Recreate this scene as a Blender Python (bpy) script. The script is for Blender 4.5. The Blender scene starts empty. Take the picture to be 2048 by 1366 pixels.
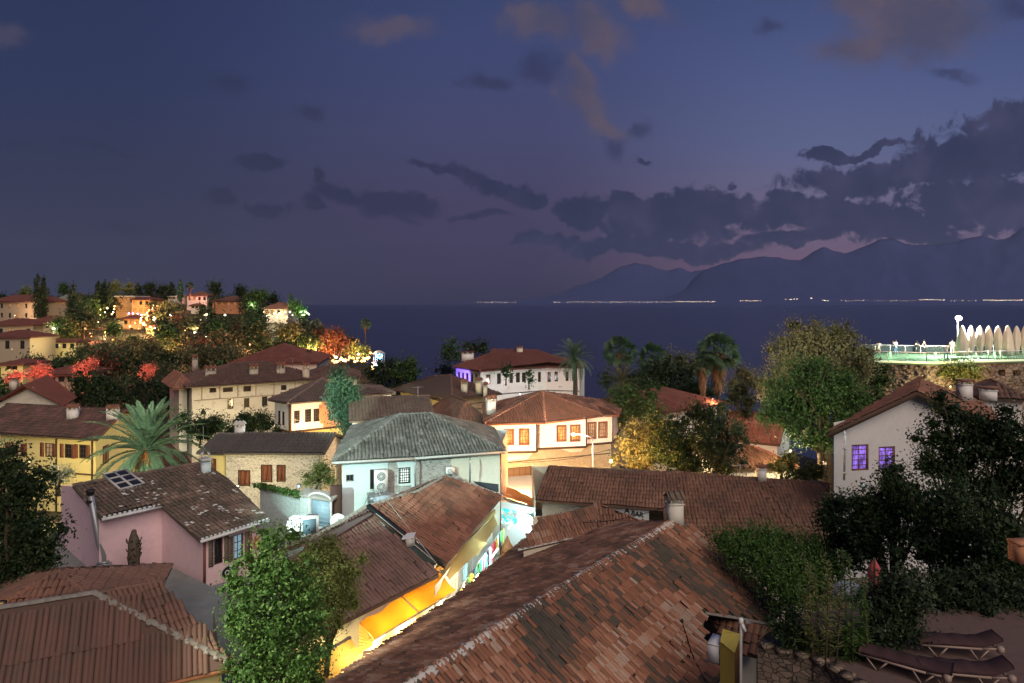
import bpy, bmesh, math, random
import numpy as np
from mathutils import Vector as V, Matrix, noise
R = math.radians
random.seed(7)
S = bpy.context.scene
COL = S.collection
F = 1365.0                      # focal length in photo pixels (24 mm on 36 mm film)
PI = math.pi

# ---------------------------------------------------------------- camera, world, sun, exposure
cam = bpy.data.cameras.new('camera'); cam.sensor_width = 36; cam.lens = 24.0
cam.shift_y = -76 / 2048; cam.clip_start = .1; cam.clip_end = 90000
co = bpy.data.objects.new('camera', cam); COL.objects.link(co)
co.location = (0, 0, 0); co.rotation_euler = (R(90), 0, 0); S.camera = co
S.view_settings.view_transform = 'Standard'; S.view_settings.look = 'None'
S.view_settings.exposure = 0.0; S.view_settings.gamma = 1
S.cycles.use_denoising = True
S.cycles.max_bounces = 5; S.cycles.diffuse_bounces = 2; S.cycles.glossy_bounces = 2
S.cycles.transmission_bounces = 3; S.cycles.transparent_max_bounces = 6
S.cycles.sample_clamp_indirect = 3; S.cycles.caustics_reflective = False; S.cycles.caustics_refractive = False
SEA = -45.0

class NT:
    """small node tree writer"""
    def __init__(s, nt): s.t = nt; s.n = nt.nodes; s.l = nt.links
    def new(s, typ, **kw):
        n = s.n.new(typ)
        for k, v in kw.items(): setattr(n, k, v)
        return n
    def set(s, inp, v):
        if hasattr(v, 'is_output'): s.l.new(v, inp)
        elif v is not None:
            if isinstance(v, tuple) and len(v) == 3 and inp.type == 'RGBA': v = (*v, 1)
            inp.default_value = v
    def math(s, op, a, b=None, c=None, clamp=False):
        n = s.new('ShaderNodeMath', operation=op, use_clamp=clamp)
        s.set(n.inputs[0], a); s.set(n.inputs[1], b); s.set(n.inputs[2], c)
        return n.outputs[0]
    def vmath(s, op, a, b=None, out=0):
        n = s.new('ShaderNodeVectorMath', operation=op); s.set(n.inputs[0], a); s.set(n.inputs[1], b)
        return n.outputs[out]
    def mix(s, f, a, b, mode='MIX'):
        n = s.new('ShaderNodeMix', data_type='RGBA', blend_type=mode)
        s.set(n.inputs[0], f); s.set(n.inputs[6], a); s.set(n.inputs[7], b)
        return n.outputs[2]
    def ramp(s, f, stops, interp='LINEAR'):
        n = s.new('ShaderNodeValToRGB'); r = n.color_ramp; r.interpolation = interp
        while len(r.elements) < len(stops): r.elements.new(1)
        for e, (p, c) in zip(r.elements, stops):
            e.position = p; e.color = (*c, 1) if not isinstance(c, (int, float)) else (c, c, c, 1)
        s.set(n.inputs[0], f); return n.outputs[0]
    def noise(s, vec, scale, detail=3, rough=.55, out=0, dist=0):
        n = s.new('ShaderNodeTexNoise'); s.set(n.inputs['Vector'], vec); n.inputs['Scale'].default_value = scale
        n.inputs['Detail'].default_value = detail; n.inputs['Roughness'].default_value = rough
        n.inputs['Distortion'].default_value = dist
        return n.outputs[out]
    def mrange(s, f, a, b, c=0, d=1, smooth=True):
        n = s.new('ShaderNodeMapRange', interpolation_type='SMOOTHSTEP' if smooth else 'LINEAR')
        s.set(n.inputs[0], f)
        for i, v in enumerate((a, b, c, d)): n.inputs[i + 1].default_value = v
        return n.outputs[0]

def srgb(r, g, b):
    f = lambda c: (c / 255 / 12.92) if c <= 10 else ((c / 255 + .055) / 1.055) ** 2.4
    return (f(r), f(g), f(b))

# dusk sky: a function of the viewing direction only (everything in it is at infinity)
w = bpy.data.worlds.new('World'); S.world = w; w.use_nodes = True
w.cycles.sampling_method = 'MANUAL'; w.cycles.sample_map_resolution = 256
n = NT(w.node_tree); n.n.clear()
tc = n.new('ShaderNodeTexCoord'); sep = n.new('ShaderNodeSeparateXYZ'); n.l.new(tc.outputs['Generated'], sep.inputs[0])
yy = n.math('MAXIMUM', sep.outputs[1], .02)
az = n.math('DIVIDE', sep.outputs[0], yy); el = n.math('DIVIDE', sep.outputs[2], yy)
dirc = n.new('ShaderNodeCombineXYZ'); n.l.new(az, dirc.inputs[0]); n.l.new(el, dirc.inputs[1])
D = dirc.outputs[0]
e_ = n.math('MULTIPLY', el, 2.2)     # 0 horizon .. 1 at 24 degrees
left = n.ramp(e_, [(0, srgb(54, 55, 74)), (.12, srgb(52, 53, 73)), (.35, srgb(49, 53, 77)), (.7, srgb(42, 52, 86)), (1, srgb(40, 50, 84))])
mid = n.ramp(e_, [(0, srgb(48, 46, 70)), (.08, srgb(58, 52, 78)), (.3, srgb(68, 62, 92)), (.55, srgb(67, 70, 106)), (.8, srgb(60, 69, 111)), (1, srgb(54, 66, 106))])
right = n.ramp(e_, [(0, srgb(80, 64, 88)), (.12, srgb(122, 92, 114)), (.3, srgb(114, 104, 132)), (.5, srgb(92, 100, 138)), (.75, srgb(76, 88, 132)), (1, srgb(64, 76, 118))])
g1 = n.mix(n.mrange(az, -.62, .0), left, mid); g2 = n.mix(n.mrange(az, 0, .48), g1, right)
warp = n.vmath('SCALE', n.vmath('SUBTRACT', n.noise(D, 9, 5, .62, out=1), (.5, .5, .5)), None); warp.node.inputs[3].default_value = .085
Dw = n.vmath('ADD', D, warp)
nz = n.noise(D, 26, 7, .68, dist=.35)
def cloud_mask(blobs):
    acc = None
    for (u, v, a, b, rot) in blobs:
        mp = n.new('ShaderNodeMapping', vector_type='TEXTURE'); n.l.new(Dw, mp.inputs[0])
        mp.inputs['Location'].default_value = ((u - 1024) / F, (607 - v) / F, 0)
        mp.inputs['Rotation'].default_value = (0, 0, R(rot)); mp.inputs['Scale'].default_value = (a / F, b / F, 1)
        ln = n.vmath('LENGTH', mp.outputs[0], out=1)
        acc = ln if acc is None else n.math('MINIMUM', acc, ln)
    return acc
def density(acc, lo=1.25, hi=.6, k=.9):
    q = n.math('ADD', acc, n.math('MULTIPLY', n.math('SUBTRACT', nz, .5), k))
    return n.mrange(q, lo, hi)
# (u, v, half width, half height, tilt) in photo pixels of direction
dark = [(1960, 300, 200, 70, 14), (1760, 350, 210, 40, 6), (1950, 400, 180, 60, 0), (1660, 300, 55, 18, 8), (1740, 290, 60, 12, 14), (2060, 225, 110, 45, 14),
        (1640, 430, 190, 38, 0), (1760, 450, 190, 40, 0), (1440, 425, 130, 45, -8), (1310, 440, 170, 52, -6), (1160, 430, 60, 38, -15), (1320, 495, 230, 22, 0), (1080, 480, 55, 12, 0),
        (1030, 385, 75, 24, -18), (1250, 405, 60, 25, 0), (1580, 480, 120, 12, 2), (1900, 480, 60, 14, 0)]
mids = [(880, 335, 60, 12, -8), (960, 365, 60, 22, -25), (960, 437, 70, 11, 5), (780, 415, 95, 26, -10), (690, 400, 55, 22, -15), (650, 360, 14, 26, -15), (630, 412, 22, 14, -20), (535, 410, 60, 18, -6),
        (525, 318, 70, 18, -3), (440, 395, 35, 20, 0), (240, 452, 58, 11, -2), (195, 288, 75, 8, -6), (50, 300, 60, 8, 0), (450, 165, 50, 22, -15), (620, 213, 30, 14, -15), (970, 150, 50, 18, -8), (1457, 370, 14, 7, 20),
        (1230, 290, 22, 24, -20), (1282, 250, 16, 22, -30), (1290, 312, 18, 7, 0), (1900, 150, 50, 10, 0), (1540, 67, 30, 16, 0), (2030, 30, 50, 22, 0), (1080, 135, 40, 26, 0)]
warm = [(780, 52, 75, 24, 4), (1080, 50, 60, 32, 0), (1190, 55, 65, 48, -25), (1290, 10, 45, 24, -20), (1170, 190, 62, 34, -52), (1160, 140, 44, 20, -40), (1205, 235, 48, 18, -30), (0, 72, 45, 22, 0),
        (1830, 45, 130, 72, 12), (1720, 95, 75, 32, 8), (1780, 10, 110, 30, 0)]
warm = [(u, v, a * 1.22, b * 1.22, r) for u, v, a, b, r in warm]
m1 = density(cloud_mask(dark), 1.10, .78, 1.9); m2 = n.math('MAXIMUM', density(cloud_mask([c for c in mids if c[1] > 300]), 1.25, .6, 2.2), n.math('MULTIPLY', density(cloud_mask([c for c in mids if c[1] <= 300]), 1.5, .2, 1.8), .7)); m3 = density(cloud_mask(warm), 1.35, .35, 1.3)
c1 = n.ramp(n.noise(D, 12, 4, .6), [(.3, srgb(34, 43, 70)), (.5, srgb(44, 49, 77)), (.7, srgb(62, 61, 90))])
s1 = n.mix(n.math('MULTIPLY', m1, .93), g2, c1)
s2 = n.mix(n.math('MULTIPLY', m2, n.mrange(az, -.55, -.2, .45, .85)), s1, n.mix(n.mrange(az, -.6, .1), srgb(36, 40, 62), srgb(44, 47, 76)))
c3 = n.mix(n.mrange(n.noise(D, 9, 4, .6), .35, .65), srgb(74, 72, 94), srgb(98, 84, 93))
s3 = n.mix(n.math('MULTIPLY', m3, n.mrange(az, -.4, .3, .45, .85)), s2, c3)
bg = n.new('ShaderNodeBackground'); n.l.new(s3, bg.inputs[0]); bg.inputs[1].default_value = 1.07
wo = n.new('ShaderNodeOutputWorld'); n.l.new(bg.outputs[0], wo.inputs[0])

# the last light of the evening and the glow of the town, as one soft weak sun from behind the camera
sl = bpy.data.lights.new('sun', 'SUN'); sl.energy = 2.3; sl.angle = R(50); sl.color = (1, .83, .69)
so = bpy.data.objects.new('sun', sl); COL.objects.link(so)
sd = V((-.30, .74, -.60)).normalized()          # travels away from the camera, downwards
so.rotation_euler = sd.to_track_quat('-Z', 'Y').to_euler()

# ---------------------------------------------------------------- projection helpers (photo pixel -> point in the world)
def P(u, v, Y): return V(((u - 1024) / F * Y, Y, (607 - v) / F * Y))
def Q(u, v, z): return P(u, v, z * F / (607 - v))
class Pl:                                         # a plane through three points, or vertical through two
    def __init__(s, a, b, c=None):
        s.a = a; c = c if c is not None else b + V((0, 0, 1)); s.n = (b - a).cross(c - a).normalized()
    def __call__(s, u, v):
        d = V(((u - 1024) / F, 1, (607 - v) / F)); return d * (s.a.dot(s.n) / d.dot(s.n))

# ---------------------------------------------------------------- object helpers
ORG = {}
def tag(o, label=None, cat=None, group=None, kind=None):
    if label: o['label'] = label
    if cat: o['category'] = cat
    if group: o['group'] = group
    if kind: o['kind'] = kind
    return o
def thing(name, label, cat, loc=(0, 0, 0), group=None, rz=0):
    o = bpy.data.objects.new(name, None); COL.objects.link(o); o.location = loc; o.rotation_euler = (0, 0, rz)
    o.empty_display_size = .3
    ORG[o] = V(loc); return tag(o, label, cat, group)
class MB:
    def __init__(s): s.v = []; s.f = []; s.t = []; s.uv = None
    def face(s, pts, tone=0):
        i = len(s.v); s.v += [tuple(p) for p in pts]; s.f.append(tuple(range(i, i + len(pts)))); s.t.append(tone)
    def box(s, c, sx, sy, sz, rz=0, tone=0):       # centre of base
        c = V(c); m = Matrix.Rotation(rz, 3, 'Z'); i = len(s.v)
        for z in (0, sz):
            for x, y in ((-1, -1), (1, -1), (1, 1), (-1, 1)): s.v.append(tuple(c + m @ V((x * sx / 2, y * sy / 2, z))))
        for f in ((0, 3, 2, 1), (4, 5, 6, 7), (0, 1, 5, 4), (1, 2, 6, 5), (2, 3, 7, 6), (3, 0, 4, 7)):
            s.f.append(tuple(i + k for k in f)); s.t.append(tone)
        return s
    def bar(s, a, b, w_, h_=None, up=V((0, 0, 1)), tone=0):     # square bar from a to b
        a = V(a); b = V(b); h_ = h_ or w_; d = (b - a).normalized(); x = d.cross(up)
        if x.length < 1e-3: x = d.cross(V((1, 0, 0)))
        x.normalize(); y = x.cross(d); i = len(s.v)
        for p in (a, b):
            for q, r in ((-1, -1), (1, -1), (1, 1), (-1, 1)): s.v.append(tuple(p + x * q * w_ / 2 + y * r * h_ / 2))
        for f in ((0, 3, 2, 1), (4, 5, 6, 7), (0, 1, 5, 4), (1, 2, 6, 5), (2, 3, 7, 6), (3, 0, 4, 7)):
            s.f.append(tuple(i + k for k in f)); s.t.append(tone)
        return s
    def tube(s, pts, rad, k=8, cap=True, tone=0):
        i = len(s.v); pts = [V(p) for p in pts]; m = len(pts)
        if not hasattr(rad, '__len__'): rad = [rad] * m
        px = None
        for j, p in enumerate(pts):
            d = (pts[min(j + 1, m - 1)] - pts[max(j - 1, 0)]).normalized()
            x = d.cross(V((0, 0, 1))) if px is None else px - d * px.dot(d)
            if x.length < 1e-3: x = d.cross(V((1, 0, 0)))
            x.normalize(); px = x; y = d.cross(x)
            for q in range(k):
                a = 2 * PI * q / k; s.v.append(tuple(p + (x * math.cos(a) + y * math.sin(a)) * rad[j]))
        for j in range(m - 1):
            for q in range(k):
                s.f.append((i + j * k + q, i + j * k + (q + 1) % k, i + (j + 1) * k + (q + 1) % k, i + (j + 1) * k + q)); s.t.append(tone)
        if cap:
            s.f.append(tuple(i + q for q in reversed(range(k)))); s.t.append(tone)
            s.f.append(tuple(i + (m - 1) * k + q for q in range(k))); s.t.append(tone)
        return s
    def lathe(s, c, prof, k=16, wob=None, tone=0):
        i = len(s.v); c = V(c)
        for r, z in prof:
            for q in range(k):
                a = 2 * PI * q / k; rr = r * (wob(a, z) if wob else 1); s.v.append(tuple(c + V((math.cos(a) * rr, math.sin(a) * rr, z))))
        for j in range(len(prof) - 1):
            for q in range(k):
                s.f.append((i + j * k + q, i + j * k + (q + 1) % k, i + (j + 1) * k + (q + 1) % k, i + (j + 1) * k + q)); s.t.append(tone)
        s.f.append(tuple(i + q for q in reversed(range(k)))); s.t.append(tone)
        s.f.append(tuple(i + (len(prof) - 1) * k + q for q in range(k))); s.t.append(tone)
        return s
    def poly_slab(s, pts, th, tone=0):             # polygon top with thickness downwards
        pts = [V(p) for p in pts]; dn = V((0, 0, -th)); s.face(pts, tone); s.face([p + dn for p in reversed(pts)], tone)
        for a, b in zip(pts, pts[1:] + pts[:1]): s.face([a, a + dn, b + dn, b], tone)
        return s
    def build(s, name, mat, parent=None, smooth=False, label=None):
        me = bpy.data.meshes.new(name); org = V((0, 0, 0)); p = parent
        while p is not None and p not in ORG: p = p.parent
        if p is not None: org = ORG[p]
        va = np.array(s.v, dtype=np.float32).reshape(-1, 3) - np.array(org, dtype=np.float32)
        fl = np.array([len(f) for f in s.f], dtype=np.int32); li = np.array([k for f in s.f for k in f], dtype=np.int32)
        me.vertices.add(len(va)); me.vertices.foreach_set('co', va.ravel())
        me.loops.add(len(li)); me.loops.foreach_set('vertex_index', li)
        me.polygons.add(len(fl)); me.polygons.foreach_set('loop_start', np.concatenate(([0], np.cumsum(fl)[:-1])).astype(np.int32))
        me.polygons.foreach_set('loop_total', fl); me.update(calc_edges=True); me.validate()
        if any(s.t):
            at = me.attributes.new('tone', 'FLOAT', 'FACE'); at.data.foreach_set('value', np.array(s.t, dtype=np.float32))
        if smooth: me.polygons.foreach_set('use_smooth', [True] * len(me.polygons))
        me.materials.append(mat)
        o = bpy.data.objects.new(name, me); COL.objects.link(o)
        if parent is not None: o.parent = parent
        if label: o['label'] = label
        return o
def npmesh(name, va, fa, tone, mat, parent=None, smooth=False):     # va (N,3), fa (M,k) uniform faces
    me = bpy.data.meshes.new(name); k = fa.shape[1]; org = V((0, 0, 0)); p = parent
    while p is not None and p not in ORG: p = p.parent
    if p is not None: org = ORG[p]
    va = (va - np.array(org)).astype(np.float32)
    me.vertices.add(len(va)); me.vertices.foreach_set('co', va.ravel())
    me.loops.add(fa.size); me.loops.foreach_set('vertex_index', fa.astype(np.int32).ravel())
    me.polygons.add(len(fa)); me.polygons.foreach_set('loop_start', (np.arange(len(fa)) * k).astype(np.int32))
    me.polygons.foreach_set('loop_total', np.full(len(fa), k, dtype=np.int32)); me.update(calc_edges=True)
    if tone is not None:
        at = me.attributes.new('tone', 'FLOAT', 'FACE'); at.data.foreach_set('value', tone.astype(np.float32))
    if smooth: me.polygons.foreach_set('use_smooth', [True] * len(me.polygons))
    me.materials.append(mat); o = bpy.data.objects.new(name, me); COL.objects.link(o)
    if parent is not None: o.parent = parent
    return o
def copy_tree(o, parent=None):
    c = o.copy(); COL.objects.link(c); c.parent = parent
    for ch in [k for k in bpy.data.objects if k.parent == o]: copy_tree(ch, c)
    return c
def dup(root, loc, rz=0, sc=1, label=None, group=None):
    c = copy_tree(root); c.location = loc; c.rotation_euler = (0, 0, rz)
    c.scale = (sc, sc, sc) if not hasattr(sc, '__len__') else sc
    if label: c['label'] = label
    if group: c['group'] = group
    return c

# ---------------------------------------------------------------- materials
MATS = {}
def mat(name, fn, **kw):
    if name in MATS: return MATS[name]
    m = bpy.data.materials.new(name); m.use_nodes = True; t = NT(m.node_tree); t.n.clear()
    b = t.new('ShaderNodeBsdfPrincipled'); o = t.new('ShaderNodeOutputMaterial'); t.l.new(b.outputs[0], o.inputs[0])
    b.inputs['Roughness'].default_value = .8; b.inputs['Specular IOR Level'].default_value = .3
    fn(t, b); MATS[name] = m; return m
def bump(t, b, h, st=.4, dist=.05):
    bp = t.new('ShaderNodeBump'); bp.inputs['Strength'].default_value = st; bp.inputs['Distance'].default_value = dist
    t.set(bp.inputs['Height'], h); t.l.new(bp.outputs[0], b.inputs['Normal'])
def obj_co(t): return t.new('ShaderNodeNewGeometry').outputs['Position']
def plain(name, c, rough=.7, var=.25, sc=3, metal=0, spec=.3):
    def f(t, b):
        p = obj_co(t); nn = t.noise(p, sc, 4, .6)
        t.set(b.inputs['Base Color'], t.mix(nn, tuple(x * (1 - var) for x in c), tuple(min(1, x * (1 + var)) for x in c)))
        b.inputs['Roughness'].default_value = rough; b.inputs['Metallic'].default_value = metal
        b.inputs['Specular IOR Level'].default_value = spec
    return mat(name, f)
def plaster(name, c, stain=(.25, .22, .18), amt=.35, sc=1.0):
    def f(t, b):
        p = obj_co(t); a = t.mrange(t.noise(p, .9 * sc, 6, .65), .5, .78); d = t.noise(p, 6 * sc, 4, .6)
        base = t.mix(d, tuple(x * .86 for x in c), tuple(min(1, x * 1.06) for x in c))
        t.set(b.inputs['Base Color'], t.mix(t.math('MULTIPLY', a, amt), base, stain)); b.inputs['Roughness'].default_value = .9
        bump(t, b, t.noise(p, 14, 4, .6), .25, .02)
    return mat(name, f)
def rubble(name, a_, b_, mortar, sc=3.2):
    def f(t, b):
        p = obj_co(t)
        mp = t.new('ShaderNodeMapping'); t.l.new(p, mp.inputs[0]); mp.inputs['Scale'].default_value = (1, 1, 1.7)
        vo = t.new('ShaderNodeTexVoronoi', feature='F1'); t.l.new(mp.outputs[0], vo.inputs[0]); vo.inputs['Scale'].default_value = sc
        ve = t.new('ShaderNodeTexVoronoi', feature='DISTANCE_TO_EDGE'); t.l.new(mp.outputs[0], ve.inputs[0]); ve.inputs['Scale'].default_value = sc
        vs = t.new('ShaderNodeSeparateColor'); t.l.new(vo.outputs['Color'], vs.inputs[0])
        st = t.mix(vs.outputs[0], a_, b_); st = t.mix(t.math('MULTIPLY', t.noise(p, 9, 4, .6), .5), st, (.1, .085, .07))
        e = t.mrange(ve.outputs['Distance'], .02, .09)
        t.set(b.inputs['Base Color'], t.mix(e, mortar, st)); b.inputs['Roughness'].default_value = .92
        bump(t, b, t.math('ADD', e, t.math('MULTIPLY', t.noise(p, 12, 4, .6), .4)), .6, .05)
    return mat(name, f)
def tilemat(name, stops, moss=(.09, .085, .06), mossamt=.5, lich=0.0):
    def f(t, b):
        at = t.new('ShaderNodeAttribute', attribute_name='tone'); p = obj_co(t)
        c = t.ramp(at.outputs['Fac'], stops); d = t.noise(p, 16, 5, .7)
        c = t.mix(t.math('MULTIPLY', t.mrange(d, .42, .72), mossamt), c, moss)
        c = t.mix(t.math('MULTIPLY', t.mrange(t.noise(p, 1.1, 4, .6), .45, .7), mossamt * .8), c, tuple(x * .8 for x in moss))
        if lich: c = t.mix(t.math('MULTIPLY', t.mrange(t.noise(p, 7, 4, .75), .60, .68), lich), c, (.55, .55, .5))
        t.set(b.inputs['Base Color'], c); b.inputs['Roughness'].default_value = .85
        bump(t, b, t.noise(p, 30, 3, .6), .3, .02)
    return mat(name, f)
def emit(name, c, s):
    def f(t, b):
        b.inputs['Base Color'].default_value = (*c, 1); b.inputs['Emission Color'].default_value = (*c, 1); b.inputs['Emission Strength'].default_value = s
    return mat(name, f)
def lit_pane(name, c, s):
    def f(t, b):                                    # curtains and furniture make a lit window uneven
        p = obj_co(t); mp = t.new('ShaderNodeMapping'); t.l.new(p, mp.inputs[0]); mp.inputs['Scale'].default_value = (3.5, 3.5, 1.2)
        k = t.mrange(t.noise(mp.outputs[0], 1.6, 4, .7), .36, .66, .12, 1.5); b.inputs['Base Color'].default_value = (*[x * .3 for x in c], 1); b.inputs['Roughness'].default_value = .2
        b.inputs['Emission Color'].default_value = (*c, 1); t.set(b.inputs['Emission Strength'], t.math('MULTIPLY', k, s))
    return mat(name, f)
def leafmat(name, a_, b_, c_=None, tr=.25):
    def f(t, b):
        at = t.new('ShaderNodeAttribute', attribute_name='tone')
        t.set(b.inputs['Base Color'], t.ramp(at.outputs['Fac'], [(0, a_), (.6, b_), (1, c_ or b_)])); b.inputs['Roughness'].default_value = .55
        b.inputs['Specular IOR Level'].default_value = .25
        tl = t.new('ShaderNodeBsdfTranslucent'); t.set(tl.inputs[0], b_); ms = t.new('ShaderNodeMixShader'); ms.inputs[0].default_value = tr
        t.l.new(b.outputs[0], ms.inputs[1]); t.l.new(tl.outputs[0], ms.inputs[2])
        o = [x for x in t.n if x.type == 'OUTPUT_MATERIAL'][0]; t.l.new(ms.outputs[0], o.inputs[0])
    return mat(name, f)
def glass(name, c=(.02, .022, .025), rough=.12):
    def f(t, b):
        b.inputs['Base Color'].default_value = (*c, 1); b.inputs['Roughness'].default_value = rough; b.inputs['Specular IOR Level'].default_value = .5
    return mat(name, f)

T_RED = tilemat('clay_tile_red', [(0, (.09, .055, .045)), (.35, (.20, .085, .055)), (.7, (.30, .13, .085)), (1, (.38, .2, .13))], mossamt=.45)
T_DARK = tilemat('clay_tile_dark', [(0, (.06, .045, .04)), (.5, (.13, .07, .055)), (1, (.24, .12, .09))], mossamt=.5)
T_PATCH = tilemat('clay_tile_patched', [(0, (.055, .05, .04)), (.3, (.10, .07, .052)), (.48, (.22, .09, .052)), (.75, (.31, .135, .078)), (.92, (.40, .21, .135)), (1, (.40, .28, .21))], mossamt=.35)
T_LICH = tilemat('clay_tile_lichen', [(0, (.10, .085, .065)), (.6, (.20, .135, .10)), (1, (.33, .23, .17))], mossamt=.6, lich=.3)
T_PALE = tilemat('clay_tile_pale', [(0, (.10, .10, .09)), (.5, (.19, .19, .17)), (1, (.32, .31, .28))], moss=(.07, .075, .055), mossamt=.4, lich=.75)
T_GREY = tilemat('clay_tile_grey', [(0, (.07, .065, .06)), (1, (.15, .13, .12))], mossamt=.4)
MORTAR = plain('mortar', (.48, .47, .44), .9, .3, 6)
MORTD = plain('mortar_dark', (.24, .22, .19), .9, .3, 6)
WOOD = plain('dark_wood', (.07, .04, .025), .7, .3, 5)
WOODR = plain('red_brown_wood', (.20, .075, .04), .65, .3, 5)
WHITE = plaster('white_plaster', (.72, .70, .66)); CREAM = plaster('cream_plaster', (.62, .56, .44)); YELLOW = plaster('yellow_plaster', (.72, .62, .28), (.4, .33, .16), .25)
PINK = plaster('pink_plaster', (.80, .57, .60), (.38, .27, .30), .5); PEACH = plaster('peach_plaster', (.74, .62, .56), amt=.15)
OLD = plaster('peeling_plaster', (.55, .52, .42), (.20, .16, .12), .75, 1.6); BLUEW = plaster('faded_blue_plaster', (.58, .68, .68), (.36, .38, .36), .6, 1.3)
SALM = plaster('orange_plaster', (.55, .25, .13), (.3, .14, .08), .4)
STONEW = rubble('white_rubble_stone', (.72, .70, .62), (.48, .45, .38), (.74, .70, .60)); STONEY = rubble('yellow_rubble_stone', (.55, .45, .30), (.42, .33, .2), (.35, .28, .2), 4)
STONED = rubble('dark_rubble_stone', (.30, .22, .16), (.16, .12, .09), (.07, .06, .05), 5); STONEC = rubble('castle_stone', (.38, .31, .24), (.20, .16, .12), (.09, .075, .06), 1.1)
GLASS = glass('dark_glass'); GREYM = plain('grey_metal', (.35, .36, .37), .45, .15, 4, .6); WHITEP = plain('white_paint', (.78, .78, .76), .5, .06, 3)
CONC = plain('grey_concrete', (.22, .23, .22), .9, .35, 1.5); BLACKP = plain('black_paint', (.02, .02, .02), .5, .2)
BARK = plain('bark', (.075, .055, .038), .95, .5, 8)
# ---------------------------------------------------------------- building helpers
def inpoly(x, y, pg):
    c = np.zeros(len(x), bool); j = len(pg) - 1
    for i in range(len(pg)):
        xi, yi = pg[i]; xj, yj = pg[j]
        with np.errstate(divide='ignore', invalid='ignore'):
            k = ((yi > y) != (yj > y)) & (x < (xj - xi) * (y - yi) / ((yj - yi) or 1e-9) + xi)
        c ^= k; j = i
    return c
def roof_face(name, parent, pts, mat_, pitch=.22, course=.36, seg=6, seed=0, amp=.05, slab=.14, down=None, patch=1.2, tbias=0.0, tone_fn=None, sagamt=.022, contrast=.5):
    """one slope of barrel tiles: every tile is its own curved strip, lying on a slab"""
    pts = [V(p) for p in pts]; n = V((0, 0, 0))
    for a, b in zip(pts, pts[1:] + pts[:1]): n += a.cross(b)
    n.normalize()
    if n.z < 0: n = -n
    d = down.normalized() if down is not None else (V((0, 0, -1)) - n * (-n.z)).normalized()
    if down is None:                                # rows run parallel to the eave (the first edge) when that is nearly level
        ed = (pts[1] - pts[0]).normalized(); q = n.cross(ed); q = -q if q.z > 0 else q
        if q.normalized().dot(d) > .9: d = q.normalized()
    d = (d - n * d.dot(n)).normalized(); x = d.cross(n).normalized(); o = pts[0]
    pg = [((p - o).dot(x), (p - o).dot(d)) for p in pts]
    xs = [q[0] for q in pg]; ys = [q[1] for q in pg]; rng = np.random.RandomState(seed + 11)
    i = np.arange(math.floor(min(xs) / pitch) - 1, math.ceil(max(xs) / pitch) + 1); j0 = math.floor((max(ys)) / course) + 1
    nj = int((max(ys) - min(ys)) / course) + 2; J = np.arange(nj)
    I, JJ = np.meshgrid(i, J); I = I.ravel(); JJ = JJ.ravel()
    cx = (I + .5) * pitch; cy = max(ys) - (JJ + .5) * course + course * .45 * 0
    ok = inpoly(cx, cy, pg); cx = cx[ok]; cy = cy[ok]; N = len(cx)
    if N:
        cx = cx + rng.normal(0, .012, N); cy2 = cy + rng.normal(0, .015, N); lift = rng.uniform(0, .012, N); skew = rng.normal(0, .010, N); odd = rng.random_sample(N) < .025; lift[odd] += rng.uniform(.01, .04, odd.sum()); cy2[odd] += rng.uniform(.02, .14, odd.sum()); skew[odd] *= 4
        u = np.linspace(-.5, .5, seg + 1); prof = np.cos(u * PI) ** .8 if seg > 2 else np.cos(u * PI)
        prof[np.isnan(prof)] = 0
        up = np.array(n); dd = np.array(d); xx = np.array(x); oo = np.array(o)
        vt = []
        for k, (sy, hh, ww) in enumerate(((-.56, 0.0, .86), (.56, .030, 1.02))):
            X = cx[:, None] + (skew * sy)[:, None] + u[None, :] * pitch * ww; Y = (cy2 + sy * course)[:, None] + 0 * X
            H = prof[None, :] * amp + hh + lift[:, None] + .01
            if sagamt: H = H + sagamt * (.7 + np.sin(X * 1.1 + seed) * np.cos(Y * .9 + seed * 2))
            vt.append(oo + X[..., None] * xx + Y[..., None] * dd + H[..., None] * up)
        va = np.stack(vt, 1)                     # N,2,seg+1,3
        m = 2 * (seg + 1); base = (np.arange(N) * m)[:, None]
        a = np.arange(seg)[None, :]; fa = np.stack([base + a, base + seg + 1 + a, base + seg + 2 + a, base + a + 1], -1).reshape(-1, 4)
        low = np.array([noise.noise(V((float(p), float(q), seed * 3.1)) * patch) for p, q in zip(cx, cy)])
        tn = .5 + low * .75 * contrast * 2 + rng.normal(0, .22 * contrast * 1.6, N) + tbias
        if tone_fn: tn = tone_fn(cx, cy, tn)
        tn = np.clip(tn, .01, 1); tn = np.repeat(tn, seg)
        r = npmesh(name, va.reshape(-1, 3), fa, tn, mat_, parent)
    else: r = None
    b = MB(); dn = n * -.012
    top = [p + dn for p in pts]; b.poly_slab(top, slab, tone=.15)
    s = b.build('roof_slab' if r else name, mat_, r or parent)
    return r or s
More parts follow.
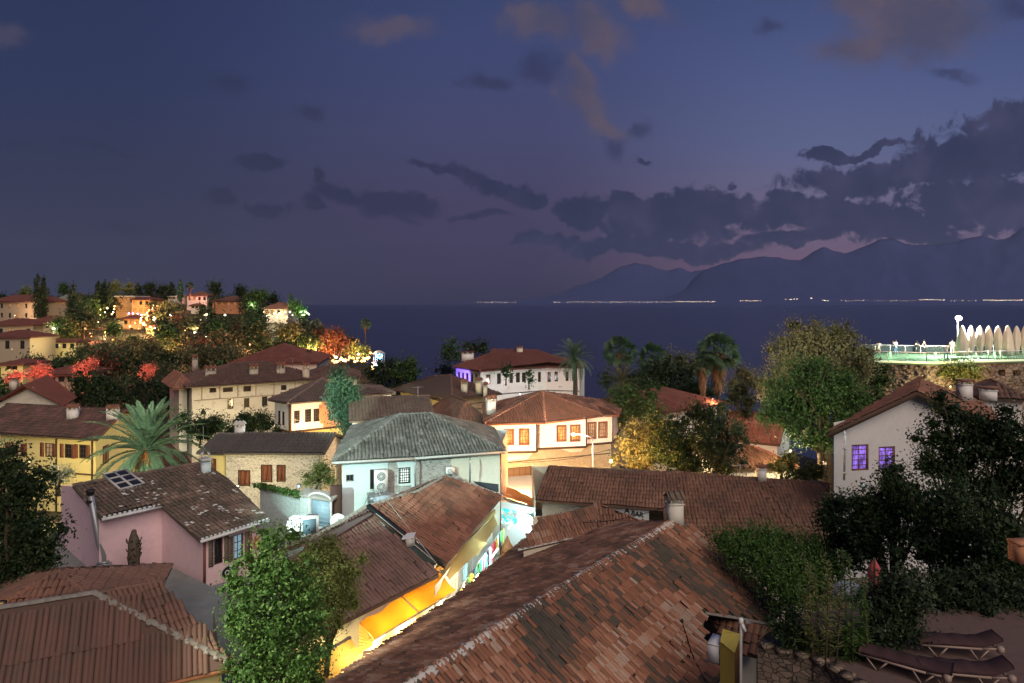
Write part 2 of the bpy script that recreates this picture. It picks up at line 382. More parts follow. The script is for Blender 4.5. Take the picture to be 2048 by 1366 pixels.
def ridge(parent, pts, mat_, r=.12, step=.38, name='ridge_cap', jag=.0, tone=0):
    b = MB(); rng = random.Random(5)
    for p, q in zip(pts, pts[1:]):
        p = V(p); q = V(q); L = (q - p).length; k = max(1, int(L / step)); d = (q - p) / k; dn = d.normalized()
        sd_ = dn.cross(V((0, 0, 1))).normalized(); upv = sd_.cross(dn)
        for a in range(k):
            rr = r * rng.uniform(.9, 1.1); c0 = p + d * a; c1 = p + d * (a + 1.12); i = len(b.v)
            for c, f_ in ((c0, .85), (c1, 1.08)):
                for t in range(7):
                    an = PI * t / 6; b.v.append(tuple(c + sd_ * math.cos(an) * rr * f_ * 1.15 + upv * (math.sin(an) * rr * f_ - .02 + rng.uniform(0, .012))))
            for t in range(6): b.f.append((i + t, i + 7 + t, i + 8 + t, i + t + 1)); b.t.append(tone or rng.uniform(.3, .8))
            b.f.append(tuple(i + 7 + t for t in range(7))); b.t.append(tone or .5)
            if jag:                      # lumps of mortar oozing out between the tiles
                for sgn in (-1, 1):
                    if rng.random() < .8:
                        cc = c0 + sd_ * sgn * rr * rng.uniform(1.1, 1.1 + jag * 4) + upv * (-.02); b.bar(cc - sd_ * sgn * .12, cc + sd_ * sgn * rng.uniform(.02, jag), .13, .1, up=upv, tone=.5)
    return b.build(name, mat_, parent, smooth=False)
class Wall:
    """a wall from a to b (left to right seen from outside), z0..z1; openings in photo pixels or metres"""
    def __init__(s, a, b, z0, z1, ztop=None):
        s.a = V((a[0], a[1], 0)); s.b = V((b[0], b[1], 0)); s.z0 = z0; s.z1 = z1; s.L = (s.b - s.a).length; s.d = (s.b - s.a) / s.L
        s.n = V((s.d.y, -s.d.x, 0)); s.op = []; s.top = ztop      # ztop: list of (s, z) for a gable outline above z1
    def hit(s, u, v):
        p = Pl(s.a, s.b)(u, v); return (p - s.a).dot(s.d), p.z
    def px(s, u0, v0, u1, v1):                    # opening from a pixel rectangle
        um = (u0 + u1) / 2; a0, _ = s.hit(u0, v0); a1, _ = s.hit(u1, v0); _, zt = s.hit(um, v0); _, zb = s.hit(um, v1)
        return (min(a0, a1), max(a0, a1), zb, zt)
    def pt(s, q, z, out=0): r = s.a + s.d * q + s.n * out; r.z = z; return r
    def build(s, parent, mat_, name='wall', rev=.14, label=None):
        b = MB(); ops = [o for o in s.op if o[0] > .02 and o[1] < s.L - .02 and o[2] > s.z0 and o[3] < s.z1 - .01]
        s.ops = ops
        xs = sorted({0, s.L, *[o[0] for o in ops], *[o[1] for o in ops]}); zs = sorted({s.z0, s.z1, *[o[2] for o in ops], *[o[3] for o in ops]})
        for x0, x1 in zip(xs, xs[1:]):
            for za, zb in zip(zs, zs[1:]):
                cx = (x0 + x1) / 2; cz = (za + zb) / 2
                if any(o[0] < cx < o[1] and o[2] < cz < o[3] for o in ops): continue
                b.face([s.pt(x0, za), s.pt(x1, za), s.pt(x1, zb), s.pt(x0, zb)])
        for x0, x1, za, zb in ops:
            i = -rev
            b.face([s.pt(x0, za), s.pt(x1, za), s.pt(x1, za, i), s.pt(x0, za, i)]); b.face([s.pt(x0, zb, i), s.pt(x1, zb, i), s.pt(x1, zb), s.pt(x0, zb)])
            b.face([s.pt(x0, za, i), s.pt(x0, zb, i), s.pt(x0, zb), s.pt(x0, za)]); b.face([s.pt(x1, za), s.pt(x1, zb), s.pt(x1, zb, i), s.pt(x1, za, i)])
        if s.top:
            pts = [s.pt(0, s.z1)] + [s.pt(q, z) for q, z in s.top] + [s.pt(s.L, s.z1)]; b.face(list(reversed(pts)))
        return b.build(name, mat_, parent, label=label)
def window(W, o, parent, kind='dark', fr=None, pane=None, cols=2, rows=3, shut=None, trim=None, arch=False):
    """frame with muntins (part) > pane, shutters (sub-parts), set into the reveal of wall W"""
    x0, x1, za, zb = o; fr = fr or WOOD; b = MB(); t = min(.07, (x1 - x0) * .1); dp = -.10
    if kind == 'closed':                           # a pair of closed shutters
        b.bar(W.pt(x0 - t / 2, (za + zb) / 2 * 0 + za, .0), W.pt(x0 - t / 2, zb, .0), t, .05, up=W.n); b.bar(W.pt(x1 + t / 2, za, 0), W.pt(x1 + t / 2, zb, 0), t, .05, up=W.n)
        b.bar(W.pt(x0 - t, zb + t / 2, .002), W.pt(x1 + t, zb + t / 2, .002), t, .052, up=W.n); b.bar(W.pt(x0 - t, za - t / 2, .002), W.pt(x1 + t, za - t / 2, .002), t, .052, up=W.n)
        f = b.build('window', fr, parent)
        m = (x0 + x1) / 2
        for q0, q1 in ((x0 + .01, m - .012), (m + .012, x1 - .01)):
            c = MB(); k = 6
            c.bar(W.pt((q0 + q1) / 2, za + .01, -.05), W.pt((q0 + q1) / 2, zb - .01, -.05), q1 - q0, .03, up=W.n)
            for e in range(2):
                zz = za + (zb - za) * (.06 + .46 * e); hh = (zb - za) * .42
                for r_ in range(k): c.bar(W.pt(q0 + .04, zz + hh * (r_ + .5) / k, -.028), W.pt(q1 - .04, zz + hh * (r_ + .5) / k, -.028), hh / k * .7, .015, up=W.n)
            c.build('shutter', shut or WOODR, f)
        return f
    for q in (x0 + t / 2, x1 - t / 2): b.bar(W.pt(q, za, dp + .03), W.pt(q, zb, dp + .03), t, .08, up=W.n)
    for z in (za + t / 2, zb - t / 2): b.bar(W.pt(x0 + t, z, dp + .03), W.pt(x1 - t, z, dp + .03), t, .078, up=W.n)
    for c in range(1, cols): b.bar(W.pt(x0 + (x1 - x0) * c / cols, za + t, dp + .01), W.pt(x0 + (x1 - x0) * c / cols, zb - t, dp + .01), t * .5, .03, up=W.n)
    for r_ in range(1, rows): b.bar(W.pt(x0 + t, za + (zb - za) * r_ / rows, dp + .012), W.pt(x1 - t, za + (zb - za) * r_ / rows, dp + .012), t * .5, .025, up=W.n)
    if trim:                                       # casing proud of the wall and a sill
        for q in (x0 - .05, x1 + .05): b.bar(W.pt(q, za - .1, .012), W.pt(q, zb + .1, .012), .1, .03, up=W.n)
        for z in (za - .05, zb + .05): b.bar(W.pt(x0, z, .014), W.pt(x1, z, .014), .1, .034, up=W.n)
    f = b.build('window', fr, parent)
    g = MB(); g.face([W.pt(x0, za, dp), W.pt(x1, za, dp), W.pt(x1, zb, dp), W.pt(x0, zb, dp)]); g.build('pane', pane or GLASS, f)
    if kind == 'open':
        w_ = (x1 - x0) / 2 * 1.05
        for sg, q in ((-1, x0 - .06), (1, x1 + .06)):
            c = MB(); m = q + sg * w_ / 2
            c.bar(W.pt(m, za, .03), W.pt(m, zb, .03), w_, .035, up=W.n)
            for r_ in range(10): c.bar(W.pt(m - w_ * .38, za + (zb - za) * (r_ + .7) / 10.4, .052), W.pt(m + w_ * .38, za + (zb - za) * (r_ + .7) / 10.4, .052), (zb - za) / 18, .012, up=W.n)
            c.build('shutter', shut or WOODR, f)
    return f
def wins(W, lst, parent, **kw):
    """register openings (pixel rects) before building"""
    for r_ in lst: W.op.append(W.px(*r_))
def finish_wall(W, parent, m, kinds=None, name='wall', label=None, **kw):
    w_ = W.build(parent, m, name, label=label)
    for i, o in enumerate(W.ops):
        k = dict(kw); 
        if kinds: k.update(kinds[i % len(kinds)])
        window(W, o, parent, **k)
    return w_
def chimney(parent, base, w_, d_, h, rz=0, mat_=None, style='gable', cap=None, name='chimney'):
    """masonry stack with smoke openings and a small tiled cap (sub-part of the roof it stands on)"""
    mat_ = mat_ or WHITE; b = MB(); base = V(base); m = Matrix.Rotation(rz, 3, 'Z'); oh = h * .2
    L = lambda x, y, z: base + m @ V((x, y, z))
    b.box(L(0, 0, 0), w_, d_, h - oh, rz); b.box(L(0, 0, h - oh), w_ * 1.12, d_ * 1.12, .04, rz)
    for sx in (-1, 0, 1) if w_ > .6 else (-1, 1):
        for sy in (-1, 1): b.box(L(sx * w_ * .42, sy * d_ * .42, h - oh + .04), w_ * .13, d_ * .13, oh, rz)
    b.box(L(0, 0, h - oh + .042), w_ * .35, d_ * .35, oh - .01, rz, tone=.01)
    o = b.build(name, mat_, parent)
    c = MB(); top = h + .04; e = .08
    if style == 'gable':
        A = [L(-w_ / 2 - e, -d_ / 2 - e, top), L(w_ / 2 + e, -d_ / 2 - e, top), L(w_ / 2 + e, 0, top + d_ * .42), L(-w_ / 2 - e, 0, top + d_ * .42)]
        B = [L(w_ / 2 + e, d_ / 2 + e, top), L(-w_ / 2 - e, d_ / 2 + e, top), A[3], A[2]]
        c.poly_slab(A, .05, .4); c.poly_slab(B, .051, .5)
        k = max(3, int(w_ / .16))
        for i in range(k):
            x = -w_ / 2 - e + (w_ + 2 * e) * (i + .5) / k
            c.tube([L(x, -d_ / 2 - e - .02, top + .02), L(x, 0, top + d_ * .42 + .03), L(x, d_ / 2 + e + .02, top + .02)], .05, 6, tone=random.uniform(.3, .8))
    elif style == 'crown':                          # stepped top with raised points
        c.box(L(0, 0, top - .04), w_ * 1.1, d_ * 1.1, .1, rz, .5)
        for i in range(5): 
            for sy in (-1, 1): c.box(L(w_ * (-.44 + .22 * i), sy * d_ * .4, top + .06), w_ * .11, d_ * .18, .30 if i % 2 == 0 else .16, rz, .5)
    else:                                          # flat slab
        c.box(L(0, 0, top - .04), w_ * 1.25, d_ * 1.25, .09, rz, .4)
    c.build('chimney_cap', cap or T_RED, o)
    return o
def ground_at(x, y): return 0
def rect_foot(a, b, depth):
    """footprint from front corners a,b (left, right) extruded away from the viewer"""
    a = V((a[0], a[1], 0)); b = V((b[0], b[1], 0)); d = (b - a).normalized(); n = V((-d.y, d.x, 0)); return [a, b, b + n * depth, a + n * depth]
def hip_roof(th, foot, ze, zr, mat_, over=.5, kind='hip', ridge_mat=None, name='roof', seed=0, gable_side=(1, 1), **kw):
    """hip or gable roof over a rectangular footprint (a,b front; c,d back)"""
    a, b, c, d = [V((p[0], p[1], ze)) for p in foot]
    ex = (b - a).normalized(); ey = (d - a).normalized()
    A = a - ex * over - ey * over; B = b + ex * over - ey * over; C = c + ex * over + ey * over; D_ = d - ex * over + ey * over
    w_ = (D_ - A).length; L = (B - A).length
    caps = ridge_mat or mat_
    if kind == 'hip':
        if L >= w_: r0 = A + ex * w_ / 2 + ey * w_ / 2; r1 = B - ex * w_ / 2 + ey * w_ / 2
        else: r0 = A + ex * L / 2 + ey * L / 2; r1 = D_ + ex * L / 2 - ey * L / 2
        r0.z = r1.z = zr
        if L >= w_: fs = [[A, B, r1, r0], [B, C, r1], [C, D_, r0, r1], [D_, A, r0]]
        else: fs = [[A, B, r0], [B, C, r1, r0], [C, D_, r1], [D_, A, r0, r1]]
        f0 = None
        for i, f_ in enumerate(fs): f = roof_face(name, th, f_, mat_, seed=seed + i, **kw); f0 = f0 or f
        hp = [[A, r0], [B, r1 if L >= w_ else r0], [C, r1], [D_, r0 if L >= w_ else r1]]
        for h_ in hp: ridge(f0, h_, caps, r=.09)
        if (r1 - r0).length > .3: ridge(f0, [r0, r1], caps, r=.10)
    else:
        r0 = (A + D_) / 2; r1 = (B + C) / 2; r0.z = r1.z = zr
        f0 = roof_face(name, th, [A, B, r1, r0], mat_, seed=seed, **kw); roof_face(name, th, [C, D_, r0, r1], mat_, seed=seed + 1, **kw)
        ridge(f0, [r0, r1], caps, r=.10)
        m = (r0 + r1) / 2
    return f0, r0, r1
def gable_fill(th, foot, ze, zr, mat_, over=.5):
    a, b, c, d = [V((p[0], p[1], ze)) for p in foot]; g = MB(); w_ = (d - a).length; h = (zr - ze) * (w_ / (w_ + 2 * over))
    for p, q in ((b, c), (d, a)):
        m = (p + q) / 2; m.z = ze + h + .0; g.face([p, q, m])
    return g.build('gable', mat_, th)
def box_walls(th, foot, z0, z1, m, skip=()):
    b = MB(); fp = [V((p[0], p[1], 0)) for p in foot]
    for i, (p, q) in enumerate(zip(fp, fp[1:] + fp[:1])):
        if i in skip: continue
        b.face([V((p.x, p.y, z0)), V((q.x, q.y, z0)), V((q.x, q.y, z1)), V((p.x, p.y, z1))])
    return b.build('wall', m, th) if b.f else None

# ---------------------------------------------------------------- vegetation helpers
L_MID = leafmat('leaf_mid_green', (.02, .045, .014), (.06, .12, .032), (.11, .19, .055))
L_DARK = leafmat('leaf_dark_green', (.012, .022, .011), (.03, .052, .022), (.06, .09, .035), .15)
L_BRIGHT = leafmat('leaf_bright_green', (.025, .06, .015), (.08, .165, .035), (.16, .26, .07))
L_OLIVE = leafmat('leaf_olive', (.06, .065, .03), (.16, .16, .075), (.28, .26, .14))
L_YEL = leafmat('leaf_yellow_green_lit', (.06, .08, .02), (.19, .22, .065), (.32, .32, .12))  # lightened to hold the lamplight on lit trees and bushes
L_LITRED = leafmat('leaf_lamplit_red', (.05, .02, .012), (.14, .05, .03), (.24, .1, .05))  # red lamplight on hillside and promenade trees is put into this leaf colour
L_FROND = leafmat('palm_frond', (.04, .08, .045), (.09, .16, .09), (.16, .24, .14))
L_DRY = leafmat('dry_palm_skirt', (.12, .07, .035), (.26, .15, .08), (.35, .22, .12))
L_CYP = leafmat('leaf_cypress', (.02, .05, .03), (.06, .13, .075), (.10, .2, .12), .1)
def leaves(name, parent, blobs, nleaf, size, mat_, seed=1, tone=.5, long=1.9, shell=.72, clump=0, droop=0.0, core=.22):
    """nleaf pointed leaves scattered through a crown made of ellipsoid lobes (c, rx, ry, rz)"""
    g = np.random.RandomState(seed); c = np.array([b[0] for b in blobs], float); r = np.array([b[1:4] for b in blobs], float)
    lt = g.normal(0, .13, len(blobs)); wt = (r[:, 0] * r[:, 1] * r[:, 2]) ** (2 / 3); wt /= wt.sum(); k = g.choice(len(blobs), nleaf, p=wt)
    d = g.normal(size=(nleaf, 3)); d /= np.linalg.norm(d, axis=1)[:, None]
    if clump:                                       # gather leaves into twiggy clumps
        nc = max(4, nleaf // clump); kc = g.choice(len(blobs), nc, p=wt); dc = g.normal(size=(nc, 3)); dc /= np.linalg.norm(dc, axis=1)[:, None]
        rc = g.uniform(shell ** 3, 1, nc) ** (1 / 3) * g.uniform(.85, 1.12, nc); cc = c[kc] + dc * r[kc] * rc[:, None]
        w_ = g.randint(0, nc, nleaf); cs = size * 2.6
        p = cc[w_] + g.normal(size=(nleaf, 3)) * cs * .55; d = dc[w_] * .6 + d * .6; d /= np.linalg.norm(d, axis=1)[:, None]
        tn = np.clip(tone + (lt[kc] + g.normal(0, .17, nc))[w_] + g.normal(0, .12, nleaf), .01, 1)
    else:
        rr = g.uniform(shell ** 3, 1, nleaf) ** (1 / 3); p = c[k] + d * r[k] * rr[:, None]; tn = np.clip(tone + g.normal(0, .22, nleaf), .01, 1)
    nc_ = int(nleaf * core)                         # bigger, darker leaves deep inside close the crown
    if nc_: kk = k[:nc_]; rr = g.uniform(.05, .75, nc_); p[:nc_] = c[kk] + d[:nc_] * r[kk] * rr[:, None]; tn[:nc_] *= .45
    nrm = d + g.normal(size=(nleaf, 3)) * .55; nrm /= np.linalg.norm(nrm, axis=1)[:, None]
    t = np.cross(nrm, g.normal(size=(nleaf, 3))); t[:, 2] -= droop; t /= np.linalg.norm(t, axis=1)[:, None] + 1e-6; s = np.cross(nrm, t)
    L = size * g.uniform(.6, 1.2, nleaf)[:, None]; L[:nc_] *= 2.3; W_ = L / long
    va = np.stack([p - t * L * .5, p + s * W_ * .5 + nrm * W_ * .1, p + t * L * .5, p - s * W_ * .5 + nrm * W_ * .1], 1).reshape(-1, 3)
    fa = np.arange(nleaf * 4).reshape(-1, 4)
    return npmesh(name, va, fa, tn, mat_, parent)
def limbs(parent, base, blobs, r0, mat_=None, bend=.2, seed=0, sub=3, name='trunk', fork=.62):
    g = random.Random(seed); b = MB(); base = V(base); cs = [V(x[0]) for x in blobs]; top = sum(cs, V((0, 0, 0))) / len(cs)
    fk = base.lerp(top, fork); fk += V((g.uniform(-1, 1), g.uniform(-1, 1), 0)) * bend * r0 * 4
    mid = base.lerp(fk, .5) + V((g.uniform(-1, 1), g.uniform(-1, 1), 0)) * bend * r0 * 3
    b.tube([base - V((0, 0, .3)), base + V((0, 0, .05)), mid, fk], [r0 * 1.35, r0 * 1.05, r0 * .85, r0 * .7], 9)
    for c in cs[:14]:
        m = fk.lerp(c, .5) + V((g.uniform(-1, 1), g.uniform(-1, 1), g.uniform(-.2, .6))) * (c - fk).length * .12
        b.tube([fk - (fk - mid) * .06, m, c], [r0 * .5, r0 * .3, r0 * .08], 6)
        for _ in range(sub):
            e = c + V((g.uniform(-1, 1), g.uniform(-1, 1), g.uniform(-.5, 1))) * (c - fk).length * .14; b.tube([m.lerp(c, .4), m.lerp(e, .6), e], [r0 * .18, r0 * .1, r0 * .03], 5)
    return b.build(name, mat_ or BARK, parent, smooth=True)
def lobes(c, R_, H, k, seed=0, flat=.8, lob=.5):
    g = random.Random(seed); out = [(V(c), R_ * .7, R_ * .7, H * .7)]
    for i in range(k):
        a = i * 2.4 + g.uniform(-.4, .4); z = g.uniform(-.8, .9); q = math.sqrt(max(0, 1 - z * z)) * g.uniform(.5, .75)
        s = lob * g.uniform(.75, 1.2); out.append((V(c) + V((math.cos(a) * q * R_, math.sin(a) * q * R_, z * H * .62)), R_ * s, R_ * s, H * s * flat))
    return out
def tree(name, label, base, c, R_, H, k=9, n=3000, size=.22, mat_=None, seed=0, group=None, r0=.18, clump=18, lob=.5, tone=.5, cat='tree', sub=3, shell=.72, bl=None, long=1.9):
    th = thing(name, label, cat, base, group); bl = bl or lobes(c, R_, H, k, seed, lob=lob)
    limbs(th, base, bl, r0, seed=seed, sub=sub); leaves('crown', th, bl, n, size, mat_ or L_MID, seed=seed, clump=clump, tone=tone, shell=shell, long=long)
    return th
def frond(b, base, az_, el0, L, droop, nl, ll, lw, g, tone=.5, vee=.5, taper=1.0):
    """a feather palm leaf: arched rachis with two rows of leaflets"""
    dh = V((math.cos(az_), math.sin(az_), 0)); pts = []; m = 9; p = V(base); e = el0
    for i in range(m + 1):
        pts.append(p.copy()); e2 = el0 - droop * (i / m) ** 1.3; p = p + (dh * math.cos(e2) + V((0, 0, math.sin(e2)))) * L / m
    b.tube(pts, [L * .012 * (1 - .85 * i / m) + .004 for i in range(m + 1)], 4, cap=False, tone=max(.05, tone - .1))
    sd_ = dh.cross(V((0, 0, 1)))
    for i in range(nl):
        t = .14 + .86 * (i + .5) / nl; x = t * m; j = min(int(x), m - 1); q = pts[j].lerp(pts[j + 1], x - j); tan = (pts[j + 1] - pts[j]).normalized(); upv = sd_.cross(tan)
        l_ = ll * (math.sin(PI * min(1, t * 1.02) ** .8) ** .6 * .9 + .12) * g.uniform(.85, 1.1)
        for sg in (-1, 1):
            d = (sd_ * sg * .8 + tan * .75 + upv * vee * g.uniform(.3, 1)).normalized(); tip = q + d * l_ - V((0, 0, l_ * .18)); w_ = tan * lw / 2
            k = q + d * l_ * .45
            i0 = len(b.v); b.v += [tuple(q), tuple(k + w_), tuple(tip), tuple(k - w_)]; b.f.append((i0, i0 + 1, i0 + 2, i0 + 3)); b.t.append(min(1, max(.02, tone + g.uniform(-.2, .2))))
def palm(label, base, top, L=3.2, nf=40, nl=34, seed=0, group=None, r0=.25, tone=.5, ll=.55, lw=.06, low=-55, dates=0, skirt=0, name='palm_tree', mat_=None, up=78):
    th = thing(name, label, 'palm tree', base, group); g = random.Random(seed); b = MB(); base = V(base); top = V(top); k = 10; pts = []; rad = []
    for i in range(k * 3 + 1):
        t = i / (k * 3); pts.append(base.lerp(top, t) + V((math.sin(t * 3) * .1, 0, 0))); rad.append(r0 * (1.15 - .3 * t) * (1.0 + .10 * (i % 2)))
    pts.append(top + V((0, 0, .3))); rad.append(r0 * .5)
    b.tube(pts, rad, 10); b.build('trunk', BARK, th)
    b = MB()
    for i in range(nf):
        t = i / nf; el0 = R(up - (up - low) * t ** 1.15 + g.uniform(-7, 7)); frond(b, top + V((0, 0, .15)), i * 2.399 + g.uniform(-.2, .2), el0, L * g.uniform(.85, 1.08) * (.8 + .2 * min(1, t * 3)), R(35 + 45 * t), nl, ll, lw, g, tone=tone + .15 * (.5 - t))
    b.build('crown', mat_ or L_FROND, th)
    if skirt:
        b = MB()
        for i in range(skirt):
            a = g.uniform(0, 2 * PI); z = g.uniform(-.2, 1) * 2.2; q = top + V((math.cos(a) * r0 * 1.2, math.sin(a) * r0 * 1.2, -z)); o = V((math.cos(a), math.sin(a), 0)) * g.uniform(.1, .55)
            e = q + o - V((0, 0, g.uniform(.7, 1.4))); s_ = V((-math.sin(a), math.cos(a), 0)) * .05; b.face([q - s_, q + s_, e + s_ * 1.6, e - s_ * 1.6], g.uniform(.1, 1))
        b.build('dead_fronds', L_DRY, th)
    if dates:
        for i in range(dates):
            a = g.uniform(-2.6, -.4); c = top + V((math.cos(a) * .75, math.sin(a) * .75, g.uniform(-.55, -.05))); b = MB(); b.tube([top, (top + c) / 2 + V((0, 0, .25)), c], .02, 5, tone=.4)
            for _ in range(90):
                p = c + V((g.gauss(0, .16), g.gauss(0, .16), g.gauss(-.12, .2))); b.lathe(p, [(.005, -.03), (.022, 0), (.005, .03)], 5, tone=g.random())
            b.build('date_cluster', DATES, th)
    return th
def fan_palm(label, base, top, Rc=1.4, nf=40, seed=0, group=None, r0=.18, skirt=160, sl=2.4, mat_=None, name='fan_palm', tone=.5):
    th = thing(name, label, 'palm tree', base, group); g = random.Random(seed); base = V(base); top = V(top); b = MB()
    b.tube([base, base.lerp(top, .33), base.lerp(top, .66), top], [r0 * 1.25, r0, r0 * .9, r0 * .8], 9); b.build('trunk', BARK, th); b = MB()
    for i in range(nf):
        el_ = R(80 - 125 * (i / nf)); a = i * 2.4; d = V((math.cos(a) * math.cos(el_), math.sin(a) * math.cos(el_), math.sin(el_))); c = top + d * Rc * g.uniform(.45, .62)
        b.bar(top, c, .03, tone=.3); x = d.cross(V((0, 0, 1)))
        x = x.normalized() if x.length > .01 else V((1, 0, 0)); y = x.cross(d); ro = g.uniform(-1.3, 1.3); x = x * math.cos(ro) + y * math.sin(ro)
        for q in range(11):
            t = -1.25 + 2.5 * q / 10; dd = (d * math.cos(t) + x * math.sin(t)); l_ = Rc * g.uniform(.42, .58); tip = c + dd * l_ - V((0, 0, l_ * .3)); s_ = (x * math.cos(t) - d * math.sin(t)) * Rc * .045
            b.face([c, c + dd * l_ * .5 + s_, tip, c + dd * l_ * .5 - s_], min(1, max(.02, tone + g.uniform(-.3, .35))))
    b.build('crown', mat_ or L_FROND, th)
    if skirt:
        b = MB()
        for i in range(skirt):
            a = g.uniform(0, 2 * PI); z = g.random() ** 1.2 * sl; w_ = Rc * .42 * (1 - .55 * z / sl); q = top + V((math.cos(a) * w_ * .5, math.sin(a) * w_ * .5, -z * .85)); e = q + V((math.cos(a) * w_ * .7, math.sin(a) * w_ * .7, -g.uniform(.5, 1.0))); s_ = V((-math.sin(a), math.cos(a), 0)) * .09
            b.face([q - s_, q + s_, e + s_ * .5, e - s_ * .5], g.uniform(.05, 1))
        b.build('dead_fronds', L_DRY, th)
    return th
def cypress(label, base, H, r, seed=0, n=900, group=None, mat_=None, size=.5, cat='tree', name='cypress_tree'):
    th = thing(name, label, cat, base, group); bl = []
    for i in range(7):
        t = i / 6; rr = r * (math.sin(PI * (.12 + .80 * t) ** .75) ** .8) + .05; bl.append((V(base) + V((math.sin(i * 2 + seed) * r * .1, math.cos(i * 3 + seed) * r * .1, H * (.1 + .82 * t))), rr, rr, H * .13))
    b = MB(); b.tube([V(base) - V((0, 0, .5)), V(base) + V((0, 0, H * .9))], [r * .15, .03], 6); b.build('trunk', BARK, th)
    leaves('crown', th, bl, n, size, mat_ or L_CYP, seed=seed, long=2.2, shell=.7); return th
DATES = leafmat('orange_dates', (.3, .08, .02), (.6, .2, .04), (.75, .35, .08), .05)

def lamp(name, loc, c, watts, parent=None, size=.15, spot=None, aim=None, blend=.6):
    l = bpy.data.lights.new(name, 'SPOT' if spot else 'POINT'); l.color = c; l.energy = watts; l.shadow_soft_size = size
    if spot: l.spot_size = R(spot); l.spot_blend = blend
    o = bpy.data.objects.new(name, l); COL.objects.link(o); p = V(loc)
    if parent is not None:
        o.parent = parent; q = parent
        while q is not None and q not in ORG: q = q.parent
        if q is not None: p = p - ORG[q]
    o.location = p
    if aim is not None: o.rotation_euler = (V(aim) - V(loc)).to_track_quat('-Z', 'Y').to_euler()
    return o
# ================================================================ THE SETTING: ground, sea, mountains
LAND = [(-400, 420), (-250, 400), (-110, 350), (-80, 290), (-52, 240), (-36, 212), (-34, 196), (-52, 178), (-44, 140), (-8, 128), (30, 122), (52, 104), (90, 96), (200, 96), (260, 60), (300, -60), (-400, -60)]
def land_dist(x, y):
    best = 1e9; ins = False; j = len(LAND) - 1
    for i in range(len(LAND)):
        x1, y1 = LAND[j]; x2, y2 = LAND[i]; dx, dy = x2 - x1, y2 - y1; t = max(0, min(1, ((x - x1) * dx + (y - y1) * dy) / (dx * dx + dy * dy)))
        best = min(best, math.hypot(x - x1 - t * dx, y - y1 - t * dy))
        if (y1 > y) != (y2 > y) and x < (x1 - x2) * (y - y2) / ((y1 - y2) or 1e-9) + x2: ins = not ins
        j = i
    return best if ins else -best
def sm(a, b, x): t = max(0, min(1, (x - a) / (b - a))); return t * t * (3 - 2 * t)
def ground_z(x, y):
    z = -14.8 - 7 * sm(35, 90, y)
    hill = sm(95, 290, y) * sm(-.19, -.37, x / max(y, 1))
    z += hill * 18.5
    z += sm(110, 190, y) * sm(-20, -45, x) * (1 - sm(120, 290, y) * .5) * 3
    d = land_dist(x, y); z += noise.noise(V((x * .03, y * .03, 0))) * 1.2 * sm(40, 90, y)
    if d < 6: z = z + (SEA - 3 - z) * sm(6, -6, d)
    return z
def make_ground():
    ys = [-30 + 3 * i for i in range(40)] + [90 + 6 * i for i in range(60)]; xs = [-400 + 7 * i for i in range(100)]; b = MB()
    idx = {}
    for i, x in enumerate(xs):
        for j, y in enumerate(ys): idx[i, j] = len(b.v); b.v.append((x, y, ground_z(x, y)))
    for i in range(len(xs) - 1):
        for j in range(len(ys) - 1): b.f.append((idx[i, j], idx[i + 1, j], idx[i + 1, j + 1], idx[i, j + 1])); b.t.append(0)
    def f(t, bs):
        p = obj_co(t); a = t.noise(p, .12, 5, .6); c = t.noise(p, 1.5, 4, .6)
        t.set(bs.inputs['Base Color'], t.mix(c, t.mix(a, (.035, .03, .02), (.02, .026, .014)), (.06, .048, .035)))
        bump(t, bs, c, .5, .2)
    o = b.build('ground', mat('ground', f), smooth=True); o['kind'] = 'structure'
make_ground()
def sea():
    b = MB(); Z = SEA
    b.face([(-43000, 60, Z), (43000, 60, Z), (43000, 33500, Z), (-43000, 33500, Z)])
    def f(t, bs):
        p = obj_co(t); t.set(bs.inputs['Base Color'], t.mix(t.noise(p, .0035, 5, .65), (.008, .012, .045), (.016, .02, .065))); bs.inputs['Roughness'].default_value = .24; bs.inputs['Specular IOR Level'].default_value = .5; bs.inputs['IOR'].default_value = 1.33
        mp = t.new('ShaderNodeMapping'); t.l.new(p, mp.inputs[0]); mp.inputs['Scale'].default_value = (.35, .6, 1)
        bump(t, bs, t.noise(mp.outputs[0], .5, 4, .6), .5, .8)
    o = b.build('sea', mat('sea_water', f)); o['kind'] = 'structure'
sea()
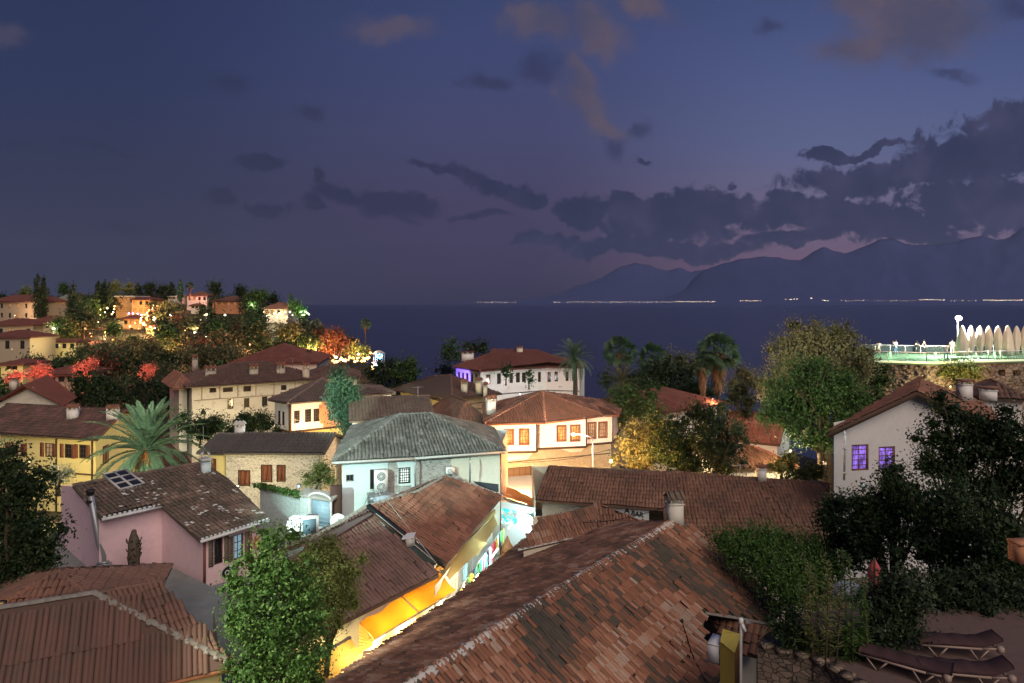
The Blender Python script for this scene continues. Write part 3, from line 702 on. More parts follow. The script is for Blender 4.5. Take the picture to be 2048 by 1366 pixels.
def mountains():
    # skyline in photo pixels; the massif stands 20 to 30 km away across the bay
    def ridge_mesh(name, sky, Y0, Y1, mat_, seed):
        b = MB(); cols = []; us = np.arange(sky[0][0], sky[-1][0] + 1, 6.0); n_ = 26
        for u in us:
            v = float(np.interp(u, [s[0] for s in sky], [s[1] for s in sky])); dv = 2.2 * noise.fractal(V((u * .035, seed, 0)), .8, 2.1, 4)
            vb = float(np.mean([np.interp(u + o, [s[0] for s in sky], [s[1] for s in sky]) for o in np.linspace(-110, 110, 23)])); col = []
            for k in range(n_ + 1):
                t = k / n_; Y = Y0 + (Y1 - Y0) * t; top = (607 - vb - (v + dv - vb) * t ** 5) / F * Y1; X = (u - 1024) / F * Y
                z = SEA - 20 + (top - SEA + 20) * (t ** 1.1) * (1 + .20 * noise.fractal(V((u * .022 + t * 1.5, t * 5, seed + 4)), .7, 2.2, 4) * (1 - t) * .7)
                if k == n_: z = top
                col.append((X, Y, z))
            X, Y, z = col[-1]; col.append((X * 1.04, Y * 1.04, SEA - 60)); cols.append(col)
        for c in cols: b.v += c
        m = n_ + 2
        for i in range(len(cols) - 1):
            for k in range(m - 1): b.f.append((i * m + k, (i + 1) * m + k, (i + 1) * m + k + 1, i * m + k + 1)); b.t.append(0)
        o = b.build(name, mat_, smooth=True); o['kind'] = 'structure'
    MT = plain('mountain_rock_hazed', (.045, .06, .17), .95, .06, .0006)  # blue of the far air is put into the rock colour
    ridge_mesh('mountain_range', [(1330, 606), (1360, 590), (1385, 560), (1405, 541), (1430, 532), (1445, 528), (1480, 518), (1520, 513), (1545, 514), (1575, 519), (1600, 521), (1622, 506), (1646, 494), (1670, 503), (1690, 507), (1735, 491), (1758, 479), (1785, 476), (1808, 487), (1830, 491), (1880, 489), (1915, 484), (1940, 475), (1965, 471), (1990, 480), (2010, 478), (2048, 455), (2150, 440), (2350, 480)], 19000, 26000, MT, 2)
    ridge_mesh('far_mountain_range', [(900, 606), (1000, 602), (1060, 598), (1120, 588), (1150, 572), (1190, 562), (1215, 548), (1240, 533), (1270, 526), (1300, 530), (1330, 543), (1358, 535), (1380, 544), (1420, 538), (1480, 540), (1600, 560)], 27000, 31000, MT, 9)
mountains()
def shore_lights():
    # the town across the bay, a few of its lights in clusters along the waterline
    E1 = emit('far_lamp_white', (1, .86, .62), 7); E2 = emit('far_lamp_orange', (1, .6, .3), 7)
    rng = random.Random(3); n_ = 0
    segs = [(955, 1035, 604.5, 22, 5), (1108, 1120, 604.5, 5, 6), (1135, 1345, 604, 60, 6), (1350, 1432, 603.5, 26, 7.5), (1480, 1522, 601.5, 14, 8), (1570, 1598, 598.5, 8, 8), (1621, 1624, 596, 2, 9), (1645, 1657, 601, 5, 9), (1680, 1730, 601.5, 12, 6), (1735, 1830, 601.5, 18, 5.5), (1838, 1890, 599.5, 22, 7.5), (1895, 1960, 601, 8, 6), (1965, 2048, 600.5, 36, 8)]
    base = {}
    for (u0, u1, v, k, s) in segs:
        for i in range(k):
            u = u0 + (u1 - u0) * (i + rng.uniform(-.2, .9)) / k; c = rng.random() < .3; Y = 17500.0; p = P(u, v + rng.uniform(-.8, .8), Y); r = s * rng.uniform(.5, 1.2) * .85
            b = MB(); key = c
            if key not in base:
                b.lathe((0, 0, 0), [(.3, -.8), (1, 0), (.7, .5), (.1, .9)], 6); o = b.build('shore_light', E2 if c else E1); base[key] = o; o.location = p
            else:
                o = base[key].copy(); COL.objects.link(o); o.location = p
            o.scale = (r * 1.3, r, r * .8)
            tag(o, 'tiny %s light in the string of lights on the far shore below the mountains' % ('orange' if c else 'white'), 'light', 'orange lights along the far shore' if c else 'white lights along the far shore')
shore_lights()

def haze(d):
    m = bpy.data.materials.new('haze'); m.use_nodes = True; t = NT(m.node_tree); t.n.clear(); o = t.new('ShaderNodeOutputMaterial'); v = t.new('ShaderNodeVolumePrincipled'); v.inputs['Color'].default_value = (.5, .6, .9, 1); v.inputs['Density'].default_value = d; v.inputs['Anisotropy'].default_value = .2; t.l.new(v.outputs[0], o.inputs[1])
    b = MB(); b.box((0, 17000, SEA - 70), 90000, 36000, 3300); ob = b.build('haze', m); ob['kind'] = 'stuff'
haze(1.4e-5)
# ================================================================ NEAR: the big patchy roof right of the alley
def near_right_house():
    zr = -8.7; ze = -11.2
    th = thing('tiled_house', 'long low house with patched orange and dark tiles and pale mortar ridge right of alley', 'house', (2, 21, -14.8))
    R1 = Q(1345, 1043, zr); Rn = Q(820, 1366, zr); d = (R1 - Rn).normalized(); Rf = Rn - d * 5.5
    E2 = Q(1560, 1215, ze); pl = Pl(Rn, R1, Q(1450, 1337, ze))
    En = Rf + (pl(1452, 1339) - R1) * 0 + V((d.y, -d.x, 0)) * 3.95; En.z = pl.a.z; 
    # intersect with plane at ze
    nrm = pl.n; En.z = (pl.a.dot(nrm) - nrm.x * En.x - nrm.y * En.y) / nrm.z
    poly = [Rf, En, pl(1452, 1339), pl(1406, 1275), pl(1409, 1222), pl(1475, 1232), pl(1545, 1246), pl(1562, 1215), pl(1480, 1135), pl(1385, 1052), R1]
    def tf(cx, cy, tn):       # darker patches of old tiles low on the slope, newer orange rows above
        return tn
    f = roof_face('roof', th, poly, T_PATCH, pitch=.14, course=.31, seg=5, seed=4, amp=.045, patch=.55, contrast=.5, tbias=.03)
    # left slope down to the alley
    L1 = Q(1035, 1075, ze); L0 = Q(640, 1366, ze); Lx = Q(905, 1185, ze); Ln = L0 + (L0 - Lx).normalized() * 5
    plL = Pl(Rn, R1, Q(905, 1185, ze))
    A = [Rf, Rn, R1, V((2.8, 34.2, -10.1)), L1 + V((0, 0, .35)), Q(905, 1185, ze), L0 + V((0, 0, -.1)), Ln + V((0, 0, -.3))]
    g = V((0, 0, 0))
    dd = Q(905, 1185, ze) - (Rn + R1) / 2; dd = V((-d.y, d.x, 0)) * 6.4 + V((0, 0, -2.5))
    lft = [Rf, plv(plL, Ln + V((.25, 0, 0))), plL(656, 1368), plL(921, 1188), plL(1050, 1079), plL(1140, 1052), plL(1200, 1040), plL(1290, 1045), R1]
    roof_face('roof', th, list(reversed(lft)), T_DARK2, pitch=.145, course=.31, seg=5, seed=8, amp=.042, patch=1.6, contrast=.5, tbias=.12)
    ridge(f, [Rf, Rn, Q(1160, 1152, zr), R1], MORTAR, r=.105, step=.34, jag=.08)
    ridge(f, [R1, pl(1385, 1052), pl(1480, 1135), pl(1562, 1215)], T_RED, r=.06, step=.4, name='verge')
    ridge(f, [pl(1409, 1226), pl(1475, 1236), pl(1545, 1250)], MORTD, r=.07, step=.3, name='mortar_joint')
    # small lower roof at the corner
    p2 = Pl(Q(1415, 1228, -11.0), Q(1555, 1252, -11.0), Q(1470, 1300, -11.6))
    roof_face('roof', th, [p2(1415, 1232), p2(1450, 1278), p2(1475, 1300), p2(1520, 1310), p2(1570, 1262), p2(1540, 1252), p2(1475, 1240)], T_RED, pitch=.22, course=.36, seed=5, contrast=.3, tbias=-.1, down=V((-.5, -.85, -.3)))
    ridge(f, [p2(1413, 1230), p2(1440, 1236), p2(1475, 1240), p2(1500, 1246)], MORTAR, r=.09, step=.25, name='mortar_edge')
    # walls
    Wl = [plv(plL, Ln + V((.25, 0, 0))), plL(656, 1368), plL(921, 1188), plL(1050, 1079)]
    inn = V((.8, -.5, 0)) * .5; fp = [p + inn for p in Wl]; b = MB()
    for p, q in zip(fp, fp[1:]): b.face([V((q.x, q.y, -14.9)), V((p.x, p.y, -14.9)), V((p.x, p.y, p.z - .05)), V((q.x, q.y, q.z - .05))])
    a = pl(1452, 1339) + V((-.35, .1, 0)); c = pl(1545, 1246) + V((-.5, .2, 0)); c2 = En + V((-.4, .3, 0))
    for p, q in ((c2, a), (a, c), (c, fp[-1] + V((3, 1, 0))), (fp[-1] + V((3, 1, 0)), fp[-1])): b.face([V((p.x, p.y, -14.9)), V((q.x, q.y, -14.9)), V((q.x, q.y, -11.3)), V((p.x, p.y, -11.3))])
    b.build('wall', CREAM, th)
    chimney(th, R1 + V((.12, .15, -.25)), .55, .5, 1.15, .15, plaster('mossy_white_plaster', (.62, .60, .52), (.15, .17, .1), .7, 2.5), 'gable', T_LICH)
    b = MB(); b.poly_slab([pl(1340, 1048), pl(1395, 1062), pl(1385, 1050), pl(1350, 1040)], .05, .5); b.build('flashing', GREYM, f)
    b = MB(); p = pl(1465, 1140); b.tube([p, p + V((0, 0, .45))], .05, 8); b.build('vent_pipe', WHITEP, f)
    return pl
def plv(pl, p): return V((p.x, p.y, (pl.a.dot(pl.n) - pl.n.x * p.x - pl.n.y * p.y) / pl.n.z))
T_DARK2 = tilemat('clay_tile_brown', [(0, (.10, .062, .048)), (.45, (.20, .098, .065)), (.8, (.31, .15, .095)), (1, (.38, .24, .17))], mossamt=.35)
PL_A = near_right_house()

def small_hip_right():
    th = thing('tiled_house', 'small red hipped roof with pale mortar hip, behind the big patched roof', 'house', (4, 33, -14.8))
    z = -10.35; ap = Q(1190, 1008, -9.55); e0 = Q(1035, 1100, -10.55); e1 = Q(1190, 1066, -10.55); e2 = Q(1330, 1064, -10.55); bk = V((5.5, 35, -10.9)); bl = Pl(e0, e1, ap)(1078, 1040)
    f = roof_face('roof', th, [e0, e1, ap, bl], T_DARK2, seed=21, pitch=.15, course=.3, contrast=.35, tbias=.02, slab=.1)
    roof_face('roof', th, [e1, e2, ap], T_DARK2, seed=22, pitch=.15, course=.3, contrast=.35, slab=.1); roof_face('roof', th, [e2, bk, ap], T_DARK2, seed=23, contrast=.3)
    ridge(f, [e1, ap], MORTD, r=.09, step=.3); ridge(f, [e0, e1 + V((0, 0, .03))], MORTAR, r=.07, step=.3, name='mortar_edge')
    b = MB(); pts = [e0, e1, e2, bk, bl]; c = sum(pts, V((0, 0, 0))) / 5
    q = [p + (c - p) * .08 for p in pts]
    for s, t in zip(q, q[1:] + q[:1]): b.face([V((s.x, s.y, -14.9)), V((t.x, t.y, -14.9)), V((t.x, t.y, t.z - .1)), V((s.x, s.y, s.z - .1))])
    b.build('wall', CREAM, th)
small_hip_right()

def long_roofs():
    # two long roofs running to the right
    th = thing('tiled_house', 'long brown roof with white wall lettered bar, across the alley end', 'house', (5, 37, -14.8))
    ze = -10.3; zr = -9.25
    e0 = Q(1072, 1000, ze); e1 = Q(1328, 1018, ze); r0 = Q(1098, 933, zr); r1 = Q(1330, 946, zr)
    f = roof_face('roof', th, [e0, e1, r1, r0], T_LICH2, seed=31, pitch=.16, amp=.026, contrast=.3, tbias=.1, slab=.1)
    off = V((.4, 5, 0)); roof_face('roof', th, [r1, r0, r0 + off + V((0, 0, -1.2)), r1 + off + V((0, 0, -1.2))], T_LICH, seed=32, contrast=.3)
    ridge(f, [r0, r1], T_LICH, r=.08); ridge(f, [e0, r0], BLACKP, r=.05, name='verge')
    W = Wall(e0 + V((.35, .5, 0)), e1 + V((-.8, .4, 0)), -14.9, ze + .05); 
    b = W.build(th, plaster('stained_plaster', (.38, .35, .30), (.12, .11, .1), .8, 1.2))
    # the white panel with painted lettering
    bw = MB(); q0, _ = W.hit(1195, 1012); q1, _ = W.hit(1298, 1020); _, zb = W.hit(1298, 1052)
    bw.face([W.pt(q0, zb - .4, .02), W.pt(q1, zb - .4, .02), W.pt(q1, ze - .02, .02), W.pt(q0, ze - .02, .02)]); bw.build('white_wall_panel', plaster('pale_panel', (.55, .60, .60), amt=.3), b)
    og = Matrix.Translation(-ORG[th]); q, z = W.hit(1249, 1025); t = text_mesh('A', .40, W, q, z, .035, th_=.01, tilt=-4); t.data.transform(og); t.parent = b
    q, z = W.hit(1262, 1029); t = text_mesh('BAR', .34, W, q, z, .035, th_=.01, tilt=-7); t.data.transform(og); t.parent = b
    bx = [V((e0.x, e0.y + .6, 0)), V((e1.x, e1.y + .6, 0)), V((e1.x, e1.y + 8, 0)), V((e0.x, e0.y + 8, 0))]
    box_walls(th, bx, -14.9, ze - .1, CREAM, skip=(0,))
    th = thing('tiled_house', 'longest brown tiled roof in the middle right, with dark shadowy right end', 'house', (11, 34, -14.8))
    r0 = Q(1328, 944, -9.2); r1 = Q(1660, 968, -9.2); pl = Pl(r0, r1, Q(1640, 1085, -10.9))
    f = roof_face('roof', th, [pl(1326, 1090), pl(1645, 1090), r1, r0], T_LICH2, seed=33, pitch=.17, amp=.026, course=.30, contrast=.3, tbias=.1, slab=.1)
    off = V((.4, 5, -1.3)); roof_face('roof', th, [r1, r0, r0 + off, r1 + off], T_LICH2, seed=34, contrast=.3); ridge(f, [r0, r1], T_LICH2, r=.08)
    p = pl(1522, 962); chimney(th, p, .42, .4, .75, .1, WHITE, 'flat', T_RED)
    a = pl(1326, 1090); c = pl(1645, 1090); d = r1 + off; e = r0 + off
    box_walls(th, [a + V((.2, .3, 0)), c + V((-.2, .3, 0)), d + V((-.2, -.3, 0)), e + V((.2, -.3, 0))], -14.9, -11.2, CREAM)
    W = Wall((c.x - .2, c.y + .3), (d.x - .2, d.y - .3), -11.3, -10.6); 
    g = MB(); g.face([V((c.x - .2, c.y + .3, -11.3)), V((d.x - .2, d.y - .3, -11.3)), V((r1.x - .2, r1.y, -9.35))]); g.build('gable', WHITE, th)
def text_mesh(s, size, W, q, z, out, mat_=None, th_=.01, tilt=0, name='lettering'):
    c = bpy.data.curves.new(name, 'FONT'); c.body = s; c.size = size; c.extrude = th_; c.offset = size * .02
    o = bpy.data.objects.new(name + '_curve', c); COL.objects.link(o); dg = bpy.context.evaluated_depsgraph_get(); me = bpy.data.meshes.new_from_object(o.evaluated_get(dg)); bpy.data.objects.remove(o)
    me.materials.clear(); me.materials.append(mat_ or BLACKP)
    m = Matrix((( W.d.x, 0, W.n.x, 0), (W.d.y, 0, W.n.y, 0), (0, 1, 0, 0), (0, 0, 0, 1)))
    m = Matrix.Translation(W.pt(q, z, out)) @ m @ Matrix.Rotation(R(tilt), 4, 'Z'); me.transform(m)
    r = bpy.data.objects.new(name, me); COL.objects.link(r); return r
T_LICH2 = tilemat('clay_tile_brick', [(0, (.10, .062, .045)), (.5, (.20, .10, .065)), (1, (.31, .16, .10))], mossamt=.4)
long_roofs()

def pink_house():
    th = thing('pink_house', 'pink plastered house with lichen spotted roof, skylight and steel flue', 'house', (-17, 33, -13))
    z0 = -8.8; rA = Q(145, 970, z0); rB = Q(430, 921, z0); pl = Pl(rA, rB, Q(535, 1038, -10.4))
    poly = [pl(400, 1080), pl(537, 1038), pl(455, 958), pl(405, 925), pl(145, 970), pl(203, 1036), pl(322, 1010)]
    f = roof_face('roof', th, poly, T_LICH, seed=41, pitch=.20, course=.34, seg=6, amp=.045, contrast=.35, tbias=-.05)
    # loose pale tiles and mortar patches
    b = MB(); rng = random.Random(4)
    for _ in range(75):
        u = rng.uniform(205, 520); v = rng.uniform(950, 1060)
        if not inpoly(np.array([u]), np.array([v]), [(400, 1072), (528, 1036), (440, 945), (290, 948), (215, 1020), (322, 1003)])[0]: continue
        for _k in range(rng.randint(1, 3)):
            p = pl(u + rng.uniform(-5, 5), v + rng.uniform(-3, 3)) + pl.n * (-.07 if pl.n.z < 0 else .07); b.box(p, .14 * rng.uniform(.6, 1.3), .22 * rng.uniform(.6, 1.2), .02, .75 + rng.uniform(-.3, .3), .5)
    b.build('mortar_patches', plain('pale_mortar', (.62, .60, .55), .9, .2), f)
    ridge(f, [pl(145, 970), pl(405, 925)], T_LICH, r=.10); ridge(f, [pl(405, 925), pl(455, 958), pl(537, 1038)], T_LICH, r=.06, name='verge')
    # pale gutters along the two eaves
    for k, (a, c) in enumerate((((400, 1080), (537, 1038)), ((203, 1036), (322, 1010)))):
        b = MB(); p = pl(*a); q = pl(*c); p = p - V((0, 0, .06)); q = q - V((0, 0, .06)); o = V((.05, -.05, 0)); b.tube([p + o, q + o], .075, 8)
        L = (q - p).length; m = int(L / .2)
        for i in range(m): c_ = p.lerp(q, (i + .5) / m) + o * .5 + V((0, 0, .07)); b.box(c_, .11, .11, .07, .8)
        b.build('gutter', plain('white_gutter', (.62, .64, .62), .5), f)
    # skylight 2 x 3 panes
    k = [pl(205, 954), pl(250, 944), pl(288, 972), pl(240, 984)]; up = pl.n * (.14 if pl.n.z > 0 else -.14); b = MB(); fr = MB()
    b.face([p + up for p in k]); fr.poly_slab([p + up * .9 for p in k], .16)
    g = lambda s, t: (k[0].lerp(k[1], s)).lerp(k[3].lerp(k[2], s), t) + up * 1.12
    for s in (0, .5, 1): fr.bar(g(s, 0), g(s, 1), .09, .05, up=up)
    for t in (0, .333, .667, 1): fr.bar(g(0, t), g(1, t), .09, .048, up=up)
    s_ = fr.build('skylight', MORTAR, th); b.build('pane', GLASS, s_)
    # walls
    zb = -12.45
    A = pl(90, 984); A0 = pl(145, 970); B = pl(203, 1036); C = pl(322, 1010); D_ = pl(400, 1080); E = pl(537, 1038)
    ins = V((.0, .0, 0)); i1 = V((-.28, .30, 0)); B2 = B + i1; C2 = C + i1 + V((.12, .12, 0)); D2 = D_ + i1 + V((.2, .15, 0)); E2 = E + i1 + V((-.15, -.15, 0))
    A2 = plv(pl, V((A0.x + .2, A0.y + .1, 0))); back = A2 + V((-2.2, 2.1, -.6))
    w = MB(); lower = -.10
    for p, q in ((A2, B2), (B2, C2), (C2, D2)): w.face([V((p.x, p.y, zb - 1)), V((q.x, q.y, zb - 1)), plv(pl, q) + V((0, 0, lower)), plv(pl, p) + V((0, 0, lower))])
    w.face([V((back.x, back.y, zb - 1)), V((A2.x, A2.y, zb - 1)), A2 + V((0, 0, lower)), back])
    w.face([V((back.x, back.y, zb - 1)), V((back.x + 4, back.y + 4, zb - 1)), V((back.x + 4, back.y + 4, back.z - .8)), back])
    G1 = pl(455, 958) + V((-.3, -.1, -.12)); G2 = pl(405, 925) + V((-.2, -.3, -.12))
    for p, q in ((E2 + V((0, 0, -.12)), G1), (G1, G2)): w.face([V((p.x, p.y, zb - 1)), V((q.x, q.y, zb - 1)), q, p])
    wo_ = w.build('wall', PINK, th)
    W = Wall(D2, E2, zb - 1, -10.42)
    for r_ in ((421, 1076, 453, 1128), (459, 1068, 495, 1118)):
        o = W.px(*r_); m = (o[0] + o[1]) / 2; h = (o[1] - o[0]) * .27; W.op.append((m - h, m + h, o[2], o[3]))
    W.build(th, PINK); br = plain('grey_brown_shutter', (.17, .13, .10), .7)
    for i, o in enumerate(W.ops): window(W, o, th, 'open', WOOD, LITBLUE if i == 1 else GLASS, 2, 3, shut=br)
    c = MB()
    for q in (.06, W.L - .55): c.bar(W.pt(q, zb - .5, .03), W.pt(q, -10.45, .03), .1, .07, up=W.n)
    c.build('corner_board', WOODR, th)
    # oval sign
    q, z = W.hit(459, 1142); b = MB(); b2 = MB(); N = 28
    for mb, rx, rz_, o in ((b, .48, .34, .05), (b2, .41, .28, .062)):
        ring = [W.pt(q + math.cos(2 * PI * i / N) * rx, z + math.sin(2 * PI * i / N) * rz_, o) for i in range(N)]; mb.face(ring)
        for i in range(N): p = ring[i]; r_ = ring[(i + 1) % N]; mb.face([p, p - W.n * .04, r_ - W.n * .04, r_])
    sg = thing('oval_sign', 'black oval wall sign with white lettering and pale rim on the pink house', 'sign', W.pt(q, z, .05))
    r1 = b.build('rim', MORTAR, sg); b2.build('panel', BLACKP, sg)
    WT = plain('white_letter', (.75, .75, .75), .6, .05)
    for s, sz, dq, dz in (('Q', .30, -.28, -.10), ('T', .24, -.03, -.02), ('C', .22, .14, -.02), ('Pan', .12, -.20, -.22)):
        t = text_mesh(s, sz, W, q + dq, z + dz, .066, WT); t.data.transform(Matrix.Translation(-W.pt(q, z, .05))); t.parent = sg
    # terracotta figure relief on the wall
    q, z = W.hit(511, 1085)
    t = thing('terracotta_ornament', 'orange terracotta ornament fixed on the pink wall right of the shuttered windows', 'ornament', W.pt(q, z, .08)); b = MB()
    b.lathe(W.pt(q, z - .3, .1), [(.06, 0), (.14, .1), (.17, .22), (.12, .34), (.07, .42), (.10, .50), (.11, .58), (.05, .66)], 12, wob=lambda a, zz: 1 + .12 * math.sin(3 * a)); b.bar(W.pt(q + .1, z, .1), W.pt(q + .42, z + .08, .14), .08, .08); b.bar(W.pt(q - .1, z + .02, .1), W.pt(q - .2, z + .12, .2), .06, .06)
    b.build('figure', plain('terracotta', (.42, .13, .06), .8), t)
    return pl, wo_
LITBLUE = emit('dim_blue_window', (.30, .5, .62), .35)
PL_K, _ = pink_house()

def flat_terrace_and_flue():
    b = MB(); zb = -12.4; pts = [Q(205, 1160, zb), Q(330, 1128, zb), Q(420, 1172, zb), Q(560, 1135, zb), Q(585, 1300, zb), V((-9.5, 17, zb)), V((-17, 17, zb)), V((-26, 30, zb)), V((-24, 40, zb))]
    b.poly_slab(pts, .3); o = b.build('flat_roof', CONC); tag(o, 'flat grey roof between the pink house and the brown hipped roof', 'flat roof')
    b = MB(); c = sum(pts, V((0, 0, 0))) / len(pts); ps = [p + (c - p) * .03 for p in pts]
    for p, q in zip(ps, ps[1:] + ps[:1]): b.face([V((p.x, p.y, -15)), V((q.x, q.y, -15)), V((q.x, q.y, zb - .31)), V((p.x, p.y, zb - .31))])
    b.build('wall', CREAM, o)
    t = thing('flue_pipe', 'tall grey steel flue pipe rising in front of the pink gable wall', 'flue', Q(208, 1150, -12.4)); b = MB(); a = Q(208, 1150, -12.4); top = P(181, 985, a.y - .2); m1 = P(207, 1112, a.y); m2 = P(198, 1085, a.y - .1)
    b.tube([a, m1 + V((.0, 0, .0)), m2, top], .13, 12); b.build('pipe', GREYM, t); b = MB(); b.box(a - V((0, 0, .1)), .62, .5, .65, .3); b.box(a + V((0, 0, .55)), .42, .36, .1, .3); b.build('base_box', GREYM, t)
    b = MB(); b.lathe(top, [(.15, -.12), (.16, -.1), (.16, .02), (.19, .05), (.19, .12), (.1, .16)], 14); b.lathe(top - V((0, 0, .45)), [(.15, 0), (.16, .02), (.16, .1), (.15, .12)], 14); b.build('cowl', BLACKP, t)
    # the tall dead tree stump
    a = Q(268, 1168, -12.4); t = thing('palm_stump', 'dead palm trunk standing in front of the pink wall', 'stump', a); b = MB(); rng = random.Random(8)
    b.lathe(a, [(.24, -.2), (.25, .3), (.22, .8), (.24, 1.15), (.26, 1.5), (.25, 1.8), (.19, 2.05), (.12, 2.2), (.10, 2.35), (.06, 2.4)], 14, wob=lambda q, z: 1 + .1 * math.sin(5 * q + z * 7) + rng.uniform(-.07, .07))
    for i in range(70):
        q = rng.uniform(0, 6.28); z = rng.uniform(.05, 1.95); r_ = .25; p = a + V((math.cos(q) * r_, math.sin(q) * r_, z)); b.bar(p, p + V((math.cos(q) * .06, math.sin(q) * .06, .13)), .07, .03, tone=.3)
    b.build('trunk', plain('fibrous_bark', (.10, .08, .06), .95, .6, 14), t)
flat_terrace_and_flue()

def pink_chimney():
    p = PL_K(411, 945); 
    th = bpy.data.objects['pink_house']; chimney(th, p - V((0, 0, .15)), .42, .42, .82, .75, BLUEW, 'flat', MORTAR)
    t = thing('roof_bird_finial', 'pale ornament and thin antenna on top of the chimney of the pink house', 'antenna', p + V((0, 0, .9))); b = MB()
    b.tube([p + V((-.1, 0, .8)), p + V((-.12, 0, 2.5))], .012, 5); b.build('antenna_rod', GREYM, t); b = MB()
    for s in (-1, 1): b.tube([p + V((s * .02, 0, .82)), p + V((s * .18, 0, .86)), p + V((s * .2, 0, 1.02)), p + V((s * .1, 0, 1.1))], [.07, .07, .06, .03], 8)
    b.build('ornament', MORTAR, t)
pink_chimney()

def front_left_house():
    th = thing('tiled_house', 'brown ribbed roof in the lower left corner with a long grey mortar hip', 'house', (-13, 17, -14.8))
    ze = -10.45; ap = Q(190, 1185, -8.5); rt = Q(320, 1163, -8.62); er = Q(475, 1330, ze); el = Q(370, 1366, ze); fl = V((-16.5, 10.5, ze)); le = V((-20.5, 16.4, -8.9))
    er2 = er; d = (el - er).normalized(); rl = Q(0, 1215, -8.5); d = (rl - ap); d.z = 0; d.normalize(); fr_ = er + d * 9; r9 = ap + d * 9; r9.z = ap.z
    f = roof_face('roof', th, [fr_, er, ap, r9], T_BR, seed=51, pitch=.135, course=1.3, seg=5, amp=.045, contrast=.10, tbias=-.05)
    roof_face('roof', th, [er, rt, ap], T_BR, seed=52, pitch=.14, course=.34, contrast=.2, tbias=.15)
    ridge(f, [er, ap], MORTD, r=.10, step=.3, jag=.05); ridge(f, [ap, r9], MORTD, r=.09); ridge(f, [ap, rt], T_BR, r=.09)
    W = Wall(fr_ + V((-.4, .35, 0)), er + V((-.5, .1, 0)), -14.9, ze - .05); W.op.append((W.L - 1.5, W.L - .55, -12.6, -11.0)); finish_wall(W, th, YELLOW, kind='dark')
    b = MB(); p = fr_; q = er; b.tube([p - V((0, 0, .1)), q - V((0, 0, .1))], .06, 6); b.build('gutter', SALM, f)
    W = Wall(er + V((-.5, .1, 0)), rt + V((.6, 2.4, 0)), -14.9, ze - .05); W.build(th, CREAM)
    # the house behind with its own hip, its left face glowing orange
    th = thing('tiled_house', 'hipped roof with orange lit left slope, behind the ribbed brown roof, beside the dark bush', 'house', (-18, 22, -14.8))
    ap2 = Q(116, 1140, -8.95); m = Matrix.Rotation(.30, 3, 'Z'); hp = [ap2 + m @ V((x, y, 0)) for x, y in ((-2.7, -2.7), (2.7, -2.7), (2.7, 2.7), (-2.7, 2.7))]
    hip_roof(th, hp, -10.2, -8.95, T_BR, .3, 'hip', seed=55, pitch=.17, course=.34, seg=4, contrast=.15, tbias=.2)
    box_walls(th, hp, -14.9, -10.15, YELLOW)
T_BR = tilemat('clay_tile_ribbed', [(0, (.08, .045, .037)), (.5, (.155, .082, .062)), (1, (.25, .13, .095))], mossamt=.45)
front_left_house()

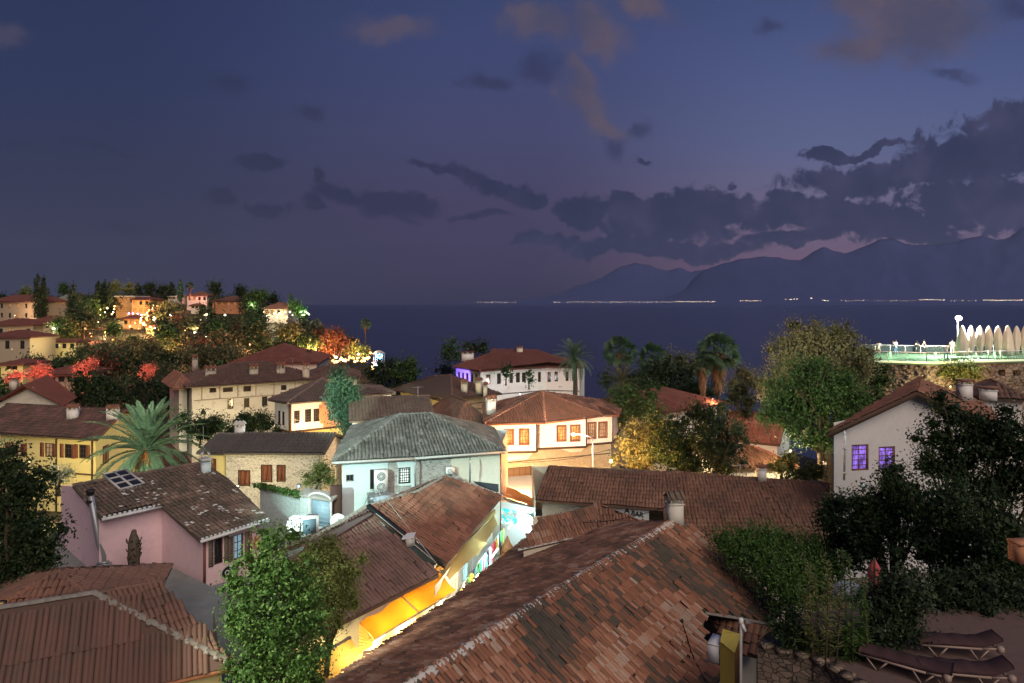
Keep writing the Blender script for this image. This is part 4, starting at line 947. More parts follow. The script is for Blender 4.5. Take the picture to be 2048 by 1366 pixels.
def alley_left_house():
    th = thing('tiled_house', 'brown roof with a black roof joint and small dormer, left of the lit alley', 'house', (-6, 32, -14.8))
    zr = -9.5; ap = Q(887, 953, zr); r0 = Q(615, 1082, zr - .1); pl = Pl(ap, r0, Q(878, 1132, -11.6))
    e = [(700, 1218), (790, 1178), (878, 1132)]
    # upper (farther) roof and lower (nearer) roof, separated by a step
    mid_t = pl(735, 1012); mid_b = pl(890, 1130); A = [pl(890, 1132), pl(1003, 992), pl(985, 985), pl(940, 968), pl(887, 953), pl(836, 985), pl(730, 1014)]
    f = roof_face('roof', th, A, T_RED, seed=61, pitch=.2, course=.34, contrast=.3, tbias=.02, patch=1.0)
    B = [p - V((0, 0, .22)) for p in (pl(690, 1228), pl(878, 1138), pl(742, 1020), r0, pl(560, 1120), pl(560, 1290))]
    f2 = roof_face('roof', th, B, T_BRN2, seed=63, pitch=.2, course=.34, contrast=.22, tbias=.05)
    # back slope, seen edge-on
    bk = Pl(r0, ap, ap + V((-2.2, 1.2, -1.0))); C = [r0, ap, ap + V((-2.2, .4, -1.0)), r0 + V((-2.6, 1.3, -1.25))]
    roof_face('roof', th, C, T_BRN2, seed=64, contrast=.3)
    ridge(f, [r0, pl(735, 1012), pl(836, 982), ap], MORTD, r=.10, step=.33); ridge(f, [ap, pl(940, 967), pl(1005, 990)], MORTAR, r=.05, step=.3, name='verge')
    ridge(f, [pl(836, 985), pl(905, 955)], MORTD, r=.06)
    b = MB(); b.bar(pl(735, 1014) + V((0, 0, .08)), pl(888, 1134) + V((0, 0, .08)), .28, .1, up=pl.n); b.build('roof_joint', BLACKP, f)
    b = MB(); b.bar(pl(752, 1032) + V((0, 0, .12)), pl(872, 1130) + V((0, 0, .12)), .03, .03); b.bar(pl(770, 1000) + V((0, 0, .12)), pl(868, 1128) + V((0, 0, .15)), .02, .02); b.build('cable', MORTAR, f)
    # a shallow lead flashing along the ridge on the near roof
    b = MB(); b.poly_slab([pl(610, 1082), pl(735, 1018), pl(745, 1028), pl(630, 1098)], .04); b.build('flashing', plain('lead_sheet', (.16, .13, .12), .7, .2), f2)
    p = pl(818, 1085); t = MB(); W = V((.55, .1, 0))
    d = MB(); d.box(p + V((0, 0, -.1)), .36, .5, .38, .5); d.build('dormer', MORTAR, th); d = MB(); d.poly_slab([p + V((-.28, -.3, .26)), p + V((.25, -.25, .32)), p + V((.25, .4, .34)), p + V((-.28, .35, .28))], .03); d.build('dormer_cap', WHITEP, th)
    # walls to the alley
    fp = [pl(560, 1290), pl(690, 1222), pl(880, 1134), pl(1000, 994)]; w = MB(); off = V((-.45, .15, 0))
    for p, q in zip(fp, fp[1:]):
        p = p + off; q = q + off; w.face([V((p.x, p.y, -14.9)), V((q.x, q.y, -14.9)), q - V((0, 0, .2)), p - V((0, 0, .2))])
    w.build('wall', plaster('shop_wall', (.72, .70, .62), amt=.15), th)
    return pl
T_BRN2 = tilemat('clay_tile_umber', [(0, (.10, .065, .055)), (.5, (.19, .11, .09)), (1, (.28, .17, .14))], mossamt=.35)
PL_B = alley_left_house()

def turquoise_house():
    th = thing('old_plaster_house', 'crumbling pale plaster house under a big lichen grey hipped roof', 'house', (-5.5, 41, -15))
    ze = -8.55; L = Q(664, 924, ze); M_ = Q(830, 915, ze); Rr = Q(1012, 902, ze); BL = V((-11.2, 47.6, ze)); BR = V((-1.3, 47, ze)); a0 = P(800, 829, 42.2); a1 = P(862, 827, 42.6); a0.z = a1.z = -6.85
    f = roof_face('roof', th, [L, M_, a1, a0], T_PALE, seed=71, pitch=.2, course=.36, contrast=.35, patch=1.5); roof_face('roof', th, [M_, Rr, a1], T_PALE, seed=72, pitch=.2, course=.36, contrast=.35)
    roof_face('roof', th, [BL, L, a0], T_PALE, seed=73, pitch=.2, course=.36, contrast=.35); roof_face('roof', th, [Rr, BR, a1], T_PALE, seed=74, pitch=.24, contrast=.35); roof_face('roof', th, [BR, BL, a0, a1], T_PALE, seed=75, pitch=.24, contrast=.35)
    for h in ([L, a0], [Rr, a1], [a0, a1], [BL, a0], [BR, a1]): ridge(f, h, T_PALE, r=.10)
    b = MB(); Pp = Pl(BL, L, a0); b.poly_slab([Pp(680, 888) + V((0, 0, .07)), Pp(735, 862) + V((0, 0, .07)), Pp(738, 868) + V((0, 0, .07)), Pp(684, 896) + V((0, 0, .07))], .03, .5); b.build('bare_patch', T_RED, f)
    # pale scalloped eave board
    b = MB()
    for p, q in ((L, M_), (M_, Rr)): b.tube([p - V((0, 0, .05)), q - V((0, 0, .05))], .07, 6)
    b.build('eave_board', MORTAR, f)
    w0 = L + V((.45, .4, 0)); w1 = M_ + V((.1, .5, 0)); w2 = Rr + V((-.35, .45, 0)); zb = -15
    W = Wall(w0, w1, zb, ze + .05); wins(W, [(692, 949, 708, 963), (740, 938, 772, 978), (797, 935, 821, 967)], th); W.build(th, BLUEW)
    window(W, W.ops[0], th, cols=2, rows=1, fr=MORTD); window(W, W.ops[1], th, cols=1, rows=1, fr=WOOD); window(W, W.ops[2], th, cols=6, rows=6, fr=BLACKP, pane=LITPALE)
    # exposed rubble patches on this wall
    def patch(W, pts, out=.012, m=None, par=None):
        b = MB(); c = [W.hit(u, v) for u, v in pts]; b.face([W.pt(q, z, out) for q, z in c]); b.build('exposed_stone', m or STONEW2, th)
    patch(W, [(776, 925), (792, 922), (796, 935), (794, 968), (800, 972), (822, 970), (826, 985), (780, 985), (772, 975)], par=th)
    W2 = Wall(w1, w2, zb, ze + .05); wins(W2, [(843, 925, 864, 942), (872, 922, 880, 948)], th); W2.build(th, plaster('greyish_yellow_plaster', (.60, .58, .48), (.3, .3, .28), .4))
    window(W2, W2.ops[0], th, cols=4, rows=3, fr=BLACKP); window(W2, W2.ops[1], th, cols=1, rows=1, fr=WOOD)
    patch(W2, [(832, 916), (905, 912), (900, 925), (915, 945), (928, 962), (935, 985), (832, 985)])
    W3 = Wall(w2, w2 + V((.4, 6, 0)), zb, ze + .05); W3.build(th, SALM)
    box_walls(th, [w0, w1, w2, w2 + V((.4, 6, 0)), V((w0.x - 1.2, w0.y + 8.5, 0))], zb, ze + .04, BLUEW, skip=(0, 1, 2))
    b = MB(); b.bar(W3.pt(.02, zb, .03), W3.pt(.02, ze, .03), .12, .06, up=W3.n); b.build('corner_board', WOODR, th)
    # dark tarred strip low on the right wall
    b = MB(); c = [W2.hit(u, v) for u, v in ((945, 962), (997, 968), (997, 984), (970, 980))]; b.face([W2.pt(q, z, .03) for q, z in c]); b.build('tarred_strip', plain('tar', (.03, .035, .045), .7), th)
    return W, W2
LITPALE = emit('dim_pale_window', (.8, .9, .85), .5)
STONEW2 = rubble('old_grey_rubble', (.50, .50, .47), (.26, .26, .24), (.42, .42, .40), 5)
W_T, W_T2 = turquoise_house()

def ac_unit(label, loc, rz, w_=.85, h=.62, d=.34, fans=1, group=None):
    t = thing('air_conditioner', label, 'air conditioner', loc, group); m = Matrix.Rotation(rz, 3, 'Z'); L = lambda x, y, z: V(loc) + m @ V((x, y, z))
    b = MB(); b.box(L(0, 0, 0), w_, d, h, rz); b.box(L(0, 0, h - .001), w_ + .02, d + .02, .03, rz); b.build('casing', WHITEP, t)
    if not fans:                                   # condenser fins instead of a fan
        g = MB(); g.box(L(-w_ * .05, -d / 2 - .008, h * .06), w_ * .78, .012, h * .86, rz); g.build('fin_panel', plain('blue_grey_fins', (.12, .19, .24), .6), t); fans = 0
    g = MB(); r_ = min(w_ * .42, h / max(fans, 1) * .42)
    for k in range(fans):
        cz = h * (k + .5) / fans; cx = -w_ * .08 if fans == 1 else 0; N = 20; c = [L(cx + math.cos(2 * PI * i / N) * r_, -d / 2 - .012, cz + math.sin(2 * PI * i / N) * r_) for i in range(N)]
        gg = MB(); gg.face(c); fo = gg.build('fan_grille', plain('dark_grille', (.10, .12, .12), .6), t); rr = MB()
        for q in (.35, .7, 1.0): rr.tube([L(cx + math.cos(2 * PI * i / N) * r_ * q, -d / 2 - .02, cz + math.sin(2 * PI * i / N) * r_ * q) for i in range(N + 1)], .009, 4, cap=False)
        for i in range(6): a = PI * i / 6; rr.bar(L(cx - math.cos(a) * r_, -d / 2 - .018, cz - math.sin(a) * r_), L(cx + math.cos(a) * r_, -d / 2 - .018, cz + math.sin(a) * r_), .01)
        rr.build('grille_wire', WHITEP, fo)
    b = MB()
    for s in (-1, 1): b.bar(L(s * w_ * .35, -d * .6, -.05), L(s * w_ * .35, d * .9, -.05), .05)
    b.build('bracket', GREYM, t); return t
def dish(label, loc, aim, r_=.42):
    t = thing('satellite_dish', label, 'satellite dish', loc); aim = V(aim).normalized(); x = aim.cross(V((0, 0, 1))).normalized(); y = x.cross(aim); b = MB(); c = V(loc); N = 22; rings = []
    for k in range(5):
        q = k / 4; rings.append([c + x * math.cos(2 * PI * i / N) * r_ * q + y * math.sin(2 * PI * i / N) * r_ * q + aim * (q * q * r_ * .22) for i in range(N)])
    i0 = len(b.v)
    for rg in rings: b.v += [tuple(p) for p in rg]
    for k in range(4):
        for i in range(N): b.f.append((i0 + k * N + i, i0 + k * N + (i + 1) % N, i0 + (k + 1) * N + (i + 1) % N, i0 + (k + 1) * N + i)); b.t.append(0)
    b.build('reflector', WHITEP, t, smooth=True); b = MB(); b.tube([c - y * r_ * .9 + aim * .1, c + aim * r_ * 1.1], .015, 5); b.lathe(c + aim * r_ * 1.1 - V((0, 0, .05)), [(.02, 0), (.04, .03), (.04, .1), (.02, .13)], 8); b.tube([c - aim * .02, c - aim * .1 - V((0, 0, .1)), c - aim * .1 - V((0, 0, .9))], .025, 6); b.build('arm', GREYM, t)
def clutter_left():
    p = W_T.pt(*W_T.hit(760, 961), .35); q, z = W_T.hit(760, 978); ac_unit('tall white two fan air conditioner against the blue plaster wall', W_T.pt(q, z, .5), math.atan2(W_T.d.y, W_T.d.x), .72, 1.15, .36, 2)
    t = thing('utility_box', 'grey blue metal box with sloping lid under the two fan air conditioner', 'metal box', W_T.pt(q, z - .95, .7)); b = MB(); b.box(W_T.pt(q + .05, z - .93, .72), .85, .55, .8, .1); b.build('body', plain('blue_grey_metal', (.36, .42, .50), .5), t)
    b = MB(); b.box(W_T.pt(q - .45, z - .55, .55), .5, .4, .42, .1); b.poly_slab([W_T.pt(q - .75, z - .1, .95), W_T.pt(q + .5, z - .1, .98), W_T.pt(q + .5, z - .02, .45), W_T.pt(q - .75, z - .02, .45)], .04); b.build('side_hood', GREYM, t)
    ac_unit('white air conditioner seen from its finned side, behind the bushy tree', P(619, 1066, 29.5), .45, .72, .72, .42, 0)
    q, z = W_T2.hit(898, 945); ac_unit('small white air conditioner mounted high beside the broken plaster', W_T2.pt(q, z, .25), math.atan2(W_T2.d.y, W_T2.d.x), .5, .34, .2, 1)
    dish('round white satellite dish left of the finned air conditioner', P(591, 1048, 30.5), (-.1, -.9, .35), .38)
    dish('white satellite dish at the lower left edge of the alley roof', P(675, 1043, 32), (.35, -.8, .4), .36)
    # low blue washed wall with arched blocked gate
    th = thing('garden_wall', 'pale blue washed wall with arched opening closed by a grey shutter', 'wall', (-12.5, 37, -15))
    a = P(520, 985, 38.5); c = P(600, 985, 36.6); W = Wall(a, c, -15, -10.35); W.build(th, STONEW3)
    W = Wall(c + V((.02, -.05, 0)), P(664, 975, 35.6), -15, -10.2); o = W.px(622, 998, 660, 1054); W.op.append(o); W.build(th, STONEW3)
    x0, x1, za, zb = W.ops[0]; b = MB(); b.bar(W.pt((x0 + x1) / 2, za, -.08), W.pt((x0 + x1) / 2, zb - .1, -.08), x1 - x0, .04, up=W.n)
    for i in range(7): zz = za + (zb - za) * (i + .5) / 7; b.bar(W.pt(x0, zz, -.055), W.pt(x1, zz, -.055), .02, .02, up=W.n)
    b.build('roller_shutter', plain('steel_blue_metal', (.22, .30, .36), .5, .1), th)
    b = MB(); m = (x0 + x1) / 2; R_ = (x1 - x0) / 2 + .12; pts = [W.pt(m + math.cos(t) * R_, zb + math.sin(t) * R_ * .4, .04) for t in np.linspace(0, PI, 13)]; b.tube(pts, .06, 6); b.bar(W.pt(x0 - .1, za, .03), W.pt(x0 - .1, zb, .03), .1, .08, up=W.n); b.bar(W.pt(x1 + .1, za, .03), W.pt(x1 + .1, zb, .03), .1, .08, up=W.n); b.build('arch_trim', MORTAR, th)
    b = MB(); b.poly_slab([W.pt(-.1, -10.2, .1), W.pt(W.L + .1, -10.2, .1), W.pt(W.L + .1, -10.0, -.5), W.pt(-.1, -10.0, -.5)], .12); b.poly_slab([V((a.x, a.y - .1, -10.35)), V((c.x, c.y - .1, -10.35)), V((c.x, c.y + .5, -10.3)), V((a.x, a.y + .5, -10.3))], .15); b.build('coping', MORTD, th)
    g = thing('creeper', 'green creeper growing along the top of the white garden wall', 'plant', (a.x, a.y, -10.3)); leaves('foliage', g, [(a.lerp(c, t) * 1 + V((0, 0, 0)) - V((0, 0, a.lerp(c, t).z + 10.25)), .5, .3, .16) for t in np.linspace(0, 1, 8)], 900, .14, L_BRIGHT, seed=4)
    # dark plank post / pipe chase between wall and house
    b = MB(); p = P(672, 960, 36); b.box(V((p.x, p.y, -15)), .55, .3, 15 - 9.6, .1); o = b.build('plank_screen', plain('dark_plank', (.06, .03, .022), .8, .4)); tag(o, 'dark brown plank screen between the arched wall and the plaster house', 'screen')
STONEW3 = rubble('blue_washed_rubble', (.55, .62, .60), (.42, .48, .47), (.50, .58, .57), 6)
clutter_left()
# ================================================================ MIDDLE DISTANCE
WARMPANE = lit_pane('warm_window', (1, .5, .18), .42); PURPANE = lit_pane('violet_window', (.34, .2, .9), .75); DIMW = lit_pane('dim_warm_window', (.9, .6, .35), .25)
def yellow_house():
    th = thing('yellow_house', 'long yellow house with red brown shutters and two square white chimneys, behind the big palm', 'house', (-40, 60, -17))
    ze = -11.0; e0 = Q(-60, 862, ze); e1 = Q(195, 879, ze); pl0 = Q(40, 806, -9.35); r1 = Q(252, 820, -9.4); r0 = Q(-60, 797, -9.2)
    r0 = r1 + (e0 - e1); r0.z = -9.4; f = roof_face('roof', th, [e0, e1, r1, r0], T_DARK, seed=81, pitch=.26, course=.42, seg=4, contrast=.3, tbias=.1)
    bk = r1 + (r1 - e1); bk.z = ze; b0 = r0 + (r0 - e0); b0.z = ze; roof_face('roof', th, [bk, b0, r0, r1], T_DARK, seed=82, pitch=.26, course=.42, seg=4)
    ridge(f, [r0, r1], T_DARK); ridge(f, [e1, r1], WOODR, r=.07, name='verge')
    a = e0 + V((.3, .5, 0)); c = e1 + V((-.45, .5, 0)); W = Wall(a, c, -17.5, ze + .02)
    L = [(-20, 884, -8, 912), (23, 886, 43, 912), (90, 886, 105, 914), (129, 888, 143, 916), (158, 889, 172, 917)]
    wins(W, L, th); finish_wall(W, th, YELLOW, [dict(kind='open', pane=DIMW), dict(kind='open', pane=DIMW), dict(kind='open', pane=DIMW), dict(kind='open'), dict(kind='open')], shut=WOODR)
    g = c + (bk - e1) * 1.0; g = V((bk.x - .5, bk.y - .4, 0)); W2 = Wall(c, g, -17.5, ze + .02, ztop=[((g - V((c.x, c.y, 0))).length / 2, -9.5)]); W2.op.append((1.3, 2.2, -13.4, -12.0)); finish_wall(W2, th, YELLOW, kind='closed')
    b = MB(); 
    for q in (W.hit(114, 900)[0], W.L - .3): b.bar(W.pt(q, -17.4, .06), W.pt(q, ze, .06), .1, .1, up=W.n)
    b.bar(W.pt(0, -14.0, .05), W.pt(W.L, -14.0, .05), .12, .1); b.build('wall_trim', WOOD, th)
    p = Pl(e0, e1, r1)
    for u, v in ((147, 836), (226, 838)): q = p(u, v); chimney(th, q - V((0, 0, .2)), .85, .6, 1.15, .2, WHITE, 'gable', T_RED)
    box_walls(th, [a, c, V((g.x, g.y, 0)), V((b0.x, b0.y - .5, 0))], -17.5, ze, YELLOW, skip=(0, 1))
yellow_house()
def simple_house(name, label, u0, v0, u1, v1, ze, depth, zr, wallm, roofm, zb=-18, wl=(), kind='hip', over=.45, seed=0, wk=None, chim=(), ukw=None, Wside=None, tk=None, cat='house', sidewl=(), sidem=None, ridge_m=None):
    """house whose front eave line runs between two photo points at height ze"""
    e0 = Q(u0, v0, ze); e1 = Q(u1, v1, ze); ex = (e1 - e0).normalized(); ey = V((-ex.y, ex.x, 0))
    a = e0 + ex * over + ey * over; b = e1 - ex * over + ey * over; fp = [a, b, b + ey * depth, a + ey * depth]
    th = thing(name, label, cat, ((a.x + b.x) / 2, (a.y + b.y) / 2, zb)); kw = dict(pitch=.27, course=.45, seg=3, contrast=.22, tbias=.08); kw.update(tk or {})
    f, r0, r1 = hip_roof(th, fp, ze, zr, roofm, over, kind, seed=seed, ridge_mat=ridge_m, **kw)
    W = Wall(a, b, zb, ze + .02); wins(W, wl, th); finish_wall(W, th, wallm, wk, **(ukw or {}))
    WR = Wall(fp[1], fp[2], zb, ze + .02); WL = Wall(fp[3], fp[0], zb, ze + .02)
    for w_, side in ((WR, 'r'), (WL, 'l')):
        if sidewl and sidewl[0] == side: wins(w_, sidewl[1:], th)
        finish_wall(w_, th, sidem or wallm, wk, **(ukw or {}))
    box_walls(th, fp, zb, ze, wallm, skip=(0, 1, 3))
    if kind == 'gable': gable_fill(th, fp, ze, zr, wallm, over)
    for c in chim:
        u, v, Y, w_, d_, h, st = c[:7]; p = P(u, v, Y); chimney(th, p, w_, d_, h, math.atan2(ex.y, ex.x), c[7] if len(c) > 7 else WHITE, st, T_RED)
    return th, W, fp, f
def mid_houses():
    # stone house with closed shutters and its yellow end
    th, W, fp, f = simple_house('stone_house', 'white rubble stone house with low grey tiled roof, pale chimney and closed red shutters', 440, 905, 650, 906, -10.9, 5.2, -10.05, STONEW, T_GREY, zb=-15.5, wl=[(524, 931, 543, 962), (555, 931, 570, 962), (478, 942, 499, 970)], kind='gable', over=.3, seed=90, wk=[dict(kind='closed')], tk=dict(pitch=.22, contrast=.15, seg=4), ridge_m=MORTD)
    p0 = Q(452, 908, -10.85); b = MB(); b.bar(P(452, 906, 50.2), P(478, 868, 53.5), .28, .14); b.build('parapet', MORTAR, th)
    p = P(480, 868, 53.0); chimney(th, p + V((0, 0, -.3)), .62, .5, 1.05, 0, WHITE, 'gable', MORTAR)
    th, W, fp, f = simple_house('yellow_house', 'narrow yellow house end with grey roof, left of the white rubble stone house', 392, 905, 446, 907, -10.95, 5.2, -10.05, YELLOW, T_GREY, zb=-15.5, wl=[(424, 918, 432, 945), (449, 918, 454, 948), (405, 930, 415, 950)], kind='gable', over=.15, seed=92, wk=[dict(kind='closed')], tk=dict(pitch=.22, contrast=.15), ridge_m=MORTD)
    # right gable of stone house is washed green by the flood lamp; lean-to in front
    # white house with projecting upper floor
    e = Q(573, 806, -9.0); eL = Q(536, 799, -9.0); eR = Q(690, 797, -9.0)
    th = thing('white_house', 'white house with dark corner boards and a patch of bare orange brick, behind the cypress', 'house', (-20, 66, -17))
    ap = P(645, 757, 68.5); ap.z = -7.5; bL = eL + (eR - e) ; bR = eR + (eL - e)
    f = roof_face('roof', th, [e, eR, ap], T_LICH3, seed=101, pitch=.27, course=.45, seg=3, contrast=.15); roof_face('roof', th, [eL, e, ap], T_LICH3, seed=102, pitch=.27, seg=3, contrast=.15); roof_face('roof', th, [eR, bR, ap], T_RED, seed=103, seg=3); roof_face('roof', th, [bR, eL, ap], T_RED, seed=104, seg=3)
    for q in (e, eL, eR, bR): ridge(f, [q, ap], T_LICH3)
    c0 = Q(573, 806, -9.0) + V((.15, .5, 0)); l0 = Q(541, 799, -9.0) + V((.3, .3, 0)); r0 = Q(692, 797, -9.0) + V((-.4, .5, 0)); zb = -11.7
    WL = Wall(l0, c0, zb, -8.98); wins(WL, [(547, 818, 552, 844), (556, 821, 561, 848), (564, 823, 569, 851)], th); finish_wall(WL, th, WHITE, rows=4)
    WR = Wall(c0, r0, zb, -8.98); wins(WR, [(588, 821, 600, 847), (610, 818, 623, 844), (627, 817, 640, 843), (657, 815, 668, 840)], th); finish_wall(WR, th, WHITE, cols=3, rows=5)
    b = MB(); pts = [(648, 806), (692, 800), (692, 866), (660, 858), (655, 852), (657, 845), (649, 838), (650, 826), (643, 818)]; ppl = []
    for i, (u, v) in enumerate(pts): q, z = WR.hit(u, v); ppl.append(WR.pt(min(q, WR.L), min(max(z, zb), -9.02), .012))
    # bare brick around the last window: left, right, above, below strips
    o = WR.ops[3]; zz = (o[2], o[3]); P0 = WR.hit(646, 820)[0]
    for (q0, q1, za, z_b) in ((P0, o[0], zb, -9.02), (o[1], WR.L, zb, -9.02), (o[0], o[1], zb, o[2]), (o[0], o[1], o[3], -9.02)):
        n_ = 6
        for k in range(n_):
            s = za + (z_b - za) * k / n_; t = za + (z_b - za) * (k + 1) / n_; j = (random.Random(k * 7).uniform(-.45, .1) if q0 == P0 else 0); b.face([WR.pt(q0 + j, s, .012), WR.pt(q1, s, .012), WR.pt(q1, t, .012), WR.pt(q0 + j, t, .012)])
    b.build('bare_brick', SALM, th)
    b = MB(); b.bar(WR.pt(0, zb, .04), WR.pt(0, -9.0, .04), .2, .2); b.bar(WR.pt(0, zb, .03), WR.pt(WR.L, zb, .03), .14, .14); b.bar(WL.pt(0, zb, .03), WL.pt(WL.L, zb, .03), .14, .14); b.build('corner_board', WOOD, th)
    lo = [l0 + V((.3, .9, 0)), c0 + V((0, .9, 0)), r0 + V((-.3, .9, 0)), r0 + V((-3, 7, 0)), l0 + V((1, 7, 0))]; b = MB(); b.poly_slab([V((p.x, p.y, zb + .0)) for p in (l0, c0, r0, r0 + V((-2, 6, 0)), l0 + V((1, 7, 0)))], .12); b.build('floor_slab', WOOD, th)
    box_walls(th, lo, -17.5, zb - .12, YELLOW)
    # old stone mansion with crown chimneys
    cr = [(421, 766, 80.5, 1.15, .8, 1.75, 'crown', OLDC), (507, 762, 82.5, .95, .8, 1.75, 'crown', OLDC), (561, 760, 84, .95, .8, 1.8, 'crown', OLDC)]
    th, W, fp, f = simple_house('stone_mansion', 'big weathered stone mansion with three crown topped chimneys on its dark roof', 372, 774, 655, 757, -9.3, 11, -7.35, OLD, T_DARK, zb=-18, over=.7, seed=110, chim=cr, ukw=dict(rows=4), wl=[(455, 798, 467, 818), (488, 796, 499, 815), (524, 793, 535, 812), (419, 776, 433, 785), (446, 775, 466, 784), (487, 772, 502, 783), (562, 770, 573, 780), (566, 796, 576, 812)])
    tb = MB()
    for u in (404, 440, 476, 512, 548, 590): q, z = W.hit(u, 778); tb.bar(W.pt(q, -10.9, .02), W.pt(q, -9.35, .02), .13, .05)
    for v_ in (-10.95,): tb.bar(W.pt(.2, v_, .03), W.pt(W.L - .3, v_, .03), .14, .05)
    tb.build('timber_frame', plain('grey_timber', (.26, .21, .16), .8, .3, 4), th)
    th, W, fp, f = simple_house('side_wing', 'low red roofed wing at the left end of the stone mansion', 345, 777, 392, 774, -9.6, 7, -8.2, OLD, T_RED, zb=-17, over=.8, seed=115, cat='house', chim=[(390, 742, 88, .6, .6, 1.8, 'crown', OLDC)])
    th, W, fp, f = simple_house('tiled_house', 'dark red roofed house with stacked brick chimney, right behind the stone mansion', 600, 757, 722, 754, -9.4, 7, -8.0, CREAM, T_DARK, zb=-18, over=.5, seed=117, chim=[(612, 768, 84, .8, .7, 2.3, 'crown', OLDC)])
    simple_house('tiled_house', 'wide dark maroon roof rising behind the stone mansion', 455, 727, 640, 725, -9.6, 14, -6.9, CREAM, T_MAR, zb=-20, over=.6, seed=120, chim=[(618, 716, 117, .6, .6, 1.4, 'flat', BARK)])
    simple_house('tiled_house', 'plain brown roof directly behind the pale lichen roof', 698, 842, 872, 835, -9.15, 8, -7.95, WHITE, T_LICH3, zb=-16, kind='gable', over=.3, seed=125)
    simple_house('white_house', 'low white house with flat brown roof, right of the cypress', 700, 791, 792, 786, -8.9, 6, -8.45, WHITE, T_LICH3, zb=-17, over=.4, seed=128)
    # house with yellow side and stone side (corner toward us)
    e = Q(905, 797, -10.0); eL = Q(783, 779, -10.0); eR = Q(1005, 787, -10.0); ap = P(868, 753, 78); ap.z = -8.3; bk = eL + (eR - e)
    th = thing('tiled_house', 'house with brown hipped roof, yellow left wall and banded stone right wall', 'house', (-6, 75, -18))
    a2 = ap + (eR - e) * .35; a2.z = ap.z; f = roof_face('roof', th, [eL, e, a2, ap], T_DARK, seed=131, seg=3, pitch=.27, contrast=.15, tbias=.1); roof_face('roof', th, [e, eR, a2], T_DARK, seed=132, seg=3, pitch=.27, contrast=.15, tbias=.1); roof_face('roof', th, [eR, bk, ap, a2], T_DARK, seed=133, seg=3); roof_face('roof', th, [bk, eL, ap], T_DARK, seed=134, seg=3)
    for q in ([e, a2], [a2, ap], [eL, ap]): ridge(f, q, T_DARK)
    c = e + V((0, .9, 0)); l = eL + V((1.0, .2, 0)); r_ = eR + V((-.6, .1, 0)); zb = -18
    W = Wall(l, c, zb, -9.98); wins(W, [(877, 809, 885, 829), (895, 810, 909, 831), (835, 806, 841, 824)], th); finish_wall(W, th, YELLOW, [dict(fr=WOODR), dict(kind='closed'), dict(fr=WOODR)])
    W = Wall(c, r_, zb, -9.98); W.build(th, STONEY); b = MB()
    for v in (808, 820, 831): q, z = W.hit(935, v); b.bar(W.pt(.1, z, .02), W.pt(W.L - .1, z + .05, .02), .12, .05)
    b.build('timber_band', WOOD, th); box_walls(th, [l, c, r_, V((bk.x, bk.y - .5, 0))], zb, -10, YELLOW, skip=(0, 1))
    for u, v, Y in ((929, 788, 74.5), (958, 785, 74.5), (971, 790, 73.5)): chimney(th, P(u, v + 2, Y), .62 if u < 970 else .35, .6, 1.45 if u < 970 else 1.2, -.2, CREAM, 'gable', T_RED)
mid_m = None
T_LICH3 = tilemat('clay_tile_old_brown', [(0, (.10, .075, .06)), (.5, (.16, .11, .09)), (1, (.24, .16, .13))], mossamt=.3)
T_MAR = tilemat('clay_tile_maroon', [(0, (.11, .04, .03)), (.5, (.18, .06, .045)), (1, (.26, .10, .07))], mossamt=.25)
OLDC = plaster('old_chimney_stone', (.42, .37, .30), (.12, .09, .07), .8, 3)
mid_houses()

